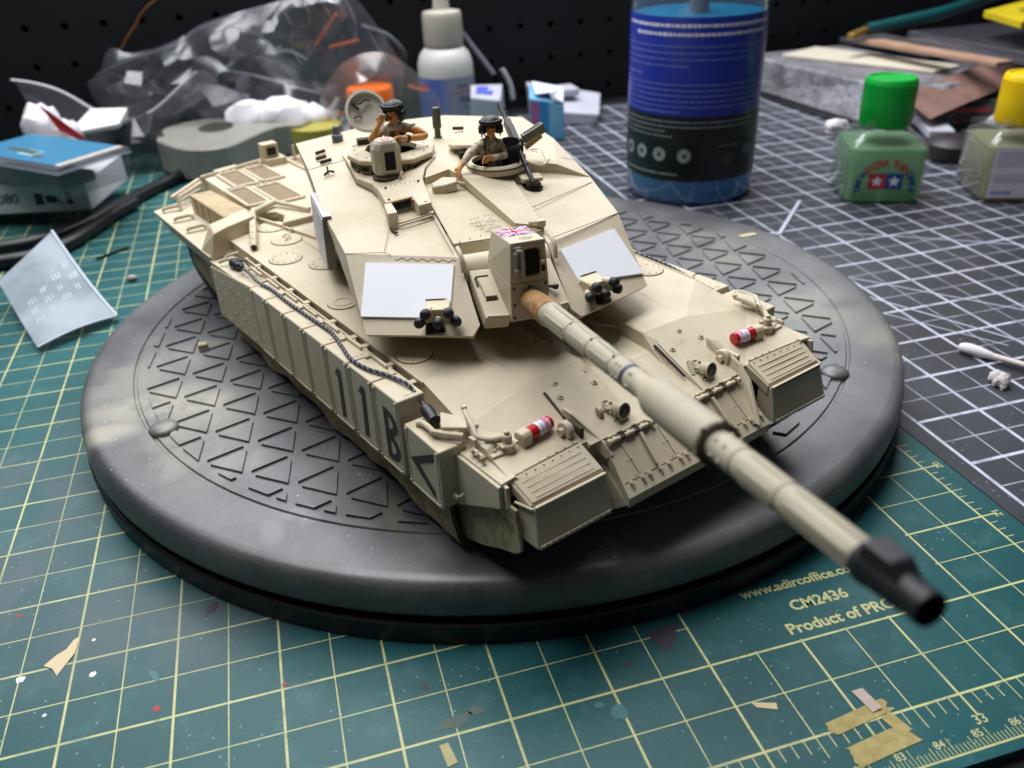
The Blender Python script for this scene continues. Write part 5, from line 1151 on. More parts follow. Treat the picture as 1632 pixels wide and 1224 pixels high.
def hand(J, E_, wrist, tag_, palm, fdir, side, curl):
    """palm joint, four unequal bent fingers and a thumb from the side of the palm"""
    palm = Vector(palm); f = Vector(fdir).normalized(); s = Vector(side).normalized(); d = Vector(curl).normalized()
    J[tag_+'p'] = (palm, (1.0, .7)); E_.append((wrist, tag_+'p'))
    for i, (o, L) in enumerate(((-.75, 1.7), (-.25, 2.0), (.25, 1.9), (.75, 1.5))):
        a = palm+s*o+f*.7; J[f'{tag_}k{i}'] = (a, .38); J[f'{tag_}m{i}'] = (a+f*L*.5+d*L*.2, .33); J[f'{tag_}e{i}'] = (a+f*L*.75+d*L*.7, .27)
        E_ += [(tag_+'p', f'{tag_}k{i}'), (f'{tag_}k{i}', f'{tag_}m{i}'), (f'{tag_}m{i}', f'{tag_}e{i}')]
    t = palm-s*.9; J[tag_+'t0'] = (t-s*.2, .36); J[tag_+'t1'] = (t-s*.6+f*.9+d*.3, .3); E_ += [(tag_+'p', tag_+'t0'), (tag_+'t0', tag_+'t1')]
def crew(label, J, E_, head, look, skin_fn, watch=None):
    H2 = XT.to_3x3(); vs, fs = skin_mesh(J, E_)
    g = G(XT); g.add(vs, fs)
    base = tank.location/S
    o = obj('person', g, [CAMO, SKIN], None, smooth=80)
    for p in o.data.polygons:
        cc = sum((vs[i] for i in fs[p.index]), Vector((0, 0, 0)))/len(fs[p.index]) if p.index < len(fs) else Vector((0, 0, 0))
        p.material_index = 1 if skin_fn(cc) else 0
    cen = CEN[o.name].copy()
    Mw = Matrix.Translation(Vector((HX.x, HX.y, 0))) @ Matrix.Rotation(th, 4, 'Z')
    o.rotation_euler = (0, 0, th); o.location = (Mw @ cen)*S
    tag(o, label, 'crew figure', 'crew figures in the turret hatches')
    hd = Vector(head); f = Vector(look).normalized(); s = Vector((0, 0, 1)).cross(f).normalized(); u = f.cross(s)
    M = frame_mat(hd, f, s)
    def sub(name, gg, m, sm=55): return obj(name, gg, m, o, smooth=sm)
    g = G(XT); nU, nV = 24, 10; vs2 = []; fs2 = []      # padded shell: a dome that runs down over the nape and the ears, open at the face
    for j in range(nV+1):
        for i in range(nU+1):
            az = R(-180+360*i/nU); fr_ = max(0, math.cos(az)); low = -3.4+4.2*min(1, max(0, (fr_-.48)/.24)); v = j/nV
            ztop = 3.3; z_ = ztop+(low-ztop)*v; rr = 3.5*math.sqrt(max(0, 1-(max(z_-.3, 0)/3.0)**2)) if z_ > .3 else 3.5-.12*abs(z_-.3)
            vs2.append(M @ Vector((rr*1.08*math.cos(az)-.45, rr*math.sin(az), z_)))
    for j in range(nV):
        for i in range(nU): fs2.append((j*(nU+1)+i, j*(nU+1)+i+1, (j+1)*(nU+1)+i+1, (j+1)*(nU+1)+i))
    g.add(vs2, fs2)
    sub('helmet', g, HELM)
    g = G(XT)
    for sd in (-1, 1): g.lathe([(.01, .8), (1.2, .7), (1.5, 0), (1.5, -.6)], 14, 0, M @ Matrix.Translation((-.5, sd*3.1, -1.1)) @ Matrix.Rotation(R(-90*sd), 4, 'X'))
    sub('ear_cup', g, HELM)
    g = G(XT); g.tube([M @ Vector(p) for p in ((.4, -3.1, 1.6), (1.9, -2.5, 1.7), (2.8, -1.3, 1.7), (3.05, 0, 1.7), (2.8, 1.3, 1.7), (1.9, 2.5, 1.7), (.4, 3.1, 1.6))], .7, 8); sub('goggles', g, mat('goggle_gloss', '#1c1d21', .5, .2, 500, spec=.3))
    g = G(XT); g.tube([M @ Vector(p) for p in ((1.4, -2.9, -.6), (2.4, -1.9, -2.3), (2.6, -.8, -2.7))], .22, 6); sub('boom_microphone', g, HELM)
    g = G(XT)
    for sd in (-1, 1): g.ball(M @ Vector((2.35, sd*.85, .05)), .30, 8)
    sub('eyes', g, mat('eye_dark', '#2b1a10', .4))
    g = G(XT); g.bar(M @ Vector((2.42, -.6, -1.65)), M @ Vector((2.42, .6, -1.65)), .25, .2); sub('mouth', g, mat('mouth_brown', '#6e3b22', .5))
    return o, sub, M
def head_joints(J, E_, neck, hd, f):
    hd = Vector(hd); f = Vector(f).normalized(); s = Vector((0, 0, 1)).cross(f).normalized(); 
    J['jaw'] = (hd+f*.7+Vector((0, 0, -1.5)), 1.55); J['skull'] = (hd+Vector((0, 0, .5)), 2.35); J['nose'] = (hd+f*2.45+Vector((0, 0, -.55)), .42); J['chin'] = (hd+f*1.6+Vector((0, 0, -2.2)), .75)
    E_ += [(neck, 'jaw'), ('jaw', 'skull'), ('skull', 'nose'), ('jaw', 'chin')]
# commander
J = {'belly': ((-24, -17, 92.5), (3.4, 2.8)), 'hip': ((-24, -17, 88), (3.4, 2.8)), 'chest': ((-24, -15.6, 98.6), (3.6, 2.6)), 'neck0': ((-24, -15.3, 101.6), 1.9), 'neck': ((-23.8, -15.3, 103), 1.3),
     'shR': ((-24, -18.9, 100.4), 1.75), 'elR': ((-20.6, -24.0, 97.9), 1.35), 'wrR': ((-19.6, -21.2, 102.4), .95),
     'shL': ((-24, -11.2, 100.8), 1.85), 'elL': ((-21, -5.5, 97.1), 1.4), 'wrL': ((-18.4, -13.2, 98.0), .95)}
E_ = [('belly', 'hip'), ('belly', 'chest'), ('chest', 'neck0'), ('neck0', 'neck'), ('chest', 'shR'), ('shR', 'elR'), ('elR', 'wrR'), ('chest', 'shL'), ('shL', 'elL'), ('elL', 'wrL')]
head_joints(J, E_, 'neck', (-23.4, -15.4, 106.0), (.66, -.74, -.15))
hand(J, E_, 'wrR', 'r', (-19.6, -20.2, 103.9), (.1, .35, 1), (.3, .9, -.3), (.9, .5, .2)); hand(J, E_, 'wrL', 'l', (-17.8, -15.0, 98.8), (.25, -1, .25), (.9, .2, .2), (.2, -.3, -.9))
def cskin(c_):
    if c_.z > 102.2 and (c_-Vector((-23.4, -15.4, 106))).length < 5.2: return True
    if c_.y < -19.6 and (c_.x > -21.6): return True
    return c_.x > -22.2 and c_.z < 100.2 and c_.y > -18.5 and (c_.z > 94.8)
com, sub, M = crew('model crewman raising his right fist in the hatch with an open round lid', J, E_, (-23.4, -15.4, 106.0), (.66, -.74, -.15), cskin)
g = G(XT); g.cyl((-18.9, -11.9, 97.85), (-18.7, -12.6, 97.95), 1.25, n=12); sub('wrist_watch', g, HELM)
g = G(XT); g.box((0, 0, 0), (.3, 1.9, 1.9), 0, Matrix.Translation((-22.4, -9.6, 100.4)) @ Matrix.Rotation(R(30), 4, 'Z')); sub('arm_patch', g, mat('patch_brown', '#6b5638', .7, .6, 1500, col2='#d0c2a0'))
g = G(XT); g.box((-21.2, -16.8, 98.2), (1.0, 1.7, 3.2)); g.box((-21.2, -13.6, 98.2), (.9, 1.5, 2.0)); sub('chest_pouch', g, mat('pouch_dark', '#33302a', .7))
# loader
J = {'belly': ((-5.4, 12.4, 92), (3.3, 2.7)), 'hip': ((-5.4, 12.6, 87), (3.3, 2.7)), 'chest': ((-5.2, 11.4, 95.8), (3.5, 2.5)), 'neck0': ((-5, 11.3, 98.2), 1.9), 'neck': ((-4.7, 11.3, 99.6), 1.3),
     'shR': ((-5, 7.4, 97.2), 1.8), 'elR': ((-2.4, 3.6, 95.2), 1.5), 'wrR': ((-.6, .6, 92.8), 1.05),
     'shL': ((-5, 15.2, 97.2), 1.8), 'elL': ((-1.6, 15.4, 93.4), 1.4), 'wrL': ((-.2, 10.6, 93.6), 1.0)}
E_ = [('belly', 'hip'), ('belly', 'chest'), ('chest', 'neck0'), ('neck0', 'neck'), ('chest', 'shR'), ('shR', 'elR'), ('elR', 'wrR'), ('chest', 'shL'), ('shL', 'elL'), ('elL', 'wrL')]
head_joints(J, E_, 'neck', (-4.2, 11.2, 102.4), (.97, -.22, -.08))
hand(J, E_, 'wrR', 'r', (.5, -.9, 92.0), (.55, -.5, -.75), (.7, .7, .1), (.4, .4, -.8)); hand(J, E_, 'wrL', 'l', (.3, 8.7, 93.9), (.3, -1, .1), (.3, .1, 1), (.3, -.2, -.9))
def lskin(c_):
    if c_.z > 99.2 and (c_-Vector((-4.2, 11.2, 102.4))).length < 5.0: return True
    if c_.y < .6 and c_.z < 95: return True
    return c_.y < 10.2 and c_.y > 5 and c_.x > -1.4 and c_.z < 96
lod, sub, M = crew('model crewman behind the machine gun, his hand resting on the roof', J, E_, (-4.2, 11.2, 102.4), (.97, -.22, -.08), lskin)
g = G(XT); g.tube(curve_pts([(-3.0, 8.6, 98.6), (-1.9, 8.4, 96.0), (-2.2, 8.6, 93.4), (-2.6, 9.6, 91.4)], 4), .3, 6); sub('headset_cord', g, HELM)

# ================================================================== things on the bench
RH = Vector((.96673, -.25579, 0)); VD = Vector((.25579, .96673, 0))
def uz(base, u, z, d=0.0): return Vector((base[0], base[1], 0))+RH*u+VD*d+Vector((0, 0, z))
def one(name, g, m, label, cat, **kw):
    grp = kw.pop('group', None); o = obj(name, g, m, None, base=True, **kw); return tag(o, label, cat, grp)
def holder(name, label, cat, loc=(0, 0, 0), rot=0, group=None):
    r_ = root(name, loc, rot); tag(r_, label, cat, group); return r_

# spray cleaner bottle
b = holder('cleaner_bottle', 'large clear bottle of blue cleaning liquid with a blue and black label', 'bottle', (169.5, 169.3, 0))
BM = clear('clear_plastic', '#9fb2cf', .16, .08); LIQ = liquid('blue_liquid', '#0f8cbc', '#1aa4d2', .5)
hz_ = Matrix.Identity(4)
g = G(); g.lathe([(.01, .3), (33, .3), (36.6, 1.4), (37.6, 4), (37.6, 150), (34, 165), (14, 178), (14, 190)], 64); obj('bottle_wall', g, BM, b, smooth=40)
g = G(); g.lathe([(.01, .8), (33, .8), (36.0, 2.4), (37.0, 5), (37.0, 24), (37.0, 100), (.01, 100)], 64); obj('liquid', g, LIQ, b, smooth=40)
g = G(); g.cyl((0, 0, 4), (0, 0, 170), 5.5, n=16); obj('dip_tube', g, mat('tube_grey', '#6b7278', .4), b, smooth=40)
def wrap(r_, a0, a1, z0, z1, n=40):
    vs = []; 
    for i in range(n+1): a = R(a0+(a1-a0)*i/n); vs += [(r_*math.cos(a), r_*math.sin(a), z0), (r_*math.cos(a), r_*math.sin(a), z1)]
    return vs, [(2*i, 2*i+2, 2*i+3, 2*i+1) for i in range(n)]
fa = math.degrees(math.atan2(-298-171, -72-169))       # the bearing the label faces
k = NT('label_blue'); sp_ = k.N('ShaderNodeSeparateXYZ'); k.L(k.co(), sp_.inputs[0]); k.L(k.mix(k.ramp(sp_.outputs[2], -.03, .03), lin('#1a2a96'), lin('#2338a6')), k.p.inputs['Base Color']); k.p.inputs['Roughness'].default_value = .3; LBL = k.m
g = G(); g.add(*wrap(37.9, fa-86, fa+80, 51.2, 102.0)); obj('blue_label', g, LBL, b, smooth=60)
g = G(); g.add(*wrap(37.9, fa-86, fa+80, 14.8, 51.1)); obj('black_label', g, mat('label_black', '#14191b', .35, .2, 60), b, smooth=60)
def wraptext(g, txt, h, a_mid, z, r_=38.05, bold=.02, m=0, sq=1.0):
    vs, fs = text_geo(txt, h, bold, squeeze=sq); g.add([(r_*math.cos(R(a_mid)+x/r_), r_*math.sin(R(a_mid)+x/r_), z+y) for x, y, _ in vs], fs, m)
def wrapbar(g, a0, a1, z, h, r_=38.05, m=0): g.add(*wrap(r_, a0, a1, z-h/2, z+h/2, max(2, int(abs(a1-a0)/5))), m)
g = G(); random.seed(3)
def textline(z, a0, a1, h, m=0):
    a = a0
    while a < a1:
        w_ = random.uniform(1.4, 5.0); wrapbar(g, a, min(a+w_, a1), z, h*random.uniform(.75, 1), m=m); a += w_+.8
textline(97.8, fa-72, fa+72, 1.9); textline(93.4, fa-58, fa+66, 1.9)
for i in range(4): textline(87.4-3.3*i, fa-74, fa+(72 if i < 3 else -4), .8, 1)
textline(72.4, fa-74, fa-50, 1.2, 1)
for i in range(6): textline(67.8-2.9*i, fa-74, fa+(66 if i < 5 else -10), .8, 1)
for i in range(4): textline(48.0-2.7*i, fa-74, fa+(60, 56, -22, -16)[i], .75, 2)
textline(18.6, fa-70, fa-10, 1.1, 2)
obj('label_print', g, [mat('print_white', '#d5d6ea', .5), mat('print_lilac', '#6d78bd', .5), mat('print_grey', '#8b9296', .5)], b, kind='stuff')
g = G()
for i, a in enumerate((-64, -46, -27, -5)):
    c_ = R(fa+a); M = frame_mat((38.0*math.cos(c_), 38.0*math.sin(c_), 29.5), (-math.sin(c_), math.cos(c_), 0), (0, 0, 1))
    g.lathe([(3.9, .02), (.01, .02)], 24, 0, M); 
    if i == 0: g.lathe([(1.6, .1), (.01, .1)], 12, 1, M)
    else: g.add([(-1.3+.2*i, -1.3, .1), (1.3, -1.1, .1), (1.1, 1.3, .1), (-1.2, 1.2-.2*i, .1)], [(0, 1, 2, 3)], 1, M)
for a, m_ in ((33, 2),):
    c_ = R(fa+a); M = frame_mat((38.0*math.cos(c_), 38.0*math.sin(c_), 26.5), (-math.sin(c_), math.cos(c_), 0), (0, 0, 1)); g.lathe([(3.6, .02), (.01, .02)], 24, 2, M)
wrapbar(g, fa+50, fa+72, 30.5, 5.5, m=2); wrapbar(g, fa+24, fa+46, 34.5, .9, m=2)
obj('label_icons', g, [mat('icon_white', '#bcc3c6', .5), mat('icon_dark', '#1c2224', .5), mat('icon_grey', '#5a5f60', .5)], b)

# square cement bottle with the green cap
def square_bottle(name, label, loc, rot, glass, liquid, cap, w2=21.4, h=37):
    r_ = holder(name, label, 'bottle', loc, rot)
    def ring(s, z, c_=4.5, n=5):
        o = []
        for sx, sy, a0 in ((1, 1, 0), (-1, 1, 90), (-1, -1, 180), (1, -1, 270)):
            for i in range(n+1): a = R(a0+90*i/n); o.append((sx*(w2*s-c_)+c_*math.cos(a), sy*(w2*s-c_)+c_*math.sin(a), z))
        return o
    def loft(ls, m=0):
        g = G(); n = len(ls[0]); K = len(ls)
        g.add([p for l in ls for p in l], [(k_*n+i, k_*n+(i+1) % n, (k_+1)*n+(i+1) % n, (k_+1)*n+i) for k_ in range(K-1) for i in range(n)]+[tuple(range(n))[::-1], tuple(range((K-1)*n, K*n))], m); return g
    obj('glass_body', loft([ring(.93, .3), ring(1, 2.2), ring(1, h-7), ring(.96, h-4), ring(.72, h), [(q[0], q[1], h+1.5) for q in ring(.56, 0)], [(q[0], q[1], h+7) for q in ring(.54, 0)]]), glass, r_, smooth=40)
    obj('liquid', loft([ring(.90, 1.2), ring(.955, 3), ring(.955, h-6.5)]), liquid, r_, smooth=40)
    g = G(); g.lathe([(.01, h+2.5), (12.9, h+2.5), (13.5, h+3.2), (14.0, h+15), (13.7, h+27.5), (12.9, h+28.6), (11.4, h+28.6), (11.0, h+27.8), (.01, h+27.8)], 48)
    cp_ = obj('cap', g, cap, r_, smooth=40)
    g = G()
    for i in range(48): a = 2*math.pi*i/48; g.bar((13.75*math.cos(a), 13.75*math.sin(a), h+4), (13.85*math.cos(a), 13.85*math.sin(a), h+26), .9, .5, 0, (math.cos(a), math.sin(a), 0))
    obj('cap_ridge', g, cap, cp_, kind='stuff')
    return r_
GB = clear('bottle_glass', '#cfdccf', .06, .08)
cb = square_bottle('cement_bottle', 'square glass bottle of green cement with a bright green cap', (263.4, 117.8, 0), R(-22.7), GB, liquid('green_liquid', '#98c79c', '#a9d3a8', .55), mat('green_cap', '#0fa63c', .35, spec=.5))
g = G(); M = frame_mat((0, -21.55, 0), (1, 0, 0), (0, 0, 1)); zc = 13.2
def star(g, cx, cz, r_, m):
    ps = [(cx+(r_ if i % 2 == 0 else r_*.42)*math.sin(math.pi*i/5), cz+(r_ if i % 2 == 0 else r_*.42)*math.cos(math.pi*i/5), .06) for i in range(10)]
    g.add(ps+[(cx, cz, .06)], [(i, (i+1) % 10, 10) for i in range(10)], m, M)
g.add([(-9.2, zc-4.4, .02), (.0, zc-4.4, .02), (.0, zc+4.4, .02), (-9.2, zc+4.4, .02)], [(0, 1, 2, 3)], 0, M); g.add([(.0, zc-4.4, .02), (9.2, zc-4.4, .02), (9.2, zc+4.4, .02), (.0, zc+4.4, .02)], [(0, 1, 2, 3)], 1, M)
star(g, -4.6, zc, 3.5, 2); star(g, 4.6, zc, 3.5, 2)
def arctext(g, txt, h, cx, cz, r_, a0, a1, m):
    for i, ch in enumerate(txt):
        if ch == ' ': continue
        a = R(a0+(a1-a0)*i/(len(txt)-1)); vs, fs = text_geo(ch, h, .02); X_ = M @ Matrix.Translation((cx+r_*math.cos(a), cz+r_*math.sin(a), .03)) @ Matrix.Rotation(a-math.pi/2, 4, 'Z'); g.add(vs, fs, m, X_)
arctext(g, 'EXTRA THIN', 4.2, 0, zc-4, 14.2, 136, 44, 0); arctext(g, 'TAMIYA', 3.4, 0, zc-4, 14.6, 186, 146, 1); arctext(g, 'CEMENT', 3.4, 0, zc-4, 14.6, 34, -6, 1)
obj('printed_logo', g, [mat('logo_red', '#b32734', .45), mat('logo_blue', '#22458c', .45), mat('logo_white', '#e6e8ea', .45)], cb)
yb = square_bottle('cement_bottle', 'square glass bottle with a white label and a yellow cap, at the edge', (332.5, 91.5, 0), R(-22.7), GB, liquid('clear_amber', '#b5b592', '#c0bf9f', .55), mat('yellow_cap', '#e8c40c', .4))
g = G(); g.add([(-18, -21.6, 3.0), (18, -21.6, 3.0), (18, -21.6, 31), (-18, -21.6, 31)], [(0, 1, 2, 3)]); lb_ = obj('paper_label', g, mat('paper_label', '#dcdae3', .6, .06, 60), yb)
g = G()
for z0 in [28-1.3*i for i in range(7)]+[15.5-1.3*i for i in range(4)]: g.add([(-16, -21.64, z0), (17, -21.64, z0), (17, -21.64, z0+.7), (-16, -21.64, z0+.7)], [(0, 1, 2, 3)], 0)
g.add([(-16, -21.64, 5.0), (-5, -21.64, 5.0), (-5, -21.64, 6.8), (-16, -21.64, 6.8)], [(0, 1, 2, 3)], 1)
obj('label_print', g, [mat('fine_print', '#b7b6c4', .6), mat('print_blue', '#9097c4', .6)], lb_)

# glue bottle with its nozzle
gb = holder('glue_bottle', 'white dropper bottle of thin glue with a blue grey label', 'bottle', (69, 394, 0))
WP = mat('white_plastic', '#c9c9c4', .45, .06, 40); CREAM = mat('cream_cap', '#b8b2a4', .5, .1, 60)
g = G(); g.lathe([(.01, .2), (20, .2), (21.6, 1.5), (21.8, 38), (21.4, 46), (19.4, 52.5), (15.4, 57.2), (12, 58.4), (12, 60)], 48); obj('bottle_body', g, WP, gb, smooth=50)
g = G(); g.lathe([(14.6, 58.6), (15.2, 60), (15.0, 81), (14.2, 83), (6.6, 84.4), (6.2, 86), (5.0, 106), (2.5, 118), (.01, 118)], 48); nz = obj('nozzle_cap', g, CREAM, gb, smooth=35)
g = G()
for i in range(40): a = 2*math.pi*i/40; g.bar((15.0*math.cos(a), 15.0*math.sin(a), 61), (14.9*math.cos(a), 14.9*math.sin(a), 80), .9, .5, 0, (math.cos(a), math.sin(a), 0))
obj('cap_ridge', g, CREAM, nz, kind='stuff')
ga = math.degrees(math.atan2(-298-394, -72-69))
k = NT('label_two_tone'); sp_ = k.N('ShaderNodeSeparateXYZ'); k.L(k.co(), sp_.inputs[0]); k.L(k.mix(k.ramp(sp_.outputs[0], -.012, .002), lin('#5468b4'), lin('#8d92a8')), k.p.inputs['Base Color']); k.p.inputs['Roughness'].default_value = .5
g = G(); g.add(*wrap(22.05, ga-88, ga+88, 2, 37.5)); obj('label', g, k.m, gb, smooth=60)
g = G()
def gtext(txt, h, a, z, m): 
    vs, fs = text_geo(txt, h, .03); g.add([(22.15*math.cos(R(ga+a)+x/22.15), 22.15*math.sin(R(ga+a)+x/22.15), z+y) for x, y, _ in vs], fs, m)
gtext('me', 4.2, -58, 29.5, 0); g.add(*wrap(22.1, ga-88, ga-42, 27.0, 32.5, 8), 0); gtext('TM', 1.4, -36, 31, 1); gtext('Instant', 2.6, 34, 31.5, 2); gtext('THIN', 4.6, 44, 20.5, 1); gtext('glue', 2.2, 40, 15.5, 2); gtext('net 20g', 2.0, 40, 8, 2)
g.add(*wrap(22.12, ga+10, ga+70, 26.2, 26.9, 8), 0)
obj('label_print', g, [mat('glue_red', '#c02838', .5), mat('glue_dark', '#3c4252', .5), mat('glue_grey', '#626876', .5)], gb)

# grey tape dispenser body with a yellow roll
pts = [(-148.3, 352.6), (-147.5, 336), (-141.5, 322.9), (-133, 308), (-125.3, 300.9), (-117, 297.0), (-109.5, 296.0), (-101, 298.6), (-94.2, 304.8), (-73.9, 333.2), (-68.5, 338.0), (-62, 338.6), (-55.0, 336.2), (-50, 338), (-30.6, 367.3), (-34, 371), (-69.4, 390.3), (-96, 391), (-115.1, 387.3), (-130, 382.8), (-141.1, 374.1), (-146.5, 364)]
c_ = (-108.5, 357); hp = [(c_[0]+12.5*math.cos(2*math.pi*i/22+math.pi), c_[1]+15*math.sin(2*math.pi*i/22+math.pi)) for i in range(22)]
g = G(); n = 22
g.add([(x, y, z) for z in (3, 22.4) for x, y in pts]+[(c_[0]+(x-c_[0])*.985, c_[1]+(y-c_[1])*.985, 23.2) for x, y in pts]+[(x, y, 23.2) for x, y in hp]+[(x, y, 12) for x, y in hp],
      [(k_*n+i, k_*n+(i+1) % n, (k_+1)*n+(i+1) % n, (k_+1)*n+i) for k_ in range(4) for i in range(n)]+[tuple(range(n))[::-1], tuple(range(4*n, 5*n))])
gh = one('tape_dispenser', g, mat('grey_plastic', '#8b8880', .4, .12, 120, .1, 900), 'rounded grey plastic dispenser body with an oval hole, lying beside the bags', 'tape dispenser', smooth=19)
g = G(); g.lathe([(.01, .3), (19, .3), (19, 20.5), (.01, 20.5)], 40, 0, Matrix.Translation((-40, 344, 0))); one('yellow_roll', g, mat('roll_yellow', '#a39a45', .6, .15, 100), 'dull yellow roll tucked under the tip of the grey dispenser', 'tape roll', smooth=40)

# clear case with the blue label, on a white carton, on black hoses
cs = holder('clear_case', 'clear plastic case with a sky blue label on its lid, at the left', 'plastic case', (-186, 208.5, 25.2), R(45))
CL = clear('case_plastic', '#7d8490', .10, .2)
g = G(); g.hull8([(1.5, 0, 0), (45, 0, 0), (45, 84, 0), (1.5, 84, 0)], [(0, 0, 14), (46.5, 0, 14), (46.5, 86, 14), (0, 86, 14)]); obj('case_tray', g, CL, cs, bevel=1.0, seg=2)
g = G(); g.box((23.2, 43, 16.2), (48.5, 88, 2.8)); g.box((23.2, 43, 14.6), (50, 89.6, .8)); g.box((48.8, 30, 14.5), (5, 12, 3)); obj('case_lid', g, clear('lid_plastic', '#a3a9b5', .2, .2), cs, bevel=.6, seg=2)
g = G(); g.add([(4, 7.5, 17.75), (46.5, 7.5, 17.75), (46.5, 86, 17.75), (4, 86, 17.75)], [(0, 1, 2, 3)], 0); g.add([(4, 2.4, 17.75), (46.5, 2.4, 17.75), (46.5, 7.5, 17.75), (4, 7.5, 17.75)], [(0, 1, 2, 3)], 1)
g.add([(10, 30, 17.8), (13, 27, 17.8), (14.5, 36, 17.8), (11.5, 38, 17.8)], [(0, 1, 2, 3)], 2); g.add([(14, 40, 17.8), (20, 40, 17.8), (20, 68, 17.8), (17, 68, 17.8)], [(0, 1, 2, 3)], 2); g.add([(12, 38, 17.79), (21, 38, 17.79), (21, 52, 17.79), (12, 52, 17.79)], [(0, 1, 2, 3)], 3)
obj('lid_label', g, [mat('sky_blue', '#3b7698', .4), mat('label_strip', '#c9bfb2', .5, .4, 900), mat('label_dark', '#4c4b46', .5), mat('label_pale', '#86aebc', .5)], cs)
g = G(); g.box((23, 60, 5), (36, 30, 8)); g.box((22, 26, 4), (20, 24, 6)); obj('case_contents', g, [mat('case_inside', '#3b3e46', .6, .5, 60, col2='#5a3c48')], cs, bevel=1)
ct = holder('white_carton', 'white cardboard carton with dark blue print, under the clear case', 'carton', (-181, 243, 8.2), R(166))
g = G(); g.box((45, -30, 8.4), (90, 60, 16.8)); obj('carton_body', g, mat('carton_white', '#d6d6d8', .7, .08, 60), ct, bevel=.5)
g = G(); DB = mat('carton_blue', '#2c3352', .6)
M = frame_mat((0, .08, 8), (-1, 0, 0), (0, 0, 1))
def ctext(txt, h, x, z): vs, fs = text_geo(txt, h, .02); g.add(vs, fs, 0, M @ Matrix.Translation((x, z, .02)))
ctext('080', 6.0, -47, .6)
for x, w_, h_ in ((-29, 5, 7), (-22, 6, 5), (-11.5, 3.5, 8)): g.add([(x-w_/2, -h_/2, .03), (x+w_/2, -h_/2, .03), (x+w_/2, h_/2, .03), (x-w_/2, h_/2, .03)], [(0, 1, 2, 3)], 0, M)
for sgn in (-1, 1): g.add([(-19+sgn*0, 0, .03), (-14.5, 3.5*sgn, .03), (-15.5, 3.9*sgn, .03), (-20, .6*sgn, .03)], [(0, 1, 2, 3)], 0, M)
obj('carton_print', g, DB, ct)
RUB = mat('hose_rubber', '#141416', .38, .2, 200)
g = G(); g.tube(curve_pts([(-330, 205, 4), (-270, 205, 4), (-225, 206, 4.2), (-206, 210, 4.2), (-190, 226, 4.2), (-172, 252, 4.2), (-150, 290, 4.2), (-128, 322, 4.2), (-100, 396, 4.2)], 10), 4.0, 14); one('black_hose', g, RUB, 'thick black hose running from under the carton towards the grey dispenser', 'hose', smooth=60)
g = G(); g.tube(curve_pts([(-330, 190, 4), (-260, 184, 4.2), (-221, 183, 4.2), (-203, 186, 4.2), (-190, 199, 4.2), (-181, 217, 4.2), (-172, 240, 4.2), (-160, 262, 4.2)], 10), 4.0, 14); one('black_hose', g, mat('hose_rubber', '#141416'), 'thick black hose curving in front of the white carton, behind the frosted sheet', 'hose', smooth=60)

# frosted sheet leaning at the left
k = NT('frosted_sheet'); k.p.inputs['Base Color'].default_value = lin('#a9b6c0'); k.p.inputs['Roughness'].default_value = .55; k.p.inputs['Alpha'].default_value = .66; k.p.inputs['Specular IOR Level'].default_value = .3; k.p.inputs['Transmission Weight'].default_value = .15
nn = k.noise(24, 3, .5); k.L(k.mix(k.ramp(nn, .35, .68), lin('#8f9ca6'), lin('#b4bec8')), k.p.inputs['Base Color']); k.val(k.math('ADD', k.math('MULTIPLY', k.ramp(nn, .3, .7), .22), .52), k.p.inputs['Alpha']); k.bump(k.noise(60, 5), .08, .001); FRO = k.m
cr = [Vector((-183.5, 70.5, 2.6)), Vector((-153.6, 92.0, 2.6)), Vector((-184.6, 156.0, 25.5)), Vector((-208.5, 132.0, 12.0))]
g = G(); n = 16; vs = []
for j in range(n+1):
    for i in range(n+1):
        u, v = i/n, j/n; p = (cr[0]*(1-u)+cr[1]*u)*(1-v)+(cr[3]*(1-u)+cr[2]*u)*v; p.z += -3.2*math.sin(math.pi*v)*(.4+.6*u)+1.5*math.sin(math.pi*u)*(1-v)+.3; vs.append(p)
m_ = len(vs); fs = [(j*(n+1)+i, j*(n+1)+i+1, (j+1)*(n+1)+i+1, (j+1)*(n+1)+i) for j in range(n) for i in range(n)]
vs += [p+Vector((0.1, -.2, -.45)) for p in vs]; rim = [i for i in range(n)]
fs2 = [tuple(q+m_ for q in f)[::-1] for f in fs]
edge = [(i, i+1) for i in range(n)]+[(n+j*(n+1), n+(j+1)*(n+1)) for j in range(n)]+[(n*(n+1)+i+1, n*(n+1)+i) for i in range(n)]+[((j+1)*(n+1), j*(n+1)) for j in range(n)]
g.add(vs, fs+fs2+[(b_, a, a+m_, b_+m_) for a, b_ in edge])
fro = one('frosted_sheet', g, FRO, 'frosted plastic offcut curling up from the green mat beside the turntable', 'plastic sheet', smooth=60)
g = G(); random.seed(11)
def onsheet(u, v, o=.12):
    p = (cr[0]*(1-u)+cr[1]*u)*(1-v)+(cr[3]*(1-u)+cr[2]*u)*v; p.z += -3.2*math.sin(math.pi*v)*(.4+.6*u)+1.5*math.sin(math.pi*u)*(1-v)+.3+o; return p
for r_ in range(4):
    for q in range(3):
        u0, v0 = .86-.22*r_-.015*q, .72-.12*q-.05*r_
        for t in range(2+(q+r_) % 2): g.bar(onsheet(u0+.045*t, v0), onsheet(u0+.045*t-.012, v0-.055), .3, .08); 
        g.bar(onsheet(u0, v0), onsheet(u0+.05, v0+.006), .25, .08)
g3 = G(); g3.tube([onsheet(1-.0, v/10, .1) for v in range(11)], .7, 8); g3.tube([onsheet(u/10, 0, .1) for u in range(11)], .45, 8)
obj('sheet_edge', g3, mat('edge_white', '#c3ccd6', .45), fro, smooth=60)
obj('embossed_marks', g, clear('emboss_white', '#e2e8ee', .5, .3), fro)

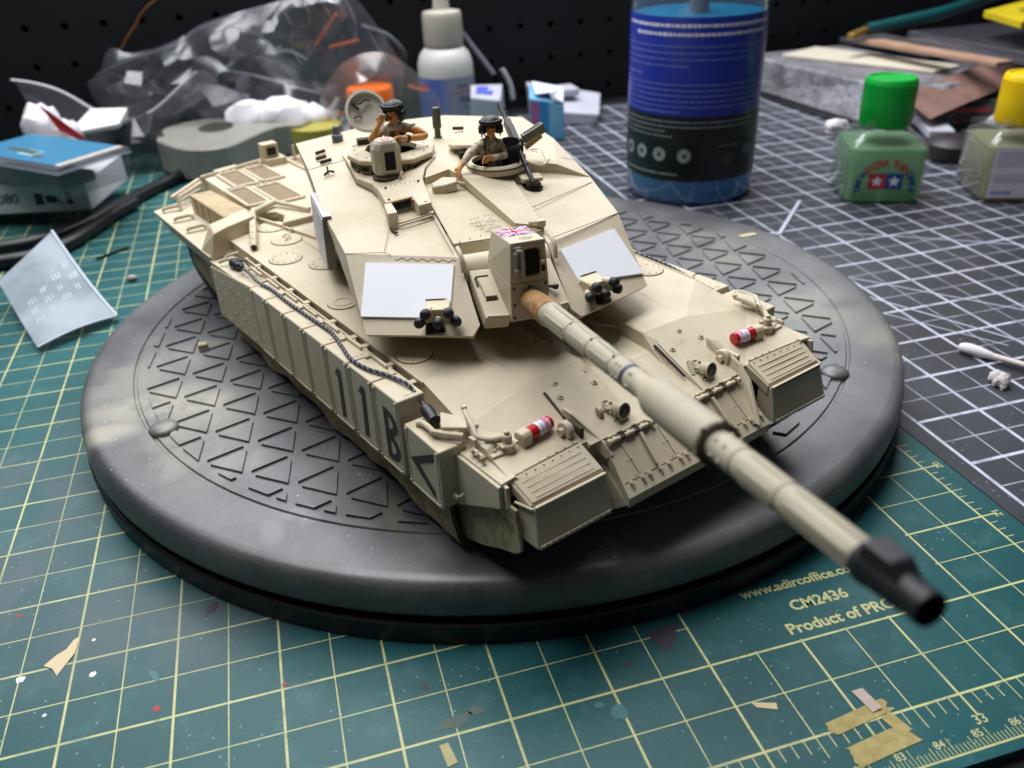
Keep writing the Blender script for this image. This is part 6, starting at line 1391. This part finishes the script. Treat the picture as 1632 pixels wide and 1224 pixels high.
# crumpled bags
def bag_mat(name, tint, haze, rough=.16): return clear(name, tint, haze, rough, 1.5)
from mathutils.geometry import delaunay_2d_cdt
def crumple(base, outline, step, bulge, amp, seed, lean=0.0):
    P2 = [Vector(p) for p in outline]
    P2 = [Vector((p.x, p.y)) for p in curve_pts([(*p, 0) for p in outline+outline[:1]], 3)[:-1]]
    def inside(p):
        c_ = False
        for i in range(len(P2)):
            a, b_ = P2[i], P2[i-1]
            if (a.y > p.y) != (b_.y > p.y) and p.x < (b_.x-a.x)*(p.y-a.y)/(b_.y-a.y)+a.x: c_ = not c_
        return c_
    def edged(p):
        d = 1e9
        for i in range(len(P2)):
            a, b_ = P2[i], P2[i-1]; ab = b_-a; t = max(0, min(1, (p-a).dot(ab)/max(ab.length_squared, 1e-9))); d = min(d, (p-a-ab*t).length)
        return d
    x0, x1 = min(p.x for p in P2), max(p.x for p in P2); y0, y1 = min(p.y for p in P2), max(p.y for p in P2); pts = []
    y = y0
    while y < y1:
        x = x0
        while x < x1:
            p = Vector((x+random.uniform(-.35, .35)*step, y+random.uniform(-.35, .35)*step))
            if inside(p) and edged(p) > step*.45: pts.append(p)
            x += step
        y += step
    allp = P2+pts; nb = len(P2)
    r_ = delaunay_2d_cdt(allp, [], [list(range(nb))], 1, 1e-4)
    co_, fc = r_[0], r_[2]
    g = G()
    for sgn in (-1, 1):
        vs = []
        for p in co_:
            e = min(edged(p)/16.0, 1.0); q = Vector((p.x*.03, p.y*.03, seed+sgn*3.3)); rid = 1.4*noise.noise(q)+noise.random()*.55-.27
            d = sgn*(bulge*math.sqrt(e)+.3)+amp*rid*e+lean*(p.y-y0)
            vs.append(uz(base, p.x, max(p.y, .6), d))
        g.add(vs, fc)
    return g
random.seed(21)
big = [(-105.9, 51.4), (-95, 57.5), (-83.7, 74), (-67, 69), (-31.5, 78), (-11.7, 87.6), (43, 99.5), (74, 103), (92, 104), (107, 87), (122, 61), (127, 48), (119, 20), (100, 3), (50, 2), (0, 2), (-60, 2), (-90, 12), (-104, 36)]
BAG = bag_mat('bag_film', '#aaaab6', .07, .2)
one('plastic_bag', crumple((-92, 392), big, 8.0, 11, 13.0, 2.0), BAG, 'large crumpled clear plastic bag standing against the pegboard', 'plastic bag', smooth=34)
g = G(); random.seed(8)  # whiter strips along the bag's creases, highlights put in as pale colour
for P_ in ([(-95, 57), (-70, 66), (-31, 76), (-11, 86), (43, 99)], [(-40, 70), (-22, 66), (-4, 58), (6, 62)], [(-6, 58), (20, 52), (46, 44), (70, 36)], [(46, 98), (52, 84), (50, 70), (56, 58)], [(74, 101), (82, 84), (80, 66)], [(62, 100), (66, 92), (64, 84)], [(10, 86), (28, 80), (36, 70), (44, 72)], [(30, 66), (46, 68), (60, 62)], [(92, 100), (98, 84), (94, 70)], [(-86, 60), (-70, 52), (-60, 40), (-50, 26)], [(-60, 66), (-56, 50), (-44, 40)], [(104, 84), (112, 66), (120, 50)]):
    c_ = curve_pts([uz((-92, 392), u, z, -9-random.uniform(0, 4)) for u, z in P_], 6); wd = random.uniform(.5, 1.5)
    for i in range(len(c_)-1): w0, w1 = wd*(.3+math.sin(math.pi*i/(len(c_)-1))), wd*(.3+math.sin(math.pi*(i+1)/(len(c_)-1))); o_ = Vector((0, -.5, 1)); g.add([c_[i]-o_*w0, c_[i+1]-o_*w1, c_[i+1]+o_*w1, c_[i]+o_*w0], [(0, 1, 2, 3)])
fo = obj('crease_highlight', g, clear('highlight_film', '#e6e6f0', .5, .25), None); pb = bpy.data.objects['plastic_bag']; fo.parent = pb; fo.location = (CEN['crease_highlight']-CEN['plastic_bag'])*S
flap = [(-120.4, 60.2), (-86.7, 50.2), (-58.4, 31.4), (-32, 33), (-1.4, 52.9), (8.9, 60), (18, 57), (20, 48), (-10, 32), (-38.8, 24), (-64, 14), (-94, 8), (-112, 30)]
one('zip_bag', crumple((-122, 372), flap, 8.0, 3, 5, 7.0), bag_mat('zip_film', '#b5aab4', .14), 'smaller clear zip bag folded open in front of the big bag', 'plastic bag', smooth=34)
g = G(); e_ = [(-120.4, 60.2), (-104, 57), (-86.7, 50.2), (-58.4, 31.4), (-32, 33), (-1.4, 52.9), (8.9, 60)]
g.tube(curve_pts([uz((-122, 372), u, z, -4) for u, z in e_], 6), .8, 6); obj('zip_edge', g, mat('zip_white', '#c9c4cc', .4), bpy.data.objects['zip_bag'], smooth=60)
bpy.data.objects['zip_edge'].location = CEN['zip_edge']*S-CEN['zip_bag']*S
low = [(-72, 30), (-40, 36), (-20, 42), (10, 46), (30, 40), (44, 28), (52, 6), (40, 2), (-60, 2), (-80, 10)]
gbag = crumple((-120, 398), low, 8.0, 7, 7, 12.0)
g2 = crumple((-166, 352), [(-30, 20), (-14, 31), (6, 37), (20, 38), (24, 20), (20, 2), (-24, 2)], 7.0, 10, 6, 31.0)
gbag.add(g2.v, g2.f)
one('grey_bag', gbag, bag_mat('grey_film', '#3a3b40', .62, .3), 'dark grey plastic bag slumped behind the grey dispenser', 'plastic bag', smooth=14)
right = [(60, 40), (80, 60), (104, 66), (122, 58), (140, 40), (150, 20), (146, 2), (70, 2), (58, 18)]
one('parts_bag', crumple((-90, 372), right, 8.0, 8, 9, 15.0), bag_mat('parts_film', '#c2b6b2', .08, .2), 'clear bag of orange tinted parts beside the orange cap', 'plastic bag', smooth=34)
g = G(); random.seed(4); ORG = mat('orange_sprue', '#c4622c', .5, .2, 100)
for i in range(7): p = uz((-90, 376), random.uniform(66, 136), random.uniform(4, 50)); d = RH*random.uniform(8, 16)+Vector((0, 0, random.uniform(-8, 8))); g.bar(p, p+d, 2.2, 1.6)
for a, b_ in (((52, 70), (70, 90)), ((62, 68), (84, 72))): g.bar(uz((-80, 384), *a), uz((-80, 384), *b_), 3, 2)
one('orange_sprue', g, ORG, 'orange plastic sprue pieces inside the clear bag', 'sprue', bevel=.3)
def lump(name, base, items, m, label, cat, amp=1.6, sd=0):
    g = G()
    for (u, z, ru, rz_) in items:
        vs0 = len(g.v); g.ball((0, 0, 0), 1, 20); c_ = uz(base, u, z)
        for i in range(vs0, len(g.v)):
            q = g.v[i]; nn = noise.noise(q*1.6+Vector((sd, u, z)))+.5*noise.noise(q*3.7); r_ = 1+amp*.12*nn; g.v[i] = c_+RH*q.x*ru*r_+VD*q.y*ru*.7*r_+Vector((0, 0, q.z*rz_*r_))
            g.v[i].z = max(g.v[i].z, .2)
    return one(name, g, m, label, cat, smooth=40)
TIS = mat('tissue_white', '#e2dde2', .8, .08, 90, .5, 120)
lump('crumpled_tissue', (-185, 334), [(-32, 36, 14, 15), (-20, 30, 12, 12), (-34, 14, 16, 15)], TIS, 'crumpled white tissue behind the clear case', 'tissue', 3.0)
g = G(); g.hull8([uz((-185, 336), -16, 31, 0), uz((-185, 336), 17, 34, 1), uz((-185, 336), 18, 38, 18), uz((-185, 336), -6, 38, 18)], [uz((-185, 336), -17, 33, -2), uz((-185, 336), 18, 37.5, 0), uz((-185, 336), 19, 44, 18), uz((-185, 336), -6, 44.6, 18)]); one('folded_paper', g, TIS, 'folded white paper pad under the zip bag', 'paper', bevel=.4)
g = G(); g.plate([uz((-178, 331), -34, 54, -6), uz((-178, 331), -28, 50, -8), uz((-178, 331), -8, 32, -10), uz((-178, 331), -11, 30, -10), uz((-178, 331), -24, 38, -10)], .5); one('red_tag', g, mat('tag_red', '#8d1420', .5), 'dark red paper tag across the crumpled tissue', 'tag')
lump('cotton_wool', (-60, 364), [(-24, 24, 17, 13), (0, 25, 20, 13), (20, 22, 14, 11), (-4, 10, 30, 10)], mat('cotton', '#eceaf0', .9, .05, 60, .4, 200), 'white cotton wool seen through the big bag', 'cotton wool', 2.0, 5)
g = G(); g.tube(curve_pts([uz((-150, 424), u, z) for u, z in ((-19, 66), (-17, 70.7), (-11, 78), (-2.8, 86), (2, 92), (7.7, 97), (17, 103))], 6), .8, 8); one('bent_wire', g, mat('wire_brown', '#7a4c22', .5, .3, 200), 'bent brown wire stuck up against the pegboard', 'wire', smooth=60)
# jar with an orange cap, black hose, thin rod
oj = holder('orange_capped_jar', 'small jar with an orange cap behind the commander figure', 'jar', (3, 352, 0))
g = G(); g.lathe([(.01, .2), (16, .2), (17, 1.5), (17, 20), (14, 24), (14, 26)], 40); obj('jar_body', g, GB, oj, smooth=40)
g = G(); g.lathe([(16.9, 10), (17.4, 11), (17.0, 40), (16, 41.5), (14, 42), (.01, 42)], 48); obj('jar_cap', g, mat('cap_orange', '#f0701c', .4, spec=.5), oj, smooth=40)
g = G(); g.tube(curve_pts([uz((28, 366), u, z) for u, z in ((-14, 2), (-13.5, 20), (-8, 34), (-1, 46), (4, 58), (0, 66), (-8, 73), (-24, 79))], 8), 3.0, 12, rs=None); one('grey_tube', g, mat('tube_dark', '#3a3d42', .45, .2, 100), 'dark grey tube rising behind the commander figure', 'tube', smooth=60)
br = holder('paint_brush', 'long thin brush with a dark handle leaning behind the glue bottle', 'brush')
g = G(); a, b_ = uz((100, 396), -22, 76), uz((100, 396), 8, 33.5); g.turn(a, b_, [(.6, 0), (1.4, 6), (2.2, (b_-a).length)], 12); obj('brush_handle', g, mat('handle_dark', '#7b7d8a', .35, .2, 200), br, smooth=40)
g = G(); c_ = uz((100, 396), 17.5, 6.2); g.turn(b_, c_, [(2.2, 0), (2.6, 4), (2.2, (c_-b_).length)], 12); obj('brush_ferrule', g, mat('ferrule', '#141417', .3, metal=.6), br, smooth=40)
g = G(); g.tube(curve_pts([uz((106, 392), 8, 38), uz((106, 392), 14, 26), uz((106, 392), 16, 14)], 5), 2.0, 8); one('silver_clip', g, mat('clip_silver', '#b9bac2', .3, .3, 200), 'white metal clip against the dark brush', 'clip', smooth=50)
# blister boxes behind the loader
bb = holder('blister_box', 'light blue blister box with a pink stripe behind the loader figure', 'box', (0, 0, 0))
B0 = (122, 307)
g = G(); g.hull8([uz(B0, -10, .4, 0), uz(B0, 14.5, .4, 0), uz(B0, 14.5, .4, 16), uz(B0, -10, .4, 16)], [uz(B0, -11, 31, 0), uz(B0, 14, 26, 0), uz(B0, 15, 33, 18), uz(B0, -10, 38, 18)]); bx_ = obj('box_body', g, mat('box_blue', '#5f9fcb', .4, .15, 40, col2='#7fb4d8'), bb, bevel=.8, seg=2)
g = G()
for a, b_, m_ in ((-9.8, -3.4, 0), (-3.0, 3.0, 1)): g.add([uz(B0, a, 3, -.3), uz(B0, b_, 3, -.3), uz(B0, b_-.3, 28, -.3), uz(B0, a-.6, 29, -.3)], [(0, 1, 2, 3)], m_)
obj('box_stripe', g, [mat('stripe_pink', '#a8629c', .4, .15, 60), mat('stripe_deep_blue', '#2f86c0', .4)], bb)
g = G(); g.plate([uz(B0, -6, 33.5, 2), uz(B0, 4, 34.5, 1), uz(B0, 6, 29.5, -.5), uz(B0, 13.5, 27.5, -.5), uz(B0, 15, 34.5, 17), uz(B0, -8, 39.5, 17)], .8); obj('box_flap', g, mat('flap_white', '#cfd3de', .5), bb)
tr_ = holder('vacuum_tray', 'white moulded plastic tray lying behind the blister box', 'tray')
B1 = (150, 352); TRW = mat('tray_white', '#b9bac6', .4, .1, 30)
g = G(); g.hull8([uz(B1, -14, .3, -8), uz(B1, 26, .3, -12), uz(B1, 34, .3, 40), uz(B1, -24, .3, 46)], [uz(B1, -16, 13, -9), uz(B1, 29, 9, -13), uz(B1, 36, 13, 42), uz(B1, -26, 24, 47)]); obj('tray_body', g, TRW, tr_, bevel=1.6, seg=2)
g = G(); g.box(uz(B1, 2, 20, 22), (24, 20, 6), 0); obj('tray_lid', g, TRW, tr_, bevel=1.5, seg=2)
bo_ = holder('white_box', 'small white box with a blue spot beside the glue bottle', 'box'); B2 = (113, 326)
g = G(); g.hull8([uz(B2, -40, .3, 0), uz(B2, -17, .3, -2), uz(B2, -14, .3, 14), uz(B2, -40, .3, 16)], [uz(B2, -40, 30, 0), uz(B2, -18, 27, -2), uz(B2, -16, 36, 14), uz(B2, -40, 36, 16)]); obj('box_body', g, mat('box_white', '#a9aab8', .5, .2, 50), bo_, bevel=.8, seg=2)
g = G(); g.plate([uz(B2, -36, 32.2, 4), uz(B2, -24, 31, 3), uz(B2, -22, 34.6, 12), uz(B2, -35, 35.4, 12)], .3); obj('blue_spot', g, mat('spot_blue', '#3a4bb4', .5), bo_)

# the pile at the right, by the pegboard
g = G(); random.seed(9)
lo = [(336, 374), (347, 250), (398, 214), (520, 260), (520, 400), (345, 398)]; hi = [(337, 374), (357, 258), (398, 226), (520, 262), (520, 400), (345, 398)]
g.hull8([(x, y, 2) for x, y in lo], [(x, y, 29) for x, y in hi]); 
k = NT('foil_film'); nn = k.noise(55, 6, .7); k.L(k.mix(k.ramp(nn, .35, .65), lin('#77757c'), lin('#a5a3aa')), k.p.inputs['Base Color']); k.p.inputs['Roughness'].default_value = .28; k.p.inputs['Metallic'].default_value = .25; k.bump(k.noise(50, 6, .75), 1.0, .006)
one('film_packet', g, k.m, 'thick packet wrapped in crinkled grey film at the bottom of the pile', 'packet', bevel=2, seg=3)
g = G(); g.hull8([(330, 372, .2), (341, 244, .2), (400, 205, .2), (400, 380, .2)], [(330, 372, 1.8), (341, 244, 1.8), (400, 205, 1.8), (400, 380, 1.8)]); one('dark_folder', g, mat('folder_dark', '#1a1a1d', .5, .2, 60), 'thin dark folder under the film packet', 'folder')
def slab(name, pts, z, th, m, label, cat, bev=.3, tilt=0.0):
    g = G(); g.hull8([(x, y, z-th+tilt*i) for i, (x, y) in enumerate(pts)], [(x, y, z+tilt*i) for i, (x, y) in enumerate(pts)]); return one(name, g, m, label, cat, bevel=bev)
slab('cream_card', [(353, 371), (413.7, 259), (444, 268), (398, 390)], 31.6, 2.2, mat('cream_board', '#cfc6b4', .6, .08, 60), 'cream card lying on the film packet', 'card')
slab('grey_card', [(425, 396), (440, 300), (470, 300), (470, 396)], 36, 3.6, mat('grey_board', '#4a4a4c', .6, .2, 60), 'grey board lying on the cream card, under the wooden stick', 'card')
g = G(); a, b_ = Vector((412, 340, 42)), Vector((425, 207, 44)); g.bar(a, b_, 15, 3.4); one('wooden_stick', g, mat('stick_wood', '#b08d76', .6, .25, 70), 'flat pale wooden stick lying across the pile', 'stick', bevel=.6, seg=2)
tb = holder('teal_brush', 'teal handled flat brush with a brass ferrule on top of the pile', 'brush')
a, b_, c_, d_ = Vector((388, 331, 48)), Vector((409, 340, 50.5)), Vector((470, 330, 60)), Vector((560, 345, 72))
g = G(); g.bar(a, b_, 7, 5); obj('brush_ferrule', g, mat('brass', '#a98a48', .35, .3, 150, metal=.6), tb, bevel=1.2, seg=2)
g = G(); g.tube(curve_pts([b_, (432, 336, 54), c_, (510, 336, 66), d_], 6), 5, 12, rs=None); obj('brush_handle', g, mat('teal_handle', '#12494c', .3, .2, 60), tb, smooth=50)
slab('clear_blister', [(440, 330), (446, 206), (620, 230), (620, 330)], 49, 9, clear('blister_film', '#6c6a74', .35, .15), 'clear blister pack on top of the pile at the right', 'blister pack', 1.5)
g = G(); g.plate([(462, 276, 68), (446, 222, 68), (560, 232, 72), (560, 300, 74)], 5); yl_ = one('yellow_packet', g, mat('packet_yellow', '#c9b31c', .45, .1, 60), 'yellow packet with dark print on top of the pile, in the corner', 'packet', bevel=.4)
g = G(); vs, fs = text_geo('FLEX', 9, .03); g.add(vs, fs, 0, frame_mat((486, 252, 70.6), (.9, .1, .02), (-.25, .9, .04))); o_ = obj('packet_print', g, mat('print_black', '#1d1a12', .5), None); o_.parent = yl_; o_.location = (CEN['packet_print']-CEN['yellow_packet'])*S
g = G(); n = 14; vs = []
for i in range(n+1):
    u = i/n; y_ = 214+u*26; x_ = 366+u*108
    for v in (0, 1): vs.append((x_-v*4+(1-v)*0, y_-24*(1-v)*.6+v*14, 14+12*math.sin(u*1.5)+(10 if v else 0)))
g.add(vs, [(2*i, 2*i+2, 2*i+3, 2*i+1) for i in range(n)]); m_ = len(g.v); g.v += [p+Vector((2, 4, -1.5)) for p in g.v]; g.f += [tuple(q+m_ for q in f)[::-1] for f in g.f]; g.mi = [0]*len(g.f)
one('brown_wrapper', g, mat('wrapper_brown', '#86665c', .5, .35, 60), 'curved brown paper wrapper bulging out of the pile', 'wrapper', smooth=50)
bx2 = holder('paint_box', 'flat grey box with red lettering lying behind the capped bottles', 'box')
g = G(); g.hull8([(394, 222, .3), (470, 196, .3), (490, 240, .3), (412, 262, .3)], [(391, 226, 15.5), (446, 204, 15.5), (470, 240, 16), (406, 256, 16)]); obj('box_body', g, mat('box_grey', '#5b5f5e', .5, .2, 50), bx2, bevel=.5)
g = G(); g.plate([(386, 236, 17.6), (434, 213, 17.6), (462, 236, 17.6), (405, 254, 17.6)], 1.6); obj('box_top', g, mat('box_green_grey', '#9aa39a', .5, .15, 60), bx2, bevel=.3)
g = G(); fx = Vector((76, -26, 0)).normalized()
for (o_, w_, z0, h_, m_) in ((8, 26, 11, 3, 0), (38, 10, 11, 3, 0), (10, 8, 4, 4, 1), (22, 14, 4, 4, 2), (40, 9, 4, 4, 1)):
    p = Vector((393.3, 222, 0))+fx*o_+Vector((-.9, -1.6, 0)); g.add([p+Vector((0, 0, z0)), p+fx*w_+Vector((0, 0, z0)), p+fx*w_+Vector((0, 0, z0+h_)), p+Vector((0, 0, z0+h_))], [(0, 1, 2, 3)], m_)
obj('box_lettering', g, [mat('letter_red', '#b8404c', .5), mat('letter_maroon', '#7c2f38', .5), mat('letter_grey', '#8b908f', .5)], bx2)
g = G(); g.bar((399, 252, 5.0), (370, 190, 5.0), 17, 6); one('white_strip', g, mat('strip_white', '#b5b6c0', .5, .15, 40), 'white plastic strip behind the green capped bottle', 'plastic strip', bevel=.8)
lump('white_fluff', (320, 238), [(0, 5, 9, 6)], TIS, 'white scrap of fluff left of the green capped bottle', 'fluff', 3)
lump('white_fluff', (432, 206), [(0, 4, 9, 5)], TIS, 'white scrap of fluff in front of the grey box', 'fluff', 3, 3)
g = G(); g.lathe([(.01, .2), (17, .2), (18, 2), (17, 10), (12, 13), (.01, 13.5)], 30, 0, Matrix.Translation((352, 158, 0))); one('pot_with_lid', g, mat('lid_dark', '#2b2529', .45, .3, 60), 'dark round pot on the mat behind the green capped bottle', 'pot', smooth=50)

# odds and ends on the mats
sw = holder('cotton_swab', 'cotton swab lying on the black mat at the right', 'cotton swab')
a, b_ = Vector((174.6, -58.6, 2.0)), Vector((214, -128, 2.4)); d = (b_-a).normalized()
g = G(); g.turn(a, b_, [(.01, 0), (1.2, .5), (2.0, 1.8), (2.35, 4.5), (2.1, 8.0), (1.5, 11.5), (1.1, 13.5), (.8, 14)], 18); obj('cotton_tip', g, mat('swab_white', '#e4e0e2', .85, .06, 300, .4, 700), sw, smooth=60)
g = G(); g.cyl(a+d*12, b_, 1.15, n=12); obj('swab_stick', g, mat('swab_stick', '#dccfcb', .6), sw, smooth=50)
g = G()
for (x, y, z, r_) in ((170.5, -83.4, 2.2, 2.6), (171.6, -85.4, 2.4, 2.4), (170.4, -87.0, 1.9, 2.2), (169.0, -86.0, 1.7, 2.0), (169.0, -88.6, 1.0, 1.0)):
    s0 = len(g.v); g.ball((x, y, z), r_, 14)
    for i in range(s0, len(g.v)): g.v[i] += noise.noise_vector(g.v[i]*.9)*.9; g.v[i].z = max(g.v[i].z, .15)
one('torn_cotton', g, mat('torn_cotton', '#cbc5c2', .9, .15, 400, .6, 500), 'torn tuft of dirty cotton beside the swab', 'cotton', smooth=45)
g = G(); g.bar((176.8, 76.5, .6), (216, 119, .6), 2.0, .9); one('plastic_rod', g, mat('rod_white', '#c9cede', .45), 'white plastic strip lying diagonally on the black mat', 'plastic strip', bevel=.15)
g = G(); g.plate([(129.6, 38.4, 20.2), (137.6, 38.2, 20.5), (138.4, 36.0, 20.3), (130.4, 36.0, 20.15)], .12); one('tape_scrap', g, mat('tape_cream', '#c9bb8d', .6), 'cream scrap of tape on the far rim of the turntable', 'tape scrap')
TAPE = NT('masking_tape'); TAPE.L(TAPE.mix(TAPE.ramp(TAPE.noise(350, 5, .7), .35, .65), lin('#a39355'), lin('#b8aa70')), TAPE.p.inputs['Base Color']); TAPE.p.inputs['Roughness'].default_value = .7; TAPE.p.inputs['Alpha'].default_value = .82
mt = holder('masking_tape', 'torn masking tape stuck over the ruler at the front edge of the green mat', 'masking tape')
def torn(x0, y0, x1, y1, wd, z, jag=.7, n=7):
    a, b_ = Vector((x0, y0)), Vector((x1, y1)); d = (b_-a).normalized(); q = Vector((-d.y, d.x)); P = []
    for i in range(n+1): P.append(b_+q*(wd*(i/n-.5))+d*random.uniform(-jag, jag))
    for i in range(n+1): P.append(a+q*(wd*(.5-i/n))+d*random.uniform(-jag, jag))
    return [(p.x, p.y, z) for p in P]
random.seed(2)
g = G(); g.plate(torn(25.8, -195.3, 42.2, -193.2, 3.6, .16), .08); obj('tape_piece', g, TAPE.m, mt)
g = G(); g.plate(torn(26.6, -203.0, 42.8, -201.2, 5.2, .17), .08); obj('tape_piece', g, TAPE.m, mt)
g = G(); g.plate(torn(40.0, -195.4, 41.6, -201.0, 3.2, .19, .3), .08); obj('tape_piece', g, TAPE.m, mt)
g = G(); P = [(36.6, -187.7), (39.3, -187.9), (40.2, -194.0), (37.6, -194.3)]; g.plate([(x, y, .3+.5*math.sin(i)) for i, (x, y) in enumerate(P)][::-1], .1); obj('paper_strip', g, mat('strip_pink', '#b9a69a', .7, .1, 300), mt)
g = G(); g.plate([(12.8, -183.2, .18), (13.4, -184.9, .18), (17.7, -186.9, .2), (18.3, -185.2, .22)], .1); one('tape_scrap', g, mat('tape_cream', '#c9bb8d'), 'small cream tape scrap on the green mat in front of the turntable lettering', 'tape scrap')
g = G(); g.plate([(-59.3, -172.3, .3), (-58.6, -178.2, .18), (-56.2, -177.7, .18), (-57.2, -172.2, .3)], .1); one('tape_scrap', g, mat('tape_tan', '#b0a878', .6, .1, 300), 'tan tape scrap near the bottom edge of the green mat', 'tape scrap')
g = G(); g.box((-110, 7.8, 21.5), (3.4, 2.6, 2.4)); one('plastic_crumb', g, mat('crumb_sand', '#b7ab8e', .6), 'tiny sand coloured block on the turntable beside the tank skirt', 'crumb', bevel=.3)
g = G(); g.ball((-151.8, 140.5, 1.6), 2.4, 12, 0, (1.2, .8, .7)); one('putty_crumb', g, mat('putty_grey', '#a5a39c', .6, .3, 300), 'grey crumb of putty on the green mat behind the frosted sheet', 'crumb', smooth=50)
g = G(); g.bar((-173, 178, .9), (-158, 190, .9), 1.3, .9); one('black_sliver', g, RUB, 'thin black sliver on the green mat by the hose', 'sliver')
